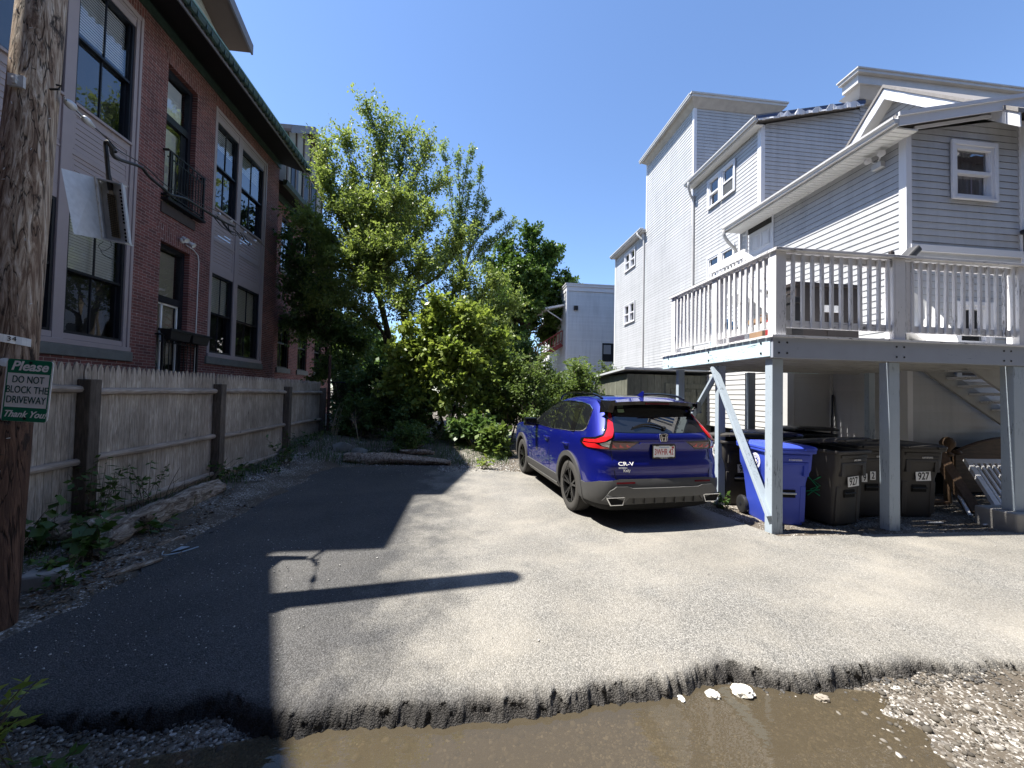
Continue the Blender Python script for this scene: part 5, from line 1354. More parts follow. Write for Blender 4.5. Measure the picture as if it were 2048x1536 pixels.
for (nm_, lab, x, y, z0, sx_, sy_, sz_, col) in (('tool_crate', 'red plastic crate behind the left deck railing', 4.75, 5.5, 2.46, .32, .25, .42, (.30, .03, .03)), ('duffel_bag', 'bright blue bag among the junk on the deck', 4.35, 6.3, 2.46, .3, .25, .5, (.05, .2, .4)), ('suitcase', 'upright black suitcase behind the deck corner', 4.5, 5.05, 2.46, .18, .26, .62, (.02, .02, .022)), ('cardboard_box', 'tan cardboard box on the deck beside the suitcase', 4.95, 6.1, 2.46, .3, .3, .55, (.28, .18, .11)), ('cooler', 'grey cooler box at the left of the deck', 4.25, 5.9, 2.46, .26, .2, .30, (.35, .36, .38))):
    mb = MB(); mb.box(x-sx_/2, x+sx_/2, y-sy_/2, y+sy_/2, z0, z0+sz_*.86); mb.box(x-sx_/2-.015, x+sx_/2+.015, y-sy_/2-.015, y+sy_/2+.015, z0+sz_*.86, z0+sz_)
    mb.tube(catmull([(x-sx_*.3, y, z0+sz_), (x-sx_*.25, y, z0+sz_+.06), (x+sx_*.25, y, z0+sz_+.06), (x+sx_*.3, y, z0+sz_)], 4), .012, 6)
    tag(mb.build(nm_, M_plain(nm_+'_skin', col, .6, .15, 5), loc=(x, y, z0), bevel=.02), lab, nm_.replace('_', ' '))
# ================================================================== WHEELED BINS
def rr_slice(w_, y0, y1, r_, n=4):
    hw, cy_, hh = w_/2, (y0+y1)/2, (y1-y0)/2
    return [(u, v_+cy_) for u, v_ in rrect(hw, hh, r_, n)]
def loft(mb, slices, zs, cap0=True, cap1=True, m=0):
    b = len(mb.v); n = len(slices[0])
    for s, z in zip(slices, zs):
        for (x, y) in s: mb.v.append((x, y, z if not callable(z) else z(x, y)))
    for i in range(len(slices)-1):
        for j in range(n): mb.f.append((b+i*n+j, b+i*n+(j+1) % n, b+(i+1)*n+(j+1) % n, b+(i+1)*n+j)); mb.m.append(m)
    if cap0: mb.f.append(tuple(b+j for j in range(n))[::-1]); mb.m.append(m)
    if cap1: mb.f.append(tuple(b+(len(slices)-1)*n+j for j in range(n))); mb.m.append(m)
def make_bin(label, loc, rz, body, lid, lid_tilt=0.0, number=None, serial=None, scale=1.0, seal=False, graffiti=False, split=False, number_h=.585):
    root = thing('wheeled_bin', label, 'bin', loc, rz, 'wheeled refuse bins under the deck'); root.scale = (scale,)*3; root['_local'] = 1
    mb = MB()
    prof = [(0.0, .46, -.25, .22, .05), (.03, .48, -.26, .24, .06), (.30, .50, -.275, .275, .06), (.56, .525, -.29, .31, .06), (.66, .55, -.31, .335, .06), (.74, .59, -.335, .35, .05), (.90, .605, -.345, .355, .05), (.97, .61, -.35, .36, .05)]
    loft(mb, [rr_slice(a[1], a[2], a[3], a[4]) for a in prof], [a[0] for a in prof])
    rim = rr_slice(.645, -.375, .375, .05); loft(mb, [rim, rr_slice(.66, -.385, .385, .05), rr_slice(.66, -.385, .385, .05)], [.955, .965, 1.0], True, True)
    # raised ribs and recessed panels on the front face
    for (x0, x1, z0, z1) in ((-.235, -.165, .05, .52), (.165, .235, .05, .52)): mb.add([(x0, -.268, z0), (x1, -.268, z0), (x1, -.292, z1), (x0, -.292, z1), (x0, -.25, z0), (x1, -.25, z0), (x1, -.27, z1), (x0, -.27, z1)], [(0, 1, 2, 3), (1, 5, 6, 2), (4, 0, 3, 7), (3, 2, 6, 7), (4, 5, 1, 0)])
    for (x0, x1, z0, z1, y) in ((-.235, -.17, .66, .84, -.352), (.17, .235, .66, .84, -.352), (-.19, .19, .80, .84, -.352), (-.25, .25, .90, .94, -.36)): mb.box(x0, x1, y, y+.05, z0, z1)
    bd = mb.build('bin_body', body, root, smooth=True, local=True, angle=35, bevel=.006)
    mb = MB(); mb.box(-.10, .10, -.296, -.283, .37, .47); mb.build('recess', MT['black'], root, local=True)
    mb = MB(); mb.tube([(-.105, -.302, .425), (.105, -.302, .425)], .013, 8); mb.build('catch_bar', MT['galv'] if seal else MT['black_plastic'], root, local=True, smooth=True)
    mb = MB(); ls = []
    for (a, z) in ((1.0, 0), (1.0, .025), (.93, .045), (.80, .055), (.5, .065)): ls.append(([(u*a, v_*a) for u, v_ in rr_slice(.67, -.40, .39, .06)], z))
    loft(mb, [l[0] for l in ls], [l[1] for l in ls])
    for x in (-.2, .2): mb.box(x-.05, x+.05, -.42, -.38, .0, .022)
    for x in (-.24, .0, .24): mb.box(x-.03, x+.03, .36, .43, -.015, .03)
    mb.tube([(-.27, .43, .01), (.27, .43, .01)], .016, 8)
    if lid_tilt:
        mb.v = [(x, .39+(y-.39)*math.cos(lid_tilt)-(z)*math.sin(-lid_tilt)*-1*0, z+(.39-y)*math.sin(lid_tilt)) for x, y, z in mb.v]
    mb.v = [(x, y, z+1.003) for x, y, z in mb.v]
    mb.build('lid', lid, root, local=True, smooth=True, angle=35)
    for s in (-1, 1):
        mb = MB(); c = Vector((s*.275, .28, .127))
        mb.lathe([(.075, -.03), (.10, -.032), (.122, -.024), (.127, 0), (.122, .024), (.10, .032), (.075, .03)], 24, c, (s, 0, 0)); w_ = mb.build('wheel', MT['black_plastic'], root, local=True, smooth=True, angle=35)
        mb = MB(); mb.lathe([(.03, -.02), (.03, .034), (.0, .036)], 12, c, (s, 0, 0))
        for i in range(8): a = i*math.pi/4; mb.beam(c+Vector((s*.02, .025*math.cos(a), .025*math.sin(a))), c+Vector((s*.02, .09*math.cos(a), .09*math.sin(a))), .018, .018, up=(1, 0, 0))
        mb.build('hub', MT['dark_frame'], w_, local=True)
    def sticker(x, z, w_, h_, txt, size, y=None, tilt=0.0):
        yy = y if y is not None else -(.29+(z-.56)*.25) if z < .66 else -.352
        mb = MB(); mb.ob((x, yy-.004, z), Vector((w_/2, 0, tilt*w_/2)), (0, .002, 0), (-tilt*h_/2, 0, h_/2)); mb.build('number_sticker', MT['sticker'], root, local=True)
        text_obj('number', txt, size, MT['ink'], frame((x, yy-.0075, z-.002), (1, 0, tilt), (0, 0, 1), (0, -1, 0)), root, 0, .0006, sx=.74, offset=.002)
    if number and not split: sticker(.03, number_h, .21, .13, number, .145, -.318, .05)
    if number and split:
        for i, ch in enumerate(number):
            if ch != ' ': sticker(-.13+i*.13, number_h+(.03 if i else 0), .085, .12, ch, .13, -.305)
    if serial:
        if not seal: mb = MB(); mb.box(.02, .22, -.3545, -.3525, .865, .895); mb.build('serial_label', MT['dark_frame'], root, local=True)
        text_obj('serial_number', serial, .034, MT['sticker'], frame((.06, -.3625 if False else -.356, .868 if False else .87), (1, 0, 0), (0, 0, 1), (0, -1, 0)), root, 0, .0005, sx=.9)
    if seal:
        for s in (-1, 1):
            c = Vector((s*.312, -.12, .82)); M_ = frame(c, (0, -s, 0), (0, 0, 1), (s, 0, 0))
            mb = MB()
            def ringd(r0, r1, k0=0, k1=40, n=40):
                for i in range(k0, k1):
                    a, b = 2*math.pi*i/n, 2*math.pi*(i+1)/n
                    mb.add([M_@Vector((r*math.cos(q), r*math.sin(q), .001)) for r, q in ((r0, a), (r1, a), (r1, b), (r0, b))], [(0, 1, 2, 3)])
            ringd(.098, .105); ringd(.066, .070)
            for i in range(26): ringd(.074, .094, i*3, i*3+2, 78)
            ringd(.0, .022); ringd(.034, .042, 2, 12); ringd(.034, .044, 20, 36); ringd(.05, .058, 5, 18)
            mb.build('city_seal', MT['sticker'], root, local=True)
    if graffiti:
        mb = MB()
        for pts in ([(.12, .62), (.02, .55), (.11, .5), (-.02, .42), (.1, .36)], [(-.05, .6), (.08, .47), (-.06, .33)], [(.1, .44), (-.08, .38)]):
            P_ = [Vector((-.268-(z-.3)*.05, -y, z)) for y, z in pts]; mb.tube(P_, .007, 5)
        mb.build('graffiti', M_plain('green_spray', (.03, .30, .14), .7, .2), root, local=True)
    return root
MT['bin_blue'] = M_plain('blue_bin_plastic', (.035, .065, .42), .45, .08, 4, bump=.05, bscale=200)
MT['bin_black'] = M_plain('dusty_black_bin_plastic', (.045, .042, .04), .55, .25, 4, bump=.06, bscale=200)
MT['bin_navy'] = M_plain('navy_lid_plastic', (.02, .03, .12), .45, .1, 4)
make_bin('blue recycling bin with city seal behind the front deck post', (4.25, 5.04, 0), R(-9), MT['bin_blue'], MT['bin_blue'], 0, None, '01220103556', 1.0, True)
make_bin('black bin with lid ajar and 927 sticker, right of the blue bin', (5.03, 5.02, 0), R(12), MT['bin_black'], MT['bin_black'], R(9), '927', '640128806', 1.0, False, True)
make_bin('black bin with separate 9 and 2 digits behind the second deck post', (5.82, 5.36, 0), R(-2), MT['bin_black'], MT['bin_black'], 0, '92', '6201083', 1.0, split=True, number_h=.56)
make_bin('black bin with 927 sticker right of the second deck post', (6.52, 5.28, 0), R(-7), MT['bin_black'], MT['bin_black'], 0, '927', '6201876902', 1.0, number_h=.60)
make_bin('black bin with green graffiti behind the diagonal brace', (4.28, 5.98, 0), R(-6), MT['bin_black'], MT['bin_black'], R(5), '927', None, 1.0, True, True, number_h=.58)
make_bin('dark bin with navy lid in the back row behind the blue bin', (5.02, 6.15, 0), R(3), MT['bin_black'], MT['bin_navy'], 0, None, None, 1.06)
make_bin('black bin at the back with its lid showing over the 9 2 bin', (5.85, 6.35, 0), R(-4), MT['bin_black'], MT['bin_black'], R(3), None, None, 1.10)
# ================================================================== JUNK UNDER AND BESIDE THE DECK
MT['brown_wood'] = M_wood('old_brown_wood', (.05, .032, .022), (.11, .068, .042), (.19, .12, .075), 'x', .55, .7, .2, False)
MT['brown_wood_z'] = M_wood('old_brown_post', (.07, .045, .03), (.14, .09, .055), (.22, .15, .10), 'z', .7, .7, .2, False)
hb = thing('headboard', 'dark brown wooden headboard with arched top leaning on the house wall', 'headboard', (9.2, 6.1, 0))
mb = MB(); pts = []
for i in range(25):
    u = -1+2*i/24; pts.append((9.75+u*1.25, .72+.34*math.cos(u*1.45)**.7 if abs(u) < .98 else .80))
mb.prism([(x, 5.98, z) for x, z in pts]+[(11.0, 5.98, .1), (8.5, 5.98, .1)], (0, .05, 0)); mb.build('panel', MT['brown_wood'], hb, bevel=.008)
mb = MB(); mb.tube([(x, 5.97, z+.01) for x, z in pts], [.03]*25, 8); mb.ico((8.5, 5.96, .80), .07, .05, 2, (1.3, .7, .7)); mb.build('carved_rail', MT['brown_wood'], hb, smooth=True)
mb = MB(); mb.lathe([(.05, 0), (.05, .45), (.03, .47), (.055, .52), (.065, .60), (.035, .68), (.03, .78), (.075, .80), (.075, .83), (.03, .86), (.05, .90), (.095, .96), (.10, 1.02), (.06, 1.09), (.0, 1.11)], 18, (0, 0, 0)); o = mb.build('bedpost', MT['brown_wood_z'], smooth=True, angle=50); o.location = (8.02, 5.75, -.02); WL[o] = o.location; tag(o, 'turned brown bedpost with round finial standing by the headboard', 'bedpost')
mb = MB(); mb.beam((7.50, 5.05, .03), (7.66, 5.62, .82), .14, .12); mb.build('x', MT['brown_wood_z'])
o = bpy.data.objects['x']; o.name = 'timber_beam'; o.data.name = 'timber_beam'; tag(o, 'stout brown timber beam leaning beside the last black bin', 'beam')
for k, (p, q, w_, lab) in enumerate((((7.0, 5.5, .06), (7.42, 5.35, .12), .16, 'short dark plank lying behind the last black bin'), ((7.05, 5.45, .03), (7.35, 5.75, .34), .13, 'broken brown plank propped up behind the last black bin'))):
    mb = MB(); mb.beam(p, q, w_, .04); tag(mb.build('plank', MT['brown_wood_z'], loc=p), lab, 'plank')
lf = thing('railing_section', 'old white railing section leaning at the right under the deck', 'railing', (8.0, 5.2, 0))
p0, pu, pv = Vector((7.5, 4.72, .03)), Vector((.62, .86, .70)), Vector((1.0, -.04, .0))
mb = MB()
for f in (.03, .97): mb.beam(p0+pu*f, p0+pu*f+pv*1.1, .09, .035, up=pu.cross(pv))
mb.beam(p0+pv*.02, p0+pu+pv*.02, .08, .05, up=pu.cross(pv)); mb.build('rail', MT['white_peel'], lf)
mb = MB()
for i in range(10): mb.beam(p0+pu*.05+pv*(.12+i*.1), p0+pu*.95+pv*(.12+i*.1), .038, .03, up=pu.cross(pv))
mb.build('slats', MT['white_peel'], lf)
mb = MB(); mb.beam((7.32, 4.98, .02), (7.85, 5.75, .72), .03, .03); tag(mb.build('grey_bar', MT['white_peel'], loc=(7.32, 4.98, .02)), 'thin pale wooden bar leaning left of the white railing section', 'bar')
mb = MB(); mb.beam((6.98, 7.62, .9), (7.55, 7.7, 1.9), .03, .07) if False else mb.beam((8.02-.25, 7.62, .7), (7.90, 7.72, 1.78), .03, .06); tag(mb.build('leaning_board', MT['dark_frame'], loc=(7.8, 7.6, .7)), 'thin black board leaning in the dark corner under the deck', 'board')
cl = thing('picnic_cooler', 'teal cooler with white lid and metal leg between car and deck', 'cooler', (3.95, 6.5, 0))
mb = MB(); mb.box(3.72, 4.2, 6.2, 6.55, .12, .46); mb.build('tub', M_plain('teal_plastic', (.03, .17, .24), .5, .1, 5), cl, bevel=.03)
mb = MB(); mb.box(3.70, 4.22, 6.18, 6.57, .46, .56); mb.build('lid', MT['white_plastic'], cl, bevel=.02)
mb = MB(); mb.tube(catmull([(3.72, 6.1, .15), (3.68, 6.05, .06), (3.75, 6.03, .03), (4.1, 6.03, .03), (4.16, 6.05, .08), (4.12, 6.12, .15), (3.72, 6.1, .15)], 4), .014, 8); mb.build('leg_frame', MT['chrome'], cl, smooth=True)
# small litter under the deck
for (x, y, L_, a, lab) in ((7.0, 4.62, .28, 12, 'pale wood splinter lying near the concrete pier'), (6.3, 4.75, .2, -8, 'white scrap of trim lying behind the second deck post'), (7.35, 5.0, .3, 25, 'long white stick lying at the foot of the railing section')):
    mb = MB(); mb.beam((x, y, .014), (x+L_*math.cos(R(a)), y+L_*math.sin(R(a)), .02), .025, .012); tag(mb.build('wood_scrap', MT['white_peel_x'], loc=(x, y, 0)), lab, 'wood scrap')
# ================================================================== BLUE SUV
CAR_RZ = math.atan2(.31, 2.70)            # nose turned to the left
car = thing('parked_suv', 'metallic blue SUV parked facing away beside the deck', 'car', (2.385, 5.68, 0), CAR_RZ); car['_local'] = 1
t = NT('blue_car_paint')
fl = t.noise(t.coord(), 420, 2)
t.b.inputs['Metallic'].default_value = .4; t.b.inputs['Coat Weight'].default_value = 1.0; t.b.inputs['Coat Roughness'].default_value = .025; t.b.inputs['Coat IOR'].default_value = 1.55
t.l(t.mix(fl, (.002, .005, .13), (.004, .009, .21)), t.b.inputs['Base Color']); t.b.inputs['Roughness'].default_value = .42
MT['paint'] = t.mat
t.b.inputs['Specular IOR Level'].default_value = .25
MT['clad'] = M_plain('dark_grey_cladding', (.055, .055, .055), .6, .12, 8, bump=.06, bscale=300)
MT['lowclad'] = M_plain('satin_grey_bumper', (.09, .09, .088), .45, .06, 8)
MT['gloss_black'] = M_plain('gloss_black', (.006, .006, .007), .06, .1, 6, spec=.6)
t = NT('tinted_glass'); t.b.inputs['Base Color'].default_value = (.008, .009, .011, 1); t.b.inputs['Roughness'].default_value = .02; t.b.inputs['Specular IOR Level'].default_value = .75; t.b.inputs['IOR'].default_value = 1.6; MT['tint'] = t.mat
t = NT('red_lens'); t.b.inputs['Base Color'].default_value = (.55, .012, .016, 1); t.b.inputs['Roughness'].default_value = .08; t.b.inputs['Coat Weight'].default_value = 1; t.b.inputs['Coat Roughness'].default_value = .02; MT['lens'] = t.mat
t = NT('deep_red_lens'); t.b.inputs['Base Color'].default_value = (.10, .006, .009, 1); t.b.inputs['Roughness'].default_value = .06; t.b.inputs['Coat Weight'].default_value = 1; MT['lens_dark'] = t.mat
t = NT('clear_lens'); t.b.inputs['Base Color'].default_value = (.55, .55, .56, 1); t.b.inputs['Metallic'].default_value = .8; t.b.inputs['Roughness'].default_value = .18; MT['clear'] = t.mat
MT['tyre'] = M_plain('tyre_rubber', (.045, .043, .04), .85, .2, 9, bump=.1, bscale=120)
MT['rim'] = M_plain('dark_alloy', (.02, .02, .021), .25, .1, 8, metallic=.6)
#      z     w     sr      sf    cx   cs
SL = [(.20, .80, -.78, 3.52, .20, .30), (.26, .87, -.88, 3.62, .20, .32), (.34, .905, -.935, 3.68, .20, .34), (.44, .918, -.965, 3.70, .20, .35), (.54, .924, -.975, 3.70, .20, .35), (.60, .926, -.965, 3.70, .20, .35),
      (.66, .928, -.945, 3.70, .21, .35), (.76, .930, -.950, 3.69, .22, .34), (.82, .931, -.945, 3.68, .22, .34), (.90, .931, -.905, 3.65, .22, .33), (.98, .930, -.895, 3.58, .22, .33), (1.03, .927, -.905, 3.40, .22, .33), (1.08, .918, -.915, 3.0, .22, .32),
      (1.13, .902, -.915, 2.42, .22, .32), (1.18, .885, -.895, 2.18, .22, .32), (1.26, .862, -.835, 1.98, .22, .32), (1.36, .830, -.755, 1.76, .22, .34), (1.46, .797, -.665, 1.52, .23, .38), (1.54, .765, -.60, 1.30, .24, .42), (1.60, .725, -.55, 1.08, .26, .46),
      (1.635, .675, -.51, .88, .28, .5), (1.655, .60, -.44, .66, .3, .5), (1.667, .45, -.30, .42, .3, .4)]
SLA = np.array(SL)
def prm(z):
    return [float(np.interp(z, SLA[:, 0], SLA[:, k])) for k in range(1, 6)]
def crown(x, w): return .055*(x/w)**2
def side_x(s, z):
    w, sr, sf, cx, cs = prm(z)
    s0 = sr+crown(w-cx, w)+cs; s1 = sf-cs*1.6
    tap = .0
    bulge = -.012*((s-1.35)/1.9)**2
    if s < s0:
        k = min(1, (s0-s)/cs); x = w-cx+cx*math.sqrt(max(0, 1-k*k))
    elif s > s1:
        k = min(1, (s-s1)/(cs*1.6)); x = w-cx*1.5+cx*1.5*math.sqrt(max(0, 1-k*k))
    else: x = w
    taper = 0.0
    if z > 1.08: taper = .05*max(0, (.4-s))/1.3*min(1, (z-1.08)/.3)
    return max(0, x+bulge-taper)
def rear_s(x, z):
    w, sr, sf, cx, cs = prm(z); ax = abs(x)
    if ax > w-cx-.08:
        s = sr
        for _ in range(3):
            tp = .05*max(0, (.4-s))/1.3*min(1, max(0, (z-1.08)/.3))+.012*((s-1.35)/1.9)**2
            a2 = ax+tp*min(1, max(0, (ax-(w-cx-.08))/.10))
            k = min(1, max(0, (a2-(w-cx))/cx)); s = sr+crown(min(a2, w-cx), w)+cs*(1-math.sqrt(max(0, 1-k*k)))
        return s
    if ax <= w-cx: return sr+crown(ax, w)
    k = min(1, (ax-(w-cx))/cx)
    return sr+crown(w-cx, w)+cs*(1-math.sqrt(max(0, 1-k*k)))
def slice_pts(z, n=(10, 10, 34, 8, 6)):
    w, sr, sf, cx, cs = prm(z); out = []
    for i in range(n[0]): x = (w-cx)*i/n[0]; out.append((x, sr+crown(x, w)))
    s0 = sr+crown(w-cx, w)+cs
    for i in range(n[1]):
        a = math.pi/2*i/n[1]; out.append((w-cx+cx*math.sin(a), s0-cs*math.cos(a)))
    s1 = sf-cs*1.6
    for i in range(n[2]): s = s0+(s1-s0)*i/n[2]; out.append((w, s))
    for i in range(n[3]):
        a = math.pi/2*i/n[3]; out.append((w-cx*1.5+cx*1.5*math.cos(a), s1+cs*1.6*math.sin(a)))
    xf = w-cx*1.5
    for i in range(n[4]+1): x = xf*(1-i/n[4]); out.append((x, sf))
    res = []
    for (x, s) in out:
        if x > w-cx*1.5 and s > s0-cs: 
            b_ = -.012*((s-1.35)/1.9)**2; tp = .05*max(0, (.4-s))/1.3*min(1, max(0, (z-1.08)/.3)); x = max(0, x+b_-tp)
        res.append((x, s))
    return res
zs_ = [.20, .23, .26, .30, .34, .39, .44, .49, .54, .57, .60, .63, .66, .71, .76, .79, .82, .86, .90, .94, .98, 1.005, 1.03, 1.055, 1.08, 1.105, 1.13, 1.155, 1.18, 1.22, 1.26, 1.31, 1.36, 1.41, 1.46, 1.50, 1.54, 1.57, 1.60, 1.618, 1.635, 1.645, 1.655, 1.662, 1.667]
mb = MB(); half = [slice_pts(z) for z in zs_]; N = len(half[0])
ringn = 2*N-2
for h, z in zip(half, zs_):
    for (x, s) in h: mb.v.append((x, s, z))
    for (x, s) in h[1:-1][::-1]: mb.v.append((-x, s, z))
for i in range(len(zs_)-1):
    for j in range(ringn): mb.f.append((i*ringn+j, i*ringn+(j+1) % ringn, (i+1)*ringn+(j+1) % ringn, (i+1)*ringn+j)); mb.m.append(0)
mb.f.append(tuple(range(ringn))[::-1]); mb.m.append(0); mb.f.append(tuple((len(zs_)-1)*ringn+j for j in range(ringn))); mb.m.append(0)
body = mb.build('body', MT['paint'], car, local=True, smooth=True, angle=50)
# wheel wells
cut = MB()
WH = [(-1, 0.0), (1, 0.0), (-1, 2.70), (1, 2.70)]
for sd, s in WH: cut.lathe([(.415, 0), (.415, .62)], 40, (sd*.52, s, .37), (sd, 0, 0))
co = cut.build('cutter', MT['black'], None)
co.parent = car
bo = body.modifiers.new('wells', 'BOOLEAN'); bo.object = co; bo.operation = 'DIFFERENCE'; bo.solver = 'EXACT'
dg = bpy.context.evaluated_depsgraph_get(); dg.update()
nm_ = bpy.data.meshes.new_from_object(body.evaluated_get(dg)); body.modifiers.clear(); old = body.data; body.data = nm_; nm_.name = 'body'
bpy.data.objects.remove(co)
body.data.materials.clear(); body.data.materials.append(MT['paint']); body.data.materials.append(MT['black']); body.data.materials.append(MT['gloss_black'])
for p_ in body.data.polygons:
    c = p_.center
    p_.use_smooth = True
    if c.z > 1.645 and abs(c.x) < .6: p_.material_index = 2
    if c.z < .345: p_.material_index = 1
    for sd, s in WH:
        if c.x*sd > .5 and c.x*sd < .90 and math.hypot(c.y-s, c.z-.37) < .42 and abs(p_.normal.x) < .5: p_.material_index = 1
    for sd, s in WH:
        if abs(c.x*sd-.52) < .02 and math.hypot(c.y-s, c.z-.37) < .42: p_.material_index = 1
try: body.data.set_sharp_from_angle(angle=R(42))
except Exception: pass
def patch(name, poly, fn, off, mat, grid=.035, thick=.012, smooth=True, parent=None):
    """A panel lying on the body: outline in 2D, fn maps (a,b,offset) to car coordinates."""
    pts = []
    n = len(poly)
    for i in range(n):
        a, b = Vector(poly[i]), Vector(poly[(i+1) % n]); k = max(1, int((b-a).length/grid))
        for j in range(k): pts.append(a.lerp(b, j/k))
    nb = len(pts)
    xs_, ys_ = [p[0] for p in pts], [p[1] for p in pts]
    inner = []
    gx = np.arange(min(xs_)+grid/2, max(xs_), grid); gy = np.arange(min(ys_)+grid/2, max(ys_), grid)
    def inside(x, y):
        c = False; j = n-1
        for i in range(n):
            xi, yi, xj, yj = *poly[i], *poly[j]
            if (yi > y) != (yj > y) and x < (xj-xi)*(y-yi)/(yj-yi)+xi: c = not c
            j = i
        return c
    for x in gx:
        for y in gy:
            if inside(x, y) and min((Vector((x, y))-p).length for p in pts) > grid*.45: inner.append(Vector((x, y)))
    allp = [Vector((p[0], p[1])) for p in pts]+inner
    r_ = geometry.delaunay_2d_cdt(allp, [(i, (i+1) % nb) for i in range(nb)], [list(range(nb))], 1, 1e-5)
    V2, F2 = r_[0], r_[2]
    m_ = MB()
    top = [fn(v_[0], v_[1], off) for v_ in V2]
    m_.v = [tuple(v_) for v_ in top]; fs = [tuple(f) for f in F2]
    # orient outwards
    c0 = Vector((0, 1.2, .8)); 
    f0 = fs[0]; a, b, c = (Vector(m_.v[i]) for i in f0[:3]); nr = (b-a).cross(c-a)
    if nr.dot(a-c0) < 0: fs = [f[::-1] for f in fs]
    m_.f = fs; m_.m = [0]*len(fs)
    base_ = len(m_.v)
    for p in pts: m_.v.append(tuple(fn(p[0], p[1], off)))
    for p in pts: m_.v.append(tuple(fn(p[0], p[1], off-thick)))
    for i in range(nb):
        j = (i+1) % nb; m_.f.append((base_+i, base_+j, base_+nb+j, base_+nb+i)); m_.m.append(0)
    return m_.build(name, mat, parent or car, local=True, smooth=smooth, angle=40)
def fside(sd):
    def f(s, z, off):
        e = .01; x = side_x(s, z); dxs = (side_x(s+e, z)-side_x(s-e, z))/(2*e); dxz = (side_x(s, z+e)-side_x(s, z-e))/(2*e)
        nr = Vector((1, -dxs, -dxz)).normalized(); p = Vector((x, s, z))+nr*off
        return Vector((sd*p.x, p.y, p.z))
    return f
def frear(x, z, off):
    e = .01; s = rear_s(x, z); dx = (rear_s(x+e, z)-rear_s(x-e, z))/(2*e); dz = (rear_s(x, z+e)-rear_s(x, z-e))/(2*e)
    nr = Vector((dx, -1, dz)).normalized()
    return Vector((x, s, z))+nr*off
def corner(sd):
    """Wraps round the rear corner: a<0 on the side, a>0 across the back (arc length from the middle of the corner)."""
    def f(a, z, off):
        w, sr, sf, cx, cs = prm(z); s0 = sr+crown(w-cx, w)+cs; L = .39
        if a > L/2:
            x = w-cx-(a-L/2); p = frear(x, z, off)
        elif a < -L/2: p = fside(1)(s0+(-L/2-a), z, off)
        else:
            th = (L/2-a)/L*math.pi/2
            x = w-cx+cx*math.sin(th); s = s0-cs*math.cos(th); nr = Vector((math.sin(th)/cx, -math.cos(th)/cs, 0)).normalized()
            tp = .05*max(0, (.4-s))/1.3*min(1, max(0, (z-1.08)/.3)); p = Vector((x-.012*((s-1.35)/1.9)**2-tp, s, z))+nr*off
        return Vector((sd*p.x, p.y, p.z))
    return f
# side glass, pillars, chrome line
SG = [(1.86, 1.12), (1.52, 1.31), (1.18, 1.46), (.85, 1.54), (.40, 1.565), (-.05, 1.555), (-.30, 1.52), (-.40, 1.47), (-.455, 1.27), (-.445, 1.215), (-.39, 1.185), (-.30, 1.172), (.0, 1.145), (.8, 1.115)]
for sd in (-1, 1):
    g = patch('side_glass', SG, fside(sd), .004, MT['tint'], .05)
    for (a, b, c, d_) in ((.75, .85, .80, .68), (.02, -.07, .0, .11)):
        patch('door_pillar', [(a, 1.135), (b-.05, 1.135), (c-.10, 1.545), (d_+.02, 1.545)], fside(sd), .007, MT['gloss_black'], .05, parent=g)
    ring = [fside(sd)(s, z, .006) for s, z in SG]; m_ = MB(); m_.tube(ring+[ring[0]], .008, 6); m_.build('window_trim', MT['chrome'], car, local=True, smooth=True)
    # doors: shut lines drawn by thin dark gaps, handles
    for s_ in (.86, -.02):
        m_ = MB(); m_.tube([fside(sd)(s_+dx_, z, .0005) for z, dx_ in ((1.08, 0), (.9, .0), (.7, .01), (.52, .0 if s_ > .5 else .16), (.42, .02 if s_ > .5 else .28))], .0035, 4); m_.build('shut_line', MT['black'], car, local=True)
    m_ = MB(); m_.tube([fside(sd)(s_, z, .0005) for s_, z in ((1.93, 1.07), (1.97, .9), (1.95, .6), (1.92, .42))], .0035, 4); m_.build('shut_line', MT['black'], car, local=True)
    for s_ in (.98, .10):
        m_ = MB(); P_ = [fside(sd)(s_+dx_, .955+dz_, o_) for dx_, dz_, o_ in ((-.09, 0, .0), (-.07, .003, .032), (.0, .005, .04), (.07, .003, .032), (.10, 0, .0))]; m_.tube(catmull(P_, 4), .013, 8); m_.build('door_handle', MT['paint'], car, local=True, smooth=True)
    # mirror
    m_ = MB(); b_ = fside(sd)(1.62, 1.10, 0); m_.ob(b_+Vector((sd*.14, 0, .06)), (.115, 0, 0), (0, .07, 0), (0, 0, .075)); m_.ob(b_+Vector((sd*.05, .02, .0)), (.05, 0, 0), (0, .03, 0), (0, 0, .025)); m_.build('wing_mirror', MT['gloss_black'], car, local=True, bevel=.035, seg=4, smooth=True)
    # cladding: arches and sill
    for s_ in (0.0, 2.70):
        ringo = [(s_+.485*math.cos(R(a)), .37+.485*math.sin(R(a))) for a in range(-18, 199, 6)]; ringi = [(s_+.415*math.cos(R(a)), .37+.415*math.sin(R(a))) for a in range(198, -19, -6)]
        lo_ = [(max(min(s, 3.3), -.64), z) for s, z in ringo+ringi]
        patch('arch_cladding', lo_, fside(sd), .022, MT['clad'], .05, .03)
    patch('sill', [(.40, .21), (2.28, .21), (2.24, .43), (.44, .43)], fside(sd), .024, MT['clad'], .08, .03)
    patch('sill_strip', [(.5, .235), (2.2, .235), (2.2, .30), (.5, .30)], fside(sd), .034, MT['lowclad'], .1, .02)
    m_ = MB(); m_.tube(catmull([(sd*.60, 1.22, 1.58), (sd*.625, 1.05, 1.655), (sd*.64, .6, 1.695), (sd*.645, 0, 1.69), (sd*.64, -.30, 1.665), (sd*.63, -.46, 1.62)], 6), .017, 8); m_.build('roof_rail', MT['gloss_black'], car, local=True, smooth=True)
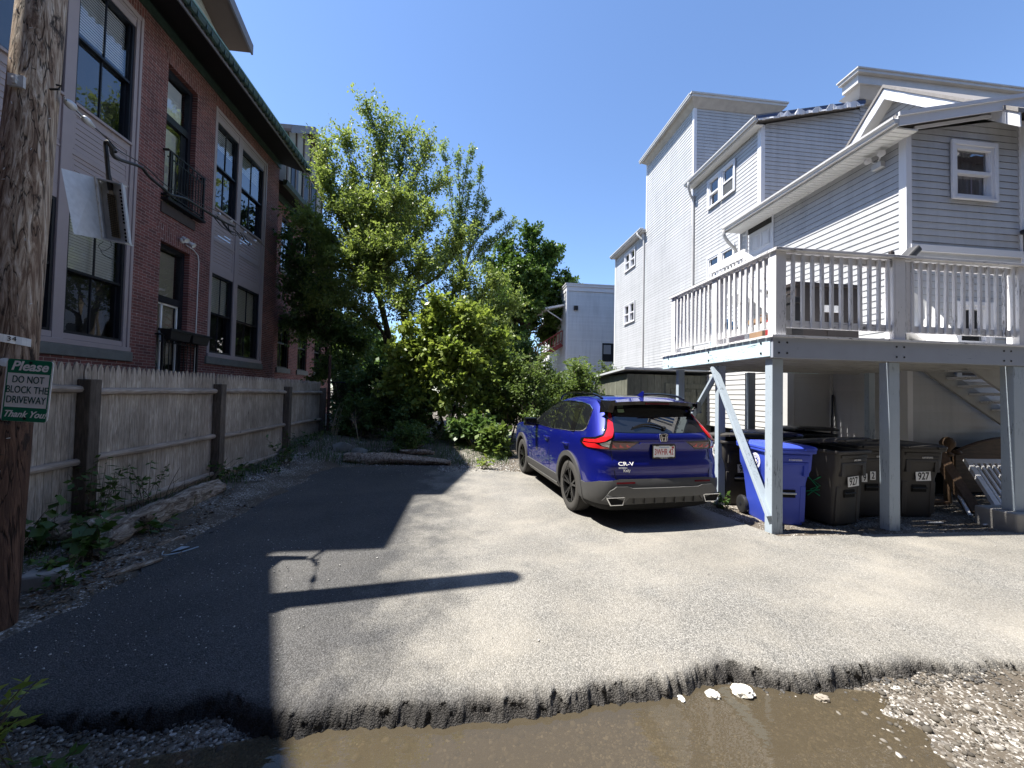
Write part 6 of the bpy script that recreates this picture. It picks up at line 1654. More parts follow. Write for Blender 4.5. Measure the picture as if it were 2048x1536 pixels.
# tailgate glass and spoiler
RG = [(-.72, 1.205), (-.50, 1.195), (0, 1.19), (.50, 1.195), (.72, 1.205), (.685, 1.33), (.63, 1.47), (.57, 1.52), (0, 1.535), (-.57, 1.52), (-.63, 1.47), (-.685, 1.33)]
rg = patch('rear_glass', RG, frear, .006, MT['tint'], .06)
m_ = MB()
# spoiler: wedge over the glass with a dark underside
top, bot = [], []
SPX = [-.70, -.66, -.5, -.25, 0, .25, .5, .66, .70]
nS = len(SPX)
for i, x in enumerate(SPX):
    e = abs(x)/.7; zt = 1.605-.035*e**2; sb = -.785+.07*e**2+(.10 if abs(x) > .68 else 0)
    m_.v += [(x, -.44, zt+.045-.02*e), (x, sb, zt-.005), (x, sb+.005, zt-.05), (x*.97, -.60, zt-.115)]
for i in range(nS-1):
    for k in range(3): m_.f.append((i*4+k, (i+1)*4+k, (i+1)*4+k+1, i*4+k+1)[::-1]); m_.m.append(0 if k == 0 else 1)
m_.f.append((0, 1, 2, 3)); m_.m.append(0); b4 = (nS-1)*4; m_.f.append((b4+3, b4+2, b4+1, b4)); m_.m.append(0)
m_.build('spoiler', [MT['paint'], MT['gloss_black']], car, local=True, smooth=True, angle=40)
m_ = MB(); m_.box(-.17, .17, -.792, -.78, 1.555, 1.575); m_.build('brake_light', MT['lens_dark'], car, local=True)
for sd in (-1, 1):
    m_ = MB(); m_.add([(sd*.66, -.78, 1.595), (sd*.72, -.60, 1.60), (sd*.735, -.60, 1.43), (sd*.70, -.745, 1.45), (sd*.60, -.785, 1.60), (sd*.62, -.75, 1.44)], [(0, 1, 2, 3), (4, 0, 3, 5)] if sd > 0 else [(3, 2, 1, 0), (5, 3, 0, 4)])
    m_.build('spoiler_side', MT['gloss_black'], car, local=True)
m_ = MB(); m_.prism([(-.0, -.28, 1.665), (-.0, -.44, 1.645), (-.0, -.455, 1.72), (-.0, -.42, 1.735)], (.006, 0, 0)); m_.v = [(x*3-.009, y, z) if z < 1.7 else (x-.003, y, z) for x, y, z in m_.v]; m_.build('roof_antenna', MT['paint'], car, local=True, smooth=True)
# wiper
m_ = MB(); P_ = [frear(x, z, .03) for x, z in ((.02, 1.245), (-.10, 1.275), (-.24, 1.28), (-.40, 1.245))]; m_.tube(catmull(P_, 4), .011, 6); m_.ico(tuple(frear(.04, 1.24, .02)), .03, 0, 2); m_.build('wiper', MT['gloss_black'], car, local=True, smooth=True)
m_ = MB(); m_.ob(frear(-.46, 1.455, .012), (.045, 0, 0), (0, .001, 0), (0, .012, .022)); m_.build('window_sticker', M_plain('green_sticker', (.30, .42, .25), .5), car, local=True)
# tail lights
for sd in (-1, 1):
    f = corner(sd)
    patch('lamp_housing', [(-.33, 1.035), (-.20, .985), (.42, .985), (.47, 1.02), (.56, 1.085), (.18, 1.10), (.17, 1.22), (.125, 1.455), (.045, 1.465), (.045, 1.29), (.025, 1.175), (-.05, 1.135), (-.335, 1.085)], f, .006, MT['gloss_black'], .03)
    patch('tail_light', [(-.22, 1.085), (-.04, 1.105), (.045, 1.15), (.075, 1.24), (.085, 1.44), (.115, 1.435), (.155, 1.23), (.15, 1.14), (.09, 1.09), (.02, 1.07), (-.23, 1.055)], f, .014, MT['lens'], .03)
    patch('tail_light', [(-.245, 1.04), (-.03, 1.055), (.05, 1.025), (.155, 1.01), (.155, .995), (-.12, .995)], f, .014, MT['lens'], .03)
    patch('reverse_light', [(.03, 1.055), (.07, 1.03), (.155, 1.015), (.155, 1.10), (.12, 1.085)], f, .014, MT['clear'], .03)
    patch('inner_light', [(.19, 1.0), (.42, 1.0), (.52, 1.07), (.19, 1.08)], f, .011, MT['lens_dark'], .03)
    for k in range(3): patch('light_bar', [(.22+k*.09, 1.01+k*.005), (.28+k*.09, 1.01+k*.005), (.25+k*.09, 1.025+k*.005), (.21+k*.09, 1.055+k*.003)], f, .014, MT['lens'], .03)
# tailgate shut lines
for sd in (-1, 1):
    m_ = MB(); m_.tube([frear(sd*x, z, .001) for x, z in ((.70, .985), (.695, .86), (.68, .74), (.655, .63))], .0035, 4); m_.build('shut_line', MT['black'], car, local=True)
# bumper cladding with raised corners, lower satin panel, exhausts
BP = [(-.50, .60), (-.42, .655), (.50, .635), (.50, .32), (.1, .26), (-.58, .27), (-.60, .52)]
for sd in (-1, 1):
    patch('bumper_corner', [(-.42, .30), (-.42, .53), (-.20, .53), (.02, .60), (.30, .625), (.72, .63), (.72, .33), (.1, .31)], corner(sd), .016, MT['clad'], .05, .03)
patch('bumper_center', [(-.62, .63), (.62, .63), (.62, .33), (-.62, .33)], frear, .014, MT['clad'], .06, .03)
patch('bumper_panel', [(-.80, .37), (-.74, .50), (-.67, .545), (-.52, .545), (-.46, .53), (.46, .53), (.52, .545), (.67, .545), (.74, .50), (.80, .37), (.56, .345), (.50, .415), (-.50, .415), (-.56, .345)], frear, .036, MT['lowclad'], .04, .03)
m_ = MB()
for i in range(7): x = -.42+i*.14; q = frear(x, .37, .02); m_.ob(q, (.006, 0, 0), (0, .02, 0), (0, 0, .035))
m_.build('diffuser', MT['clad'], car, local=True)
for sd in (-1, 1):
    m_ = MB(); o_ = [(-.115, .045), (.125, .045), (.075, -.045), (-.085, -.045)] if sd > 0 else [(-.125, .045), (.115, .045), (.085, -.045), (-.075, -.045)]
    c = frear(sd*.665, .385, .05); m_.tube([c+Vector((x, 0, z)) for x, z in o_]+[c+Vector((o_[0][0], 0, o_[0][1]))], .009, 6); ex_ = m_.build('exhaust_trim', MT['chrome'], car, local=True, smooth=True)
    m_ = MB(); m_.prism([c+Vector((x, .004, z)) for x, z in o_], (0, .03, 0)); m_.build('exhaust_opening', MT['black'], ex_, local=True)
    patch('bumper_reflector', [(sd*.42, .578), (sd*.66, .573), (sd*.66, .594), (sd*.42, .598)] if sd > 0 else [(-.66, .573), (-.42, .578), (-.42, .598), (-.66, .594)], frear, .020, MT['lens_dark'], .05)
# crease line handle lip above the plate
patch('gate_lip', [(-.34, 1.06), (.34, 1.06), (.32, 1.08), (-.32, 1.08)], frear, .018, MT['paint'], .05)
# plate
pc = frear(0, .955, .02); pn = (frear(0, .955, .03)-frear(0, .955, .02)).normalized(); px_ = Vector((1, 0, 0)); pz_ = px_.cross(pn)
if pz_.z < 0: pz_ = -pz_
pn = Vector((0, -1, 0)); pz_ = Vector((0, 0, 1)); pc = Vector((0, -.93, .965))
def onp(x, z, o_): return pc+px_*x+pz_*z+pn*o_
m_ = MB(); m_.prism([onp(x, z, 0) for x, z in rrect(.165, .09, .012)], pn*.006); fr_ = m_.build('plate_frame', MT['gloss_black'], car, local=True)
m_ = MB(); m_.prism([onp(x, z, .006) for x, z in rrect(.15, .072, .01)], pn*.001); pl_ = m_.build('number_plate', MT['sticker'], car, local=True)
def ct(body_, p, size, mat, sx_=1, shear=0, off_=0.0, nr=pn, up=pz_, al='CENTER', nm='lettering'): 
    return text_obj(nm, body_, size, mat, frame(p, px_, up, nr), car, shear, .0006, al, sx_, off_)
MT['plate_red'] = M_plain('plate_red', (.45, .02, .03), .5, .05); MT['plate_blue'] = M_plain('plate_blue', (.10, .25, .55), .5, .05)
ct('3WHR 42', onp(-.002, -.008, .0078), .105, MT['plate_red'], .62, 0, .001); ct('Massachusetts', onp(0, .055, .0078), .024, MT['plate_blue']); ct('Kelly Honda', onp(0, -.081, .0068), .02, MT['sticker'])
m_ = MB(); m_.ob(onp(.125, .05, .0078), (.016, 0, 0), (0, .0004, 0), (0, 0, .013)); m_.build('date_sticker', MT['plate_red'], car, local=True)
m_ = MB()
for x in (-.10, .10):
    for z in (.075, -.078): m_.ob(onp(x, z, .008), (.022, 0, 0), (0, .003, 0), (0, 0, .008))
m_.build('plate_clip', MT['gloss_black'], car, local=True)
# emblem: rounded square with an H
ec = frear(0, 1.135, .012); m_ = MB()
ro = [(x*(1+.12*z/.045), z) for x, z in rrect(.052, .045, .014)]
m_.tube([ec+Vector((x, 0, z)) for x, z in ro]+[ec+Vector((ro[0][0], 0, ro[0][1]))], .0055, 6)
for s_ in (-1, 1): m_.beam(ec+Vector((s_*.034, 0, .038)), ec+Vector((s_*.020, 0, -.038)), .013, .008, up=(0, 1, 0))
m_.beam(ec+Vector((-.024, 0, 0)), ec+Vector((.024, 0, 0)), .008, .012, up=(0, 1, 0)); m_.build('emblem', MT['chrome'], car, local=True)
m_ = MB(); m_.prism([ec+Vector((x*.93, .002, z*.93)) for x, z in ro], (0, .006, 0)); m_.build('emblem_back', MT['gloss_black'], car, local=True)
def gate_text(body_, x, z, size, mat, **k):
    p = frear(x, z, .004); e_ = frear(x+.1, z, .004); ux_ = (e_-p).normalized(); u2 = (frear(x, z+.02, .004)-p).normalized()
    text_obj('lettering', body_, size, mat, frame(p, ux_, u2, ux_.cross(u2)), car, 0, .0015, 'LEFT', k.get('sx', 1), k.get('off', 0))
gate_text('CR-V', -.63, .815, .066, MT['sticker'], sx=1.4, off=.0006); gate_text('HYBRID', -.62, .765, .024, MT['sticker'], sx=1.3, off=.0008); gate_text('Kelly', -.56, .732, .045, MT['sticker'], off=.0012)
# wheels
def wheel(sd, s):
    c = Vector((sd*.80, s, .362))
    m_ = MB(); prof = [(.245, -.105), (.30, -.118), (.335, -.112), (.355, -.098), (.362, -.06), (.362, .06), (.355, .098), (.335, .112), (.30, .118), (.245, .105)]
    m_.lathe(prof, 56, c, (sd, 0, 0), caps=False)
    ty = m_.build('wheel', MT['tyre'], car, local=True, smooth=True, angle=35)
    m_ = MB(); 
    for r_ in (-.045, -.015, .015, .045): m_.lathe([(.3625, r_-.004), (.3625, r_+.004)], 48, c, (sd, 0, 0), caps=False)
    for i in range(70):
        a = 2*math.pi*i/70
        for (x0, x1) in ((-.098, -.05), (.05, .098)):
            q = c+Vector((sd*(x0+x1)/2, .3605*math.cos(a), .3605*math.sin(a))); m_.ob(q, (sd*(x1-x0)/2, 0, 0), (0, -.0025*math.sin(a), .0025*math.cos(a)), (0, .003*math.cos(a), .003*math.sin(a)))
    m_.build('tread', MT['black_plastic'], ty, local=True)
    m_ = MB(); m_.lathe([(.248, -.09), (.248, .10), (.240, .108), (.222, .095), (.215, .02), (.215, -.09)], 48, c, (sd, 0, 0), caps=False)
    m_.lathe([(.0, .078), (.035, .080), (.05, .07), (.05, .02)], 20, c, (sd, 0, 0))
    for i in range(5):
        for da in (-.17, .17):
            a = 2*math.pi*i/5+da+.3
            d0 = Vector((0, math.cos(a), math.sin(a))); d1 = Vector((0, math.cos(a-da*.55), math.sin(a-da*.55)))
            m_.beam(c+Vector((sd*.068, 0, 0))+d1*.04, c+Vector((sd*.088, 0, 0))+d0*.235, .026, .03, up=(1, 0, 0))
    m_.build('rim', MT['rim'], ty, local=True, smooth=True, angle=35)
    m_ = MB(); m_.lathe([(.0, .0), (.20, .0), (.20, .01)], 30, c, (sd, 0, 0)); m_.build('brake_disc', MT['black'], ty, local=True)
for sd, s in WH: wheel(sd, s)
m_ = MB(); m_.box(-.78, .78, -.6, 3.3, .20, .34); m_.box(-.3, .3, -.75, -.4, .26, .38); m_.build('underbody', MT['black'], car, local=True)
# ================================================================== TREES AND PLANTS
LG = M_leaf
MT['leaf_main'] = LG('leaf_fresh_green', (.13, .19, .045), (.25, .315, .095), .48, (.36, .40, .14))
MT['leaf_spray'] = LG('leaf_blue_green', (.13, .20, .075), (.24, .32, .13), .45, (.32, .38, .17))
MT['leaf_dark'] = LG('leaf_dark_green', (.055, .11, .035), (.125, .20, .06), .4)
MT['leaf_maple'] = LG('leaf_maple_green', (.05, .10, .02), (.10, .165, .035), .35)
MT['leaf_yellow'] = LG('leaf_yellow_green', (.13, .195, .04), (.26, .32, .07), .45, (.40, .37, .11))
MT['leaf_shrub'] = LG('leaf_shrub_green', (.075, .13, .035), (.16, .22, .06), .42, (.23, .28, .09))
MT['leaf_pinnate'] = LG('leaf_pinnate_green', (.06, .10, .03), (.12, .165, .05), .4, (.17, .20, .08))
MT['leaf_weed'] = LG('leaf_weed_green', (.03, .07, .015), (.07, .13, .025), .3)
MT['bark'] = M_plain('grey_brown_bark', (.085, .07, .055), .9, .45, 14, bump=.6, bscale=35, stretch=(1, 1, .3))
MT['twig'] = M_plain('brown_twig', (.10, .075, .05), .85, .3, 12)
MT['dry'] = M_plain('dry_stalk', (.30, .25, .17), .9, .25, 12)
def unit(a): return a/np.maximum(np.linalg.norm(a, axis=-1, keepdims=True), 1e-9)
def leaf_quads(P, D, size, width=.5, fold=.25, droop=.0):
    """P, D: leaf base and direction (N,3). Returns folded four-cornered leaves."""
    n = len(P); s = size*(.5+.9*rng.random(n))[:, None]
    D = unit(D+np.array([0, 0, -droop])); up = unit(np.array([0, 0, 1.0])+.75*rng.normal(size=(n, 3)))
    side = unit(np.cross(D, up)); nor = unit(np.cross(side, D))
    mid = P+D*s*.48
    V = np.stack([P, mid+side*s*width*.5-nor*s*fold*.25*0+nor*s*fold*.2, P+D*s, mid-side*s*width*.5+nor*s*fold*.2], 1).reshape(-1, 3)
    F = np.arange(4*n).reshape(n, 4)
    return V, F
class Crown:
    def __init__(s): s.V = []; s.F = []; s.n = 0; s.wood = MB()
    def add(s, V, F): s.V.append(V); s.F.append(F+s.n); s.n += len(V)
    def twigs(s, starts, dirs, lens, per, size, width=.5, spread=.10, droop=.25, wood=.0, wr=.006, bend=.2):
        n = len(starts)
        ends_dir = unit(dirs+bend*rng.normal(size=(n, 3)))
        t = np.sort(rng.random((n, per)), 1)*.95+.05
        base = starts[:, None]+dirs[:, None]*(lens[:, None]*t)[..., None]*.5+ends_dir[:, None]*(lens[:, None]*t**1.5)[..., None]*.5
        ld = unit(ends_dir[:, None]*.55+rng.normal(size=(n, per, 3))*.8)
        P = (base+ld*spread*rng.random((n, per, 1))).reshape(-1, 3); D = ld.reshape(-1, 3)
        s.add(*leaf_quads(P, D, size, width, .25, droop))
        k = int(n*wood)
        for i in rng.choice(n, k, replace=False) if k else ():
            a = starts[i]; m = a+dirs[i]*lens[i]*.35+ends_dir[i]*lens[i]*.18; e = a+dirs[i]*lens[i]*.5+ends_dir[i]*lens[i]*.5
            s.wood.tube([a, m, e], [wr, wr*.7, wr*.3], 4, caps=False)
    def limb(s, a, b, r0, r1, bow=.3, n=9):
        a, b = np.array(a, float), np.array(b, float); d = b-a; L = np.linalg.norm(d)
        off = rng.normal(size=3)*bow*.25*L*.3; off[2] = abs(off[2])*.2-.06*L*bow
        pts = [a, a+d*.35+off+np.array([0, 0, .06*L]), a+d*.7+off*.7+np.array([0, 0, .05*L]), b]
        c = np.array([tuple(v) for v in catmull(pts, 4)])
        rr = np.linspace(1, 0, len(c))**.8*(r0-r1)+r1
        s.wood.tube(c.tolist(), rr.tolist(), 7, caps=False)
        return c
    def finish(s, root, leafmat, woodmat, name='crown', trunk='trunk'):
        np_mesh(name, np.concatenate(s.V), np.concatenate(s.F), leafmat, parent=root)
        if s.wood.v: s.wood.build(trunk, woodmat, root, smooth=True)
def on_curve(c, t):
    k = np.clip(t, 0, .999)*(len(c)-1); i = k.astype(int); f = (k-i)[:, None]
    return c[i]*(1-f)+c[i+1]*f, unit(c[i+1]-c[i])
def broad_tree(root, base, forks, tips, leafmat, ntw, per, size, rad, tl=(.35, .8), r0=.16, width=.52, upw=.35, droop=.25, t0=.3, wood=.12, bow=.8):
    cr_ = Crown(); base = np.array(base, float)
    fk = [np.array(f, float) for f in forks]
    for f in fk:
        m = (base+f)/2+rng.normal(size=3)*.12; st_ = base+rng.normal(size=3)*np.array([.12, .12, 0])
        c = np.array([tuple(v) for v in catmull([st_-np.array([0, 0, .2]), st_+(m-st_)*.3, m, f], 4)]); cr_.wood.tube(c.tolist(), np.linspace(r0, r0*.6, len(c)).tolist(), 9, caps=False)
    for tp in tips:
        tp = np.array(tp, float); f = fk[int(np.argmin([np.linalg.norm(q-tp)+.35*rng.random() for q in fk]))]
        c = cr_.limb(f, tp, r0*.42, .008, bow)
        t = t0+(1-t0)*rng.random(ntw)**.75
        P, T = on_curve(c, t)
        rd = unit(rng.normal(size=(ntw, 3))); rd -= T*(rd*T).sum(1, keepdims=True); rd = unit(rd)
        D = unit(rd*.85+T*.5+np.array([0, 0, upw]))
        L = (tl[0]+(tl[1]-tl[0])*rng.random(ntw))*rad*(1.15-.55*t)
        cr_.twigs(P, D, L, per, size, width, size*.5, droop, wood, .008)
    cr_.finish(root, leafmat, MT['bark'])
    return cr_
TIPS = dict(
 main=[(-4.92, 13.5, 9.82), (-4.45, 14.0, 10.54), (-3.73, 14.0, 11.59), (-3.1, 14.3, 11.32), (-2.34, 14.0, 10.83), (-1.58, 14.0, 10.36), (-4.93, 13.2, 8.47), (-1.02, 14.5, 9.51), (-5.47, 13.5, 7.25), (-4.21, 13.0, 7.45), (-3.29, 13.0, 7.84), (-2.35, 13.0, 8.08), (-1.39, 13.2, 7.58), (-0.39, 13.5, 7.09), (-3.75, 12.6, 6.03), (-2.5, 12.4, 6.19), (-1.44, 12.5, 5.82), (-0.18, 12.8, 5.5), (0.81, 13.0, 5.45), (1.53, 13.2, 4.69), (-4.12, 13.0, 4.54), (-3.06, 12.4, 4.76), (-2.12, 12.2, 4.45), (-1.07, 12.3, 4.21), (0.17, 12.5, 4.15), (1.17, 12.8, 3.76), (-5.14, 14.0, 6.11), (-5.61, 14.5, 4.83), (-3.59, 15.5, 10.43), (-4.68, 15.5, 9.36), (-2.22, 15.5, 8.77), (-0.83, 15.5, 7.28), (0.38, 15.0, 5.23), (-3.09, 15.5, 5.96), (-4.57, 15.5, 5.89)],
 spray=[(-1.26, 16.0, 11.76), (-0.65, 16.0, 11.5), (-0.05, 16.0, 11.77), (0.33, 16.3, 11.03), (0.62, 16.0, 9.63), (1.15, 16.0, 9.04), (1.88, 16.0, 8.78), (0.13, 16.0, 8.76), (-0.5, 16.0, 9.54), (0.87, 16.2, 8.06), (-0.11, 16.4, 10.41)],
 dark=[(-6.75, 15.2, 7.36), (-6.41, 15.5, 6.55), (-5.54, 15.0, 7.36), (-6.99, 16.0, 5.9), (-6.17, 16.0, 4.38), (-4.88, 15.5, 3.95), (-4.34, 15.0, 2.79), (-5.55, 16.0, 2.44), (-3.95, 15.5, 3.42), (-6.17, 14.8, 7.96), (-7.2, 17.0, 4.5), (-5.46, 16.0, 5.59), (-4.03, 16.5, 4.56)],
 bush=[(-1.29, 11.6, 3.76), (-0.87, 11.7, 4.12), (-0.28, 11.5, 3.78), (0.31, 11.5, 3.51), (0.77, 11.6, 3.1), (-1.81, 11.4, 2.99), (-1.36, 11.2, 2.84), (-0.53, 11.1, 2.99), (0.18, 11.1, 2.59), (0.69, 11.2, 2.19), (-1.98, 11.3, 2.26), (-1.05, 11.0, 2.13), (-0.22, 11.0, 1.88), (-2.32, 11.4, 1.84), (0.92, 11.2, 1.48), (0.07, 11.0, 1.26), (-0.76, 11.0, 1.45), (-1.45, 11.1, 1.57), (-.95, 11.6, 4.4), (-.2, 11.6, 4.15), (.5, 11.6, 3.95), (-1.8, 11.5, 3.45), (1.05, 11.5, 3.35), (-2.25, 11.4, 2.65), (1.2, 11.3, 2.5)],
 maple=[(4.53, 30.0, 14.42), (2.59, 30.0, 13.19), (6.34, 30.0, 13.03), (1.72, 31.0, 11.91), (7.71, 30.0, 10.74), (3.61, 28.5, 11.2), (5.5, 28.5, 10.18), (2.22, 29.0, 8.65), (4.41, 28.5, 8.27), (7.23, 30.0, 7.95), (1.57, 30.0, 6.93), (3.41, 29.0, 5.7)])
t_ = thing('elm_tree', 'tall fresh green multi stemmed tree at the back of the driveway', 'tree', (-1.8, 13.8, .2))
broad_tree(t_, (-1.8, 13.8, .2), [(-2.9, 13.9, 3.6), (-2.0, 13.8, 3.9), (-1.0, 13.7, 3.2), (-2.4, 14.2, 5.0), (-3.3, 14.0, 5.6)], TIPS['main'], MT['leaf_main'], 135, 26, .095, 1.45, (.4, 1.0), .15, .52, .45, .2, .12)
t_ = thing('tall_sapling', 'slender bluish green tree with upright sparse sprays behind the tall tree', 'tree', (-.6, 16.2, .2))
broad_tree(t_, (-.6, 16.2, .2), [(-.5, 16.2, 4.5), (.1, 16.2, 5.6), (-.4, 16.2, 6.2)], TIPS['spray'], MT['leaf_spray'], 60, 15, .10, .8, (.35, .8), .07, .48, .75, .15, .25, .15, .5)
t_ = thing('shaded_tree', 'dark leafy tree in shade against the far end of the brick building', 'tree', (-4.9, 16.4, .2))
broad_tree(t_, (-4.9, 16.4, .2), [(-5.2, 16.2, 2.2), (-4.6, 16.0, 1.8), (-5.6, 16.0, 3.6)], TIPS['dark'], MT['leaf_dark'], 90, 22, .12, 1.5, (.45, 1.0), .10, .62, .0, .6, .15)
t_ = thing('maple_tree', 'distant round dark green maple beyond the yard', 'tree', (4.4, 30, 0))
mt_tips = TIPS['maple']+[(x+rng.normal()*1.2, y+1.6+rng.random()*3, z-.6+rng.normal()*.8) for x, y, z in TIPS['maple']]
broad_tree(t_, (4.4, 30, 0), [(3.6, 30, 4.6), (5.2, 30, 5), (4.4, 30.5, 6.5)], mt_tips, MT['leaf_maple'], 90, 46, .21, 1.9, (.5, 1.1), .20, .78, .2, .3, .35, .0)
t_ = thing('leafy_sapling', 'bright yellow green young maple in front of the tall tree', 'tree', (-.6, 12.0, .25))
broad_tree(t_, (-.6, 12.0, .25), [(-1.0, 11.9, 1.3), (-.3, 11.9, 1.5), (.2, 11.8, 1.1), (-.6, 11.9, 2.2)], TIPS['bush'], MT['leaf_yellow'], 40, 15, .15, 1.0, (.35, .85), .05, .62, .35, .35, .2)
def shrub(name, label, base, tips, mat, ntw, per, size, rad, r0=.035, width=.55, **k):
    t_ = thing(name, label, 'shrub', base, 0, 'shrubs at the back of the yard')
    b = np.array(base, float); ctr = b+np.array([0, 0, .35*(max(p[2] for p in tips)-b[2])])
    broad_tree(t_, b, [ctr+rng.normal(size=3)*.12, ctr+rng.normal(size=3)*.2], tips, mat, ntw, per, size, rad, r0=r0, width=width, **k)
    return t_
def blob(cx, cy, z0, rx, ry, h, n):
    out = []
    for _ in range(n):
        a, u = rng.random()*6.28, rng.random(); z = z0+h*(.15+.85*rng.random()); f = math.sqrt(max(.05, 1-((z-z0)/h)**2))
        out.append((cx+rx*math.cos(a)*math.sqrt(u)*f, cy+ry*math.sin(a)*math.sqrt(u)*f, z))
    return out
shrub('shrub', 'mid green shrub between the yellow green maple and the car nose', (1.1, 11.4, .2), blob(1.15, 11.3, .2, .75, .6, 2.9, 16), MT['leaf_shrub'], 26, 15, .09, .9)
shrub('shrub', 'small leaved bush over the bonnet of the blue car', (1.75, 11.0, .15), blob(1.8, 10.9, .1, .8, .6, 2.3, 15), MT['leaf_shrub'], 26, 16, .075, .9)
shrub('shrub', 'dense green bush in front of the flat roofed building', (2.9, 12.6, .1), blob(2.9, 12.5, .1, .9, .7, 2.4, 15), MT['leaf_shrub'], 26, 15, .09, .9)
shrub('shrub', 'light green bush at the left corner of the shed', (4.1, 13.9, .1), blob(4.1, 13.9, .1, .8, .6, 2.6, 14), MT['leaf_shrub'], 24, 14, .09, .9)
shrub('shrub', 'bush topping the shed roof against the white siding', (5.3, 14.9, .1), blob(5.4, 14.7, .1, .8, .4, 2.95, 14), MT['leaf_pinnate'], 22, 13, .09, .8)
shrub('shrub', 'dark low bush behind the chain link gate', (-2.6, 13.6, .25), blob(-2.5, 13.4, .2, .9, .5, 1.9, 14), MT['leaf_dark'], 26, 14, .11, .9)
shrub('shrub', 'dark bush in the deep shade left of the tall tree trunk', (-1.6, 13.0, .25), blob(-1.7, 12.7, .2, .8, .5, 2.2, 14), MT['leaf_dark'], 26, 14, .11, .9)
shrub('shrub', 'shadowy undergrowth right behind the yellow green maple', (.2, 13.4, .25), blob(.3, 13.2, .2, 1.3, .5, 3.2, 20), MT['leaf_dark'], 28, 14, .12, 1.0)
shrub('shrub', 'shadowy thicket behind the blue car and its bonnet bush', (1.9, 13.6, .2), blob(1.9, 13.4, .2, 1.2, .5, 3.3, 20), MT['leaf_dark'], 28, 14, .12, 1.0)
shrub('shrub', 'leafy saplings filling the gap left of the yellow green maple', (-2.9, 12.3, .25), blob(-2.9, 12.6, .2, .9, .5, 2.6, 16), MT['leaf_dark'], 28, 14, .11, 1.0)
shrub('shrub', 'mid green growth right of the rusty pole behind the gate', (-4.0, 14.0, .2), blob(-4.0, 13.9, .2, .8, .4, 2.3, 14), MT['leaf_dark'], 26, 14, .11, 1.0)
shrub('shrub', 'brushy greenery spilling over the mossy log', (-1.4, 9.9, .2), blob(-1.4, 9.85, .15, 1.1, .35, .7, 16), MT['leaf_dark'], 18, 10, .07, .5)
shrub('shrub', 'brush in front of the tall tree trunk', (-1.4, 11.2, .25), blob(-1.4, 11.2, .2, 1.0, .5, 1.4, 16), MT['leaf_dark'], 24, 12, .10, .8)
shrub('shrub', 'brush at the foot of the chain link gate', (-3.0, 11.6, .25), blob(-3.0, 11.6, .2, .8, .5, 1.3, 14), MT['leaf_dark'], 22, 12, .09, .8)
shrub('shrub', 'bright bush just left of the shed and right of the car roof', (3.4, 11.6, .1), blob(3.4, 11.5, .1, .85, .5, 2.5, 16), MT['leaf_shrub'], 28, 15, .085, .9)
shrub('shrub', 'leafy mass filling the space before the red stair', (2.5, 13.2, .1), blob(2.5, 13.2, .1, 1.0, .5, 2.9, 18), MT['leaf_shrub'], 28, 15, .09, .95)
shrub('shrub', 'low dark leaved weeds at the foot of the yellow green maple', (.2, 10.6, .2), blob(.2, 10.6, .15, 1.0, .4, .75, 14), MT['leaf_dark'], 20, 10, .13, .6, width=.75)
shrub('shrub', 'broad leaved clump beside the front wheel of the car', (.75, 9.9, .15), blob(.8, 9.9, .1, .45, .3, .6, 9), MT['leaf_shrub'], 14, 8, .15, .5, width=.8)
def fronds(root_name, label, base, heads, nfr, flen, mat, leafl=.16, kids=11):
    t_ = thing(root_name, label, 'shrub', base, 0, 'shrubs with feather leaves'); cr_ = Crown()
    for h in heads:
        h = np.array(h, float); b = np.array(base, float)+rng.normal(size=3)*np.array([.06, .06, 0])
        c = np.array([tuple(v) for v in catmull([b, b+(h-b)*.5+rng.normal(size=3)*.08, h], 5)]); cr_.wood.tube(c.tolist(), np.linspace(.022, .009, len(c)).tolist(), 6, caps=False)
        for k in range(nfr):
            tt = .55+.45*rng.random(); p = c[int(tt*(len(c)-1))]; a = rng.random()*6.28; L = flen*(.7+.5*rng.random()); el = .25+.7*rng.random()
            d = np.array([math.cos(a)*math.cos(el), math.sin(a)*math.cos(el), math.sin(el)])
            u = np.linspace(.12, 1, kids)[:, None]; sp_ = p+d*u*L+np.array([0, 0, -1])*(u**2)*L*.55
            tg = unit(np.gradient(sp_, axis=0)); sd = unit(np.cross(tg, np.array([0, 0, 1.])))
            cr_.wood.tube(sp_[::2].tolist(), .003, 4, caps=False)
            for s in (1, -1):
                D = unit(sd*s+tg*.35+rng.normal(size=sd.shape)*.12); cr_.add(*leaf_quads(sp_, D, leafl, .34, .12, .25))
    cr_.finish(t_, mat, MT['twig'], 'foliage', 'stem'); return t_
fronds('feather_leaved_shrub', 'feather leaved sumac stem left of the red outside stair', (1.9, 11.6, .15), [(1.8, 11.5, 2.9), (2.0, 11.6, 3.3), (1.55, 11.7, 2.6)], 13, .75, MT['leaf_pinnate'])
fronds('feather_leaved_shrub', 'feather leaved sumac in front of the white sided building', (3.6, 13.6, .1), [(3.6, 13.5, 2.8), (3.95, 13.7, 3.1), (4.3, 13.8, 2.5)], 13, .8, MT['leaf_pinnate'])
fronds('feather_leaved_shrub', 'small feather leaved sucker growing beside the shed end', (3.0, 11.6, .1), [(2.9, 11.5, 2.0), (3.2, 11.6, 1.7)], 11, .6, MT['leaf_pinnate'])
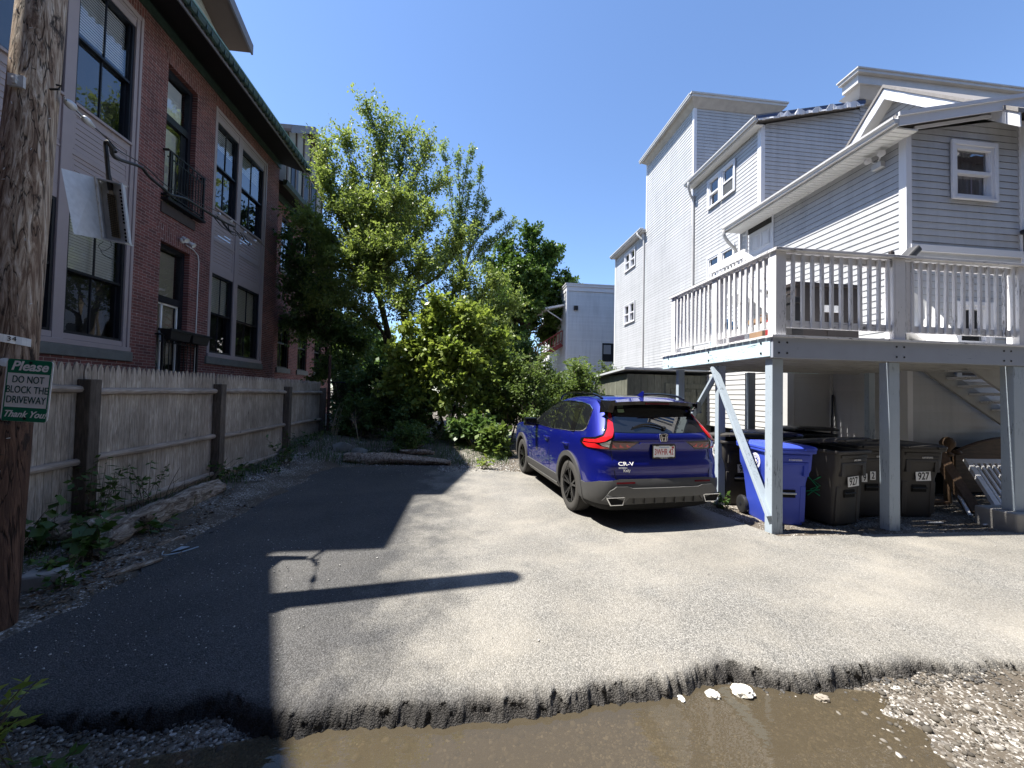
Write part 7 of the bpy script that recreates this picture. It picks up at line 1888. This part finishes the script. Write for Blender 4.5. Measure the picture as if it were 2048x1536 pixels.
# far row of trees closing the view
far = [(-14, 46, 9), (-9, 42, 8), (-4.5, 44, 9.5), (.5, 46, 8), (6, 48, 9), (12, 45, 8), (19, 48, 10), (-21, 50, 10)]
for i, (x, y, h) in enumerate(far):
    t_ = thing('background_tree', ['leafy tree far behind the brick building', 'far tree glimpsed beyond the gate', 'far tree behind the tall sapling', 'far tree behind the dark maple', 'far tree right of the maple', 'far tree hidden behind the white houses', 'far tree at the right of the row', 'leftmost far tree of the row'][i], 'tree', (x, y, 0), 0, 'trees far beyond the yard')
    broad_tree(t_, (x, y, 0), [(x-.8, y, h*.35), (x+.8, y, h*.4)], blob(x, y, h*.1, 3.6, 2.5, h, 22), MT['leaf_maple'] if i % 2 else MT['leaf_shrub'], 26, 14, .5, 2.4, (.5, 1.1), .25, .7, .2, .3, .3, .0)
# weeds along the fence, by the log and at the lower left corner
def weed(label, base, n, h, size, mat=None, spread=.12, width=.55, per=7, droop=.35, name='weed', group='weeds along the driveway edge'):
    t_ = thing(name, label, 'weed', base, 0, group); cr_ = Crown(); b = np.array(base, float)
    for i in range(n):
        a = rng.random()*6.28; tip = b+np.array([math.cos(a)*spread*(.4+rng.random()), math.sin(a)*spread*(.4+rng.random()), h*(.5+.6*rng.random())])
        s0 = b+rng.normal(size=3)*np.array([spread*.35, spread*.35, 0]); c = np.array([tuple(v) for v in catmull([s0-np.array([0, 0, .03]), (s0+tip)/2+np.array([0, 0, h*.12]), tip], 4)])
        cr_.wood.tube(c.tolist(), np.linspace(.004, .0018, len(c)).tolist(), 4, caps=False)
        P, T = on_curve(c, .2+.8*np.sort(rng.random(per))); D = unit(rng.normal(size=(per, 3))*np.array([1, 1, .3])+T*.3); cr_.add(*leaf_quads(P, D, size, width, .2, droop))
    cr_.finish(t_, mat or MT['leaf_weed'], MT['twig'], 'leaves', 'stem'); return t_
weed('heart leaved vine climbing the fence beside the utility pole', (-4.15, 4.25, .0), 16, .58, .11, None, .30, .85, 6, .5)
weed('tall weed against the first fence post', (-4.1, 4.9, .05), 14, .78, .09, None, .22, .5, 10)
weed('feathery green weed between log and fence', (-4.15, 5.55, .08), 12, .62, .07, None, .3, .4, 12)
weed('leafy weed growing in front of the forked log end', (-3.5, 4.15, .0), 14, .42, .11, None, .2, .8, 7, .5)
weed('rosette of long leaves on the road side of the log', (-3.38, 4.75, .02), 8, .26, .11, None, .16, .32, 8, .3)
weed('low green weeds beside the concrete block', (-3.42, 3.85, -.0), 14, .22, .07, None, .2, .7, 7)
weed('bright weed at the base of the pole and block', (-3.2, 3.55, -.02), 9, .18, .06, None, .14, .6, 7)
weed('weed tuft at the second fence post', (-4.05, 7.3, .08), 14, .36, .09, None, .3, .6, 8)
weed('tall weed spike by the gravel at the third fence post', (-3.75, 8.6, .06), 18, .60, .08, None, .26, .45, 11)
weed('small weed in the gravel before the third post', (-3.7, 7.9, .06), 9, .28, .07, None, .2, .5, 8)
weed('weedy clump at the end of the fence', (-3.85, 10.2, .15), 20, .5, .08, None, .45, .5, 10)
weed('nettle patch in front of the chain link gate', (-3.4, 11.6, .22), 24, .7, .09, None, .6, .5, 10)
weed('yellow green dandelion at the sunny gravel edge', (.37, 8.72, .0), 10, .24, .13, MT['leaf_yellow'], .15, .35, 6, .2)
weed('small weed at the foot of the middle deck post', (3.84, 5.62, .0), 9, .22, .08, None, .12, .45, 7)
weed('tuft of weeds on the bank behind the rotten log', (-1.6, 9.9, .18), 18, .3, .07, None, .5, .4, 9)
weed('leafy stems rising from the wet lower left corner', (-2.02, 1.93, -.08), 12, .5, .065, MT['leaf_yellow'], .16, .34, 11, .2)
weed('low green sprig among the dark stones in the corner', (-1.72, 1.95, -.1), 8, .16, .05, None, .12, .5, 7)
# thin dry stalks on the bank
for i, (x, y, h, dx, dy, lab) in enumerate(((-3.6, 11.2, 1.1, .15, .1, 'bare pale sapling stems before the gate'), (-2.9, 11.0, .9, -.2, .0, 'branched dry stalk left of the tall tree'), (-.9, 11.0, .8, .5, .1, 'long dry stem leaning right under the tree'), (-1.6, 10.9, .7, .9, .2, 'thin dry cane slanting across the dark gap'), (.2, 10.4, .7, -.35, .1, 'dry arching cane at the right of the bank'), (-4.0, 5.7, .5, .12, .35, 'bare dark twig leaning on the fence above the log'), (-3.95, 6.5, .5, .1, .4, 'bare twig at the thin end of the log'))):
    mb = MB()
    for k in range(5):
        p0 = Vector((x+U(-.08, .08), y+U(-.08, .08), float(ground_h(x, y))-.02)); e = p0+Vector((dx*U(.6, 1.2)+U(-.12, .12), dy+U(-.12, .12), h*U(.5, 1)))
        m_ = p0.lerp(e, .5)+Vector((U(-.06, .06), U(-.06, .06), U(.0, .08))); mb.tube(catmull([p0, m_, e], 4), [.006]*5+[.004]*3+[.002], 4)
        if k % 2: q = p0.lerp(e, .6); mb.tube([q, q+Vector((U(-.15, .15), U(-.1, .1), U(.05, .2)))], [.003, .001], 4)
    tag(mb.build('dry_stalk', MT['dry'] if i < 5 else MT['twig'], loc=(x, y, float(ground_h(x, y)))), lab, 'dry stalk')
# grass on the bank and along the edges
def grass(name, label, n, pos, h, mat):
    P = np.array([pos() for _ in range(n)]); z = ground_h(P[:, 0], P[:, 1])
    B = np.stack([P[:, 0], P[:, 1], z-.01], 1); a = rng.random(n)*6.28; l = h*(.4+.8*rng.random(n))
    lean = .55*rng.random(n); dx = np.stack([np.cos(a), np.sin(a), 0*a], 1); sd = np.stack([-np.sin(a), np.cos(a), 0*a], 1)*.0035
    M1 = B+dx*(l*lean*.3)[:, None]+np.array([0, 0, 1])*(l*.6)[:, None]; T_ = B+dx*(l*lean)[:, None]+np.array([0, 0, 1])*l[:, None]*.92
    V_ = np.stack([B-sd, B+sd, M1+sd*.8, M1-sd*.8, T_], 1).reshape(-1, 3); i0 = np.arange(n)*5
    F4 = np.stack([i0, i0+1, i0+2, i0+3], 1); o = np_mesh(name, V_, F4, mat)
    F3 = np.stack([i0+3, i0+2, i0+4, i0+4], 1)
    bm = bmesh.new(); bm.from_mesh(o.data); bm.verts.ensure_lookup_table()
    for k in i0: bm.faces.new((bm.verts[k+3], bm.verts[k+2], bm.verts[k+4]))
    bm.to_mesh(o.data); bm.free()
    return tag(o, label, 'grass', kind='stuff')
grass('bank_grass', 'short dark grass on the bank behind the driveway', 3800, lambda: (U(-3.6, 1.0), 9.1+abs(G(0, 1.0))), .16, MT['leaf_weed'])
grass('fence_grass', 'thin grass along the foot of the fence', 1500, lambda: (-4.2+abs(G(0, .25)), U(3.6, 12)), .15, MT['leaf_weed'])
# fallen leaves and chips beside the log
def chip():
    return (-3.25+G(0, .18), U(3.4, 6.6)) if random.random() < .7 else (U(-3.6, -2.9), U(3.2, 4.2))
P = np.array([chip() for _ in range(700)]); z = HGT(P[:, 0], P[:, 1])+.008
a = rng.random(len(P))*6.28
V_, F_ = leaf_quads(np.stack([P[:, 0], P[:, 1], z], 1), np.stack([np.cos(a), np.sin(a), .05+0*a], 1), .055, .35, .1, 0)
tag(np_mesh('bark_litter', V_, F_, M_leaf('brown_litter', (.05, .032, .02), (.13, .09, .06), .0)), 'brown bark chips and dead leaves along the log', 'litter', kind='stuff')
# rotten log with a forked end, stones
t = NT('rotten_wood'); v = t.coord(scale=(1, .22, 1)); g = t.noise(v, 20, 8, .68, 1.2)
cc = t.ramp(g, [(.3, (.05, .037, .028)), (.44, (.18, .135, .10)), (.56, (.36, .30, .24)), (.70, (.58, .53, .47))]); MT['log'] = t.fin(cc, .95, t.bump(g, 1.0, .05), .15)
def lumpy(mb, pts, rs, n=14, amp=.28, seed=0):
    c = catmull(pts, 7); rr = np.interp(np.linspace(0, 1, len(c)), np.linspace(0, 1, len(rs)), rs); b = len(mb.v)
    ph = [random.random()*6 for _ in range(6)]
    for i, p in enumerate(c):
        t_ = (c[min(i+1, len(c)-1)]-c[max(i-1, 0)]).normalized(); a_ = (Vector((0, 0, 1))-t_*t_.z).normalized(); b_ = t_.cross(a_)
        for j in range(n):
            an = 2*math.pi*j/n; r_ = rr[i]*(1+amp*(.5*math.sin(3*an+ph[0]+i*.12)+.3*math.sin(5*an+ph[1]-i*.2)+.35*math.sin(i*.7+ph[2]+an)+U(-.3, .3)))
            mb.v.append(tuple(p+(a_*math.cos(an)*.85+b_*math.sin(an))*r_))
    k = len(c)
    for i in range(k-1):
        for j in range(n): mb.f.append((b+i*n+j, b+i*n+(j+1) % n, b+(i+1)*n+(j+1) % n, b+(i+1)*n+j)); mb.m.append(0)
    mb.f.append(tuple(b+j for j in range(n))[::-1]); mb.m.append(0); mb.f.append(tuple(b+(k-1)*n+j for j in range(n))); mb.m.append(0)
lg = thing('rotten_log', 'rotten grey brown log with forked end lying along the fence', 'log', (-3.7, 5.3, 0))
mb = MB(); lumpy(mb, [(-3.50, 4.30, .09), (-3.60, 4.65, .13), (-3.68, 5.2, .13), (-3.74, 5.8, .13), (-3.76, 6.5, .16)], [.10, .165, .16, .15, .11], 18); mb.build('trunk', MT['log'], lg, smooth=True, angle=70)
mb = MB(); lumpy(mb, [(-3.66, 4.75, .18), (-3.84, 4.55, .17), (-4.08, 4.36, .17)], [.12, .11, .07], 12); mb.build('branch', MT['log'], lg, smooth=True, angle=70)
mb = MB(); lumpy(mb, [(-3.48, 4.75, .18), (-3.36, 4.66, .26)], [.07, .03], 8); mb.build('branch', MT['log'], lg, smooth=True, angle=70)
for i, (pts, rs, lab) in enumerate((([(-2.75, 9.45, .10), (-2.0, 9.3, .11), (-1.2, 9.2, .10), (-.35, 9.08, .06)], [.13, .15, .13, .06], 'mossy rotten log at the back edge of the asphalt'), ([(-1.55, 9.55, .25), (-1.0, 9.45, .25), (-.75, 9.4, .24)], [.06, .075, .04], 'short broken limb lying on the mossy log'))):
    mb = MB(); lumpy(mb, pts, rs, 14); tag(mb.build('log', MT['log'], loc=pts[0], smooth=True, angle=70), lab, 'log')
mb = MB(); mb.ico((-2.95, 9.9, .22), .23, .18, 2, (1.1, .8, .9)); tag(mb.build('boulder', MT['stone'], loc=(-2.95, 9.9, .1), smooth=True), 'rough grey boulder at the left end of the bank', 'boulder')
mb = MB(); mb.ico((-2.55, 9.8, .17), .16, .18, 2, (1.2, .8, .8)); tag(mb.build('boulder', MT['stone'], loc=(-2.55, 9.8, .1), smooth=True), 'smaller boulder right of the rough grey one', 'boulder')
mb = MB(); mb.ob((-3.40, 3.66, .05), (.12, .04, 0), (-.04, .10, 0), (0, 0, .08)); tag(mb.build('concrete_block', MT['concrete'], loc=(-3.33, 3.62, 0), bevel=.02), 'pale concrete block half hidden behind the utility pole', 'block')
for (x, y, L_, a, lab) in ((-3.05, 3.75, .42, 62, 'long flat piece of bark lying beside the asphalt'), (-3.3, 4.05, .35, 50, 'curled bark slab near the forked log end'), (-3.15, 4.45, .3, 70, 'splintered bark strip next to the log')):
    mb = MB(); d_ = Vector((math.cos(R(a)), math.sin(R(a)), 0)); mb.tube(catmull([Vector((x, y, .02)), Vector((x, y, .035))+d_*L_*.5, Vector((x, y, .02))+d_*L_], 4), [.03, .045, .05, .048, .05, .045, .04, .035, .02], 6)
    mb.v = [(p[0], p[1], .012+(p[2]-.012)*.45) for p in mb.v]; tag(mb.build('bark_slab', MT['log'], loc=(x, y, 0)), lab, 'bark')
mb = MB(); mb.tube(catmull([(-2.98, 4.32, .01), (-2.9, 4.2, .02), (-2.8, 4.28, .012), (-2.72, 4.42, .012)], 6), .006, 6); mb.add([(-2.9, 4.3, .012), (-2.83, 4.33, .02), (-2.80, 4.42, .016), (-2.88, 4.42, .022)], [(0, 1, 2, 3)]); tag(mb.build('crumpled_bag', M_plain('pale_blue_plastic', (.28, .36, .42), .3), loc=(-2.85, 4.33, 0)), 'scrap of pale blue plastic at the asphalt edge by the log', 'litter')
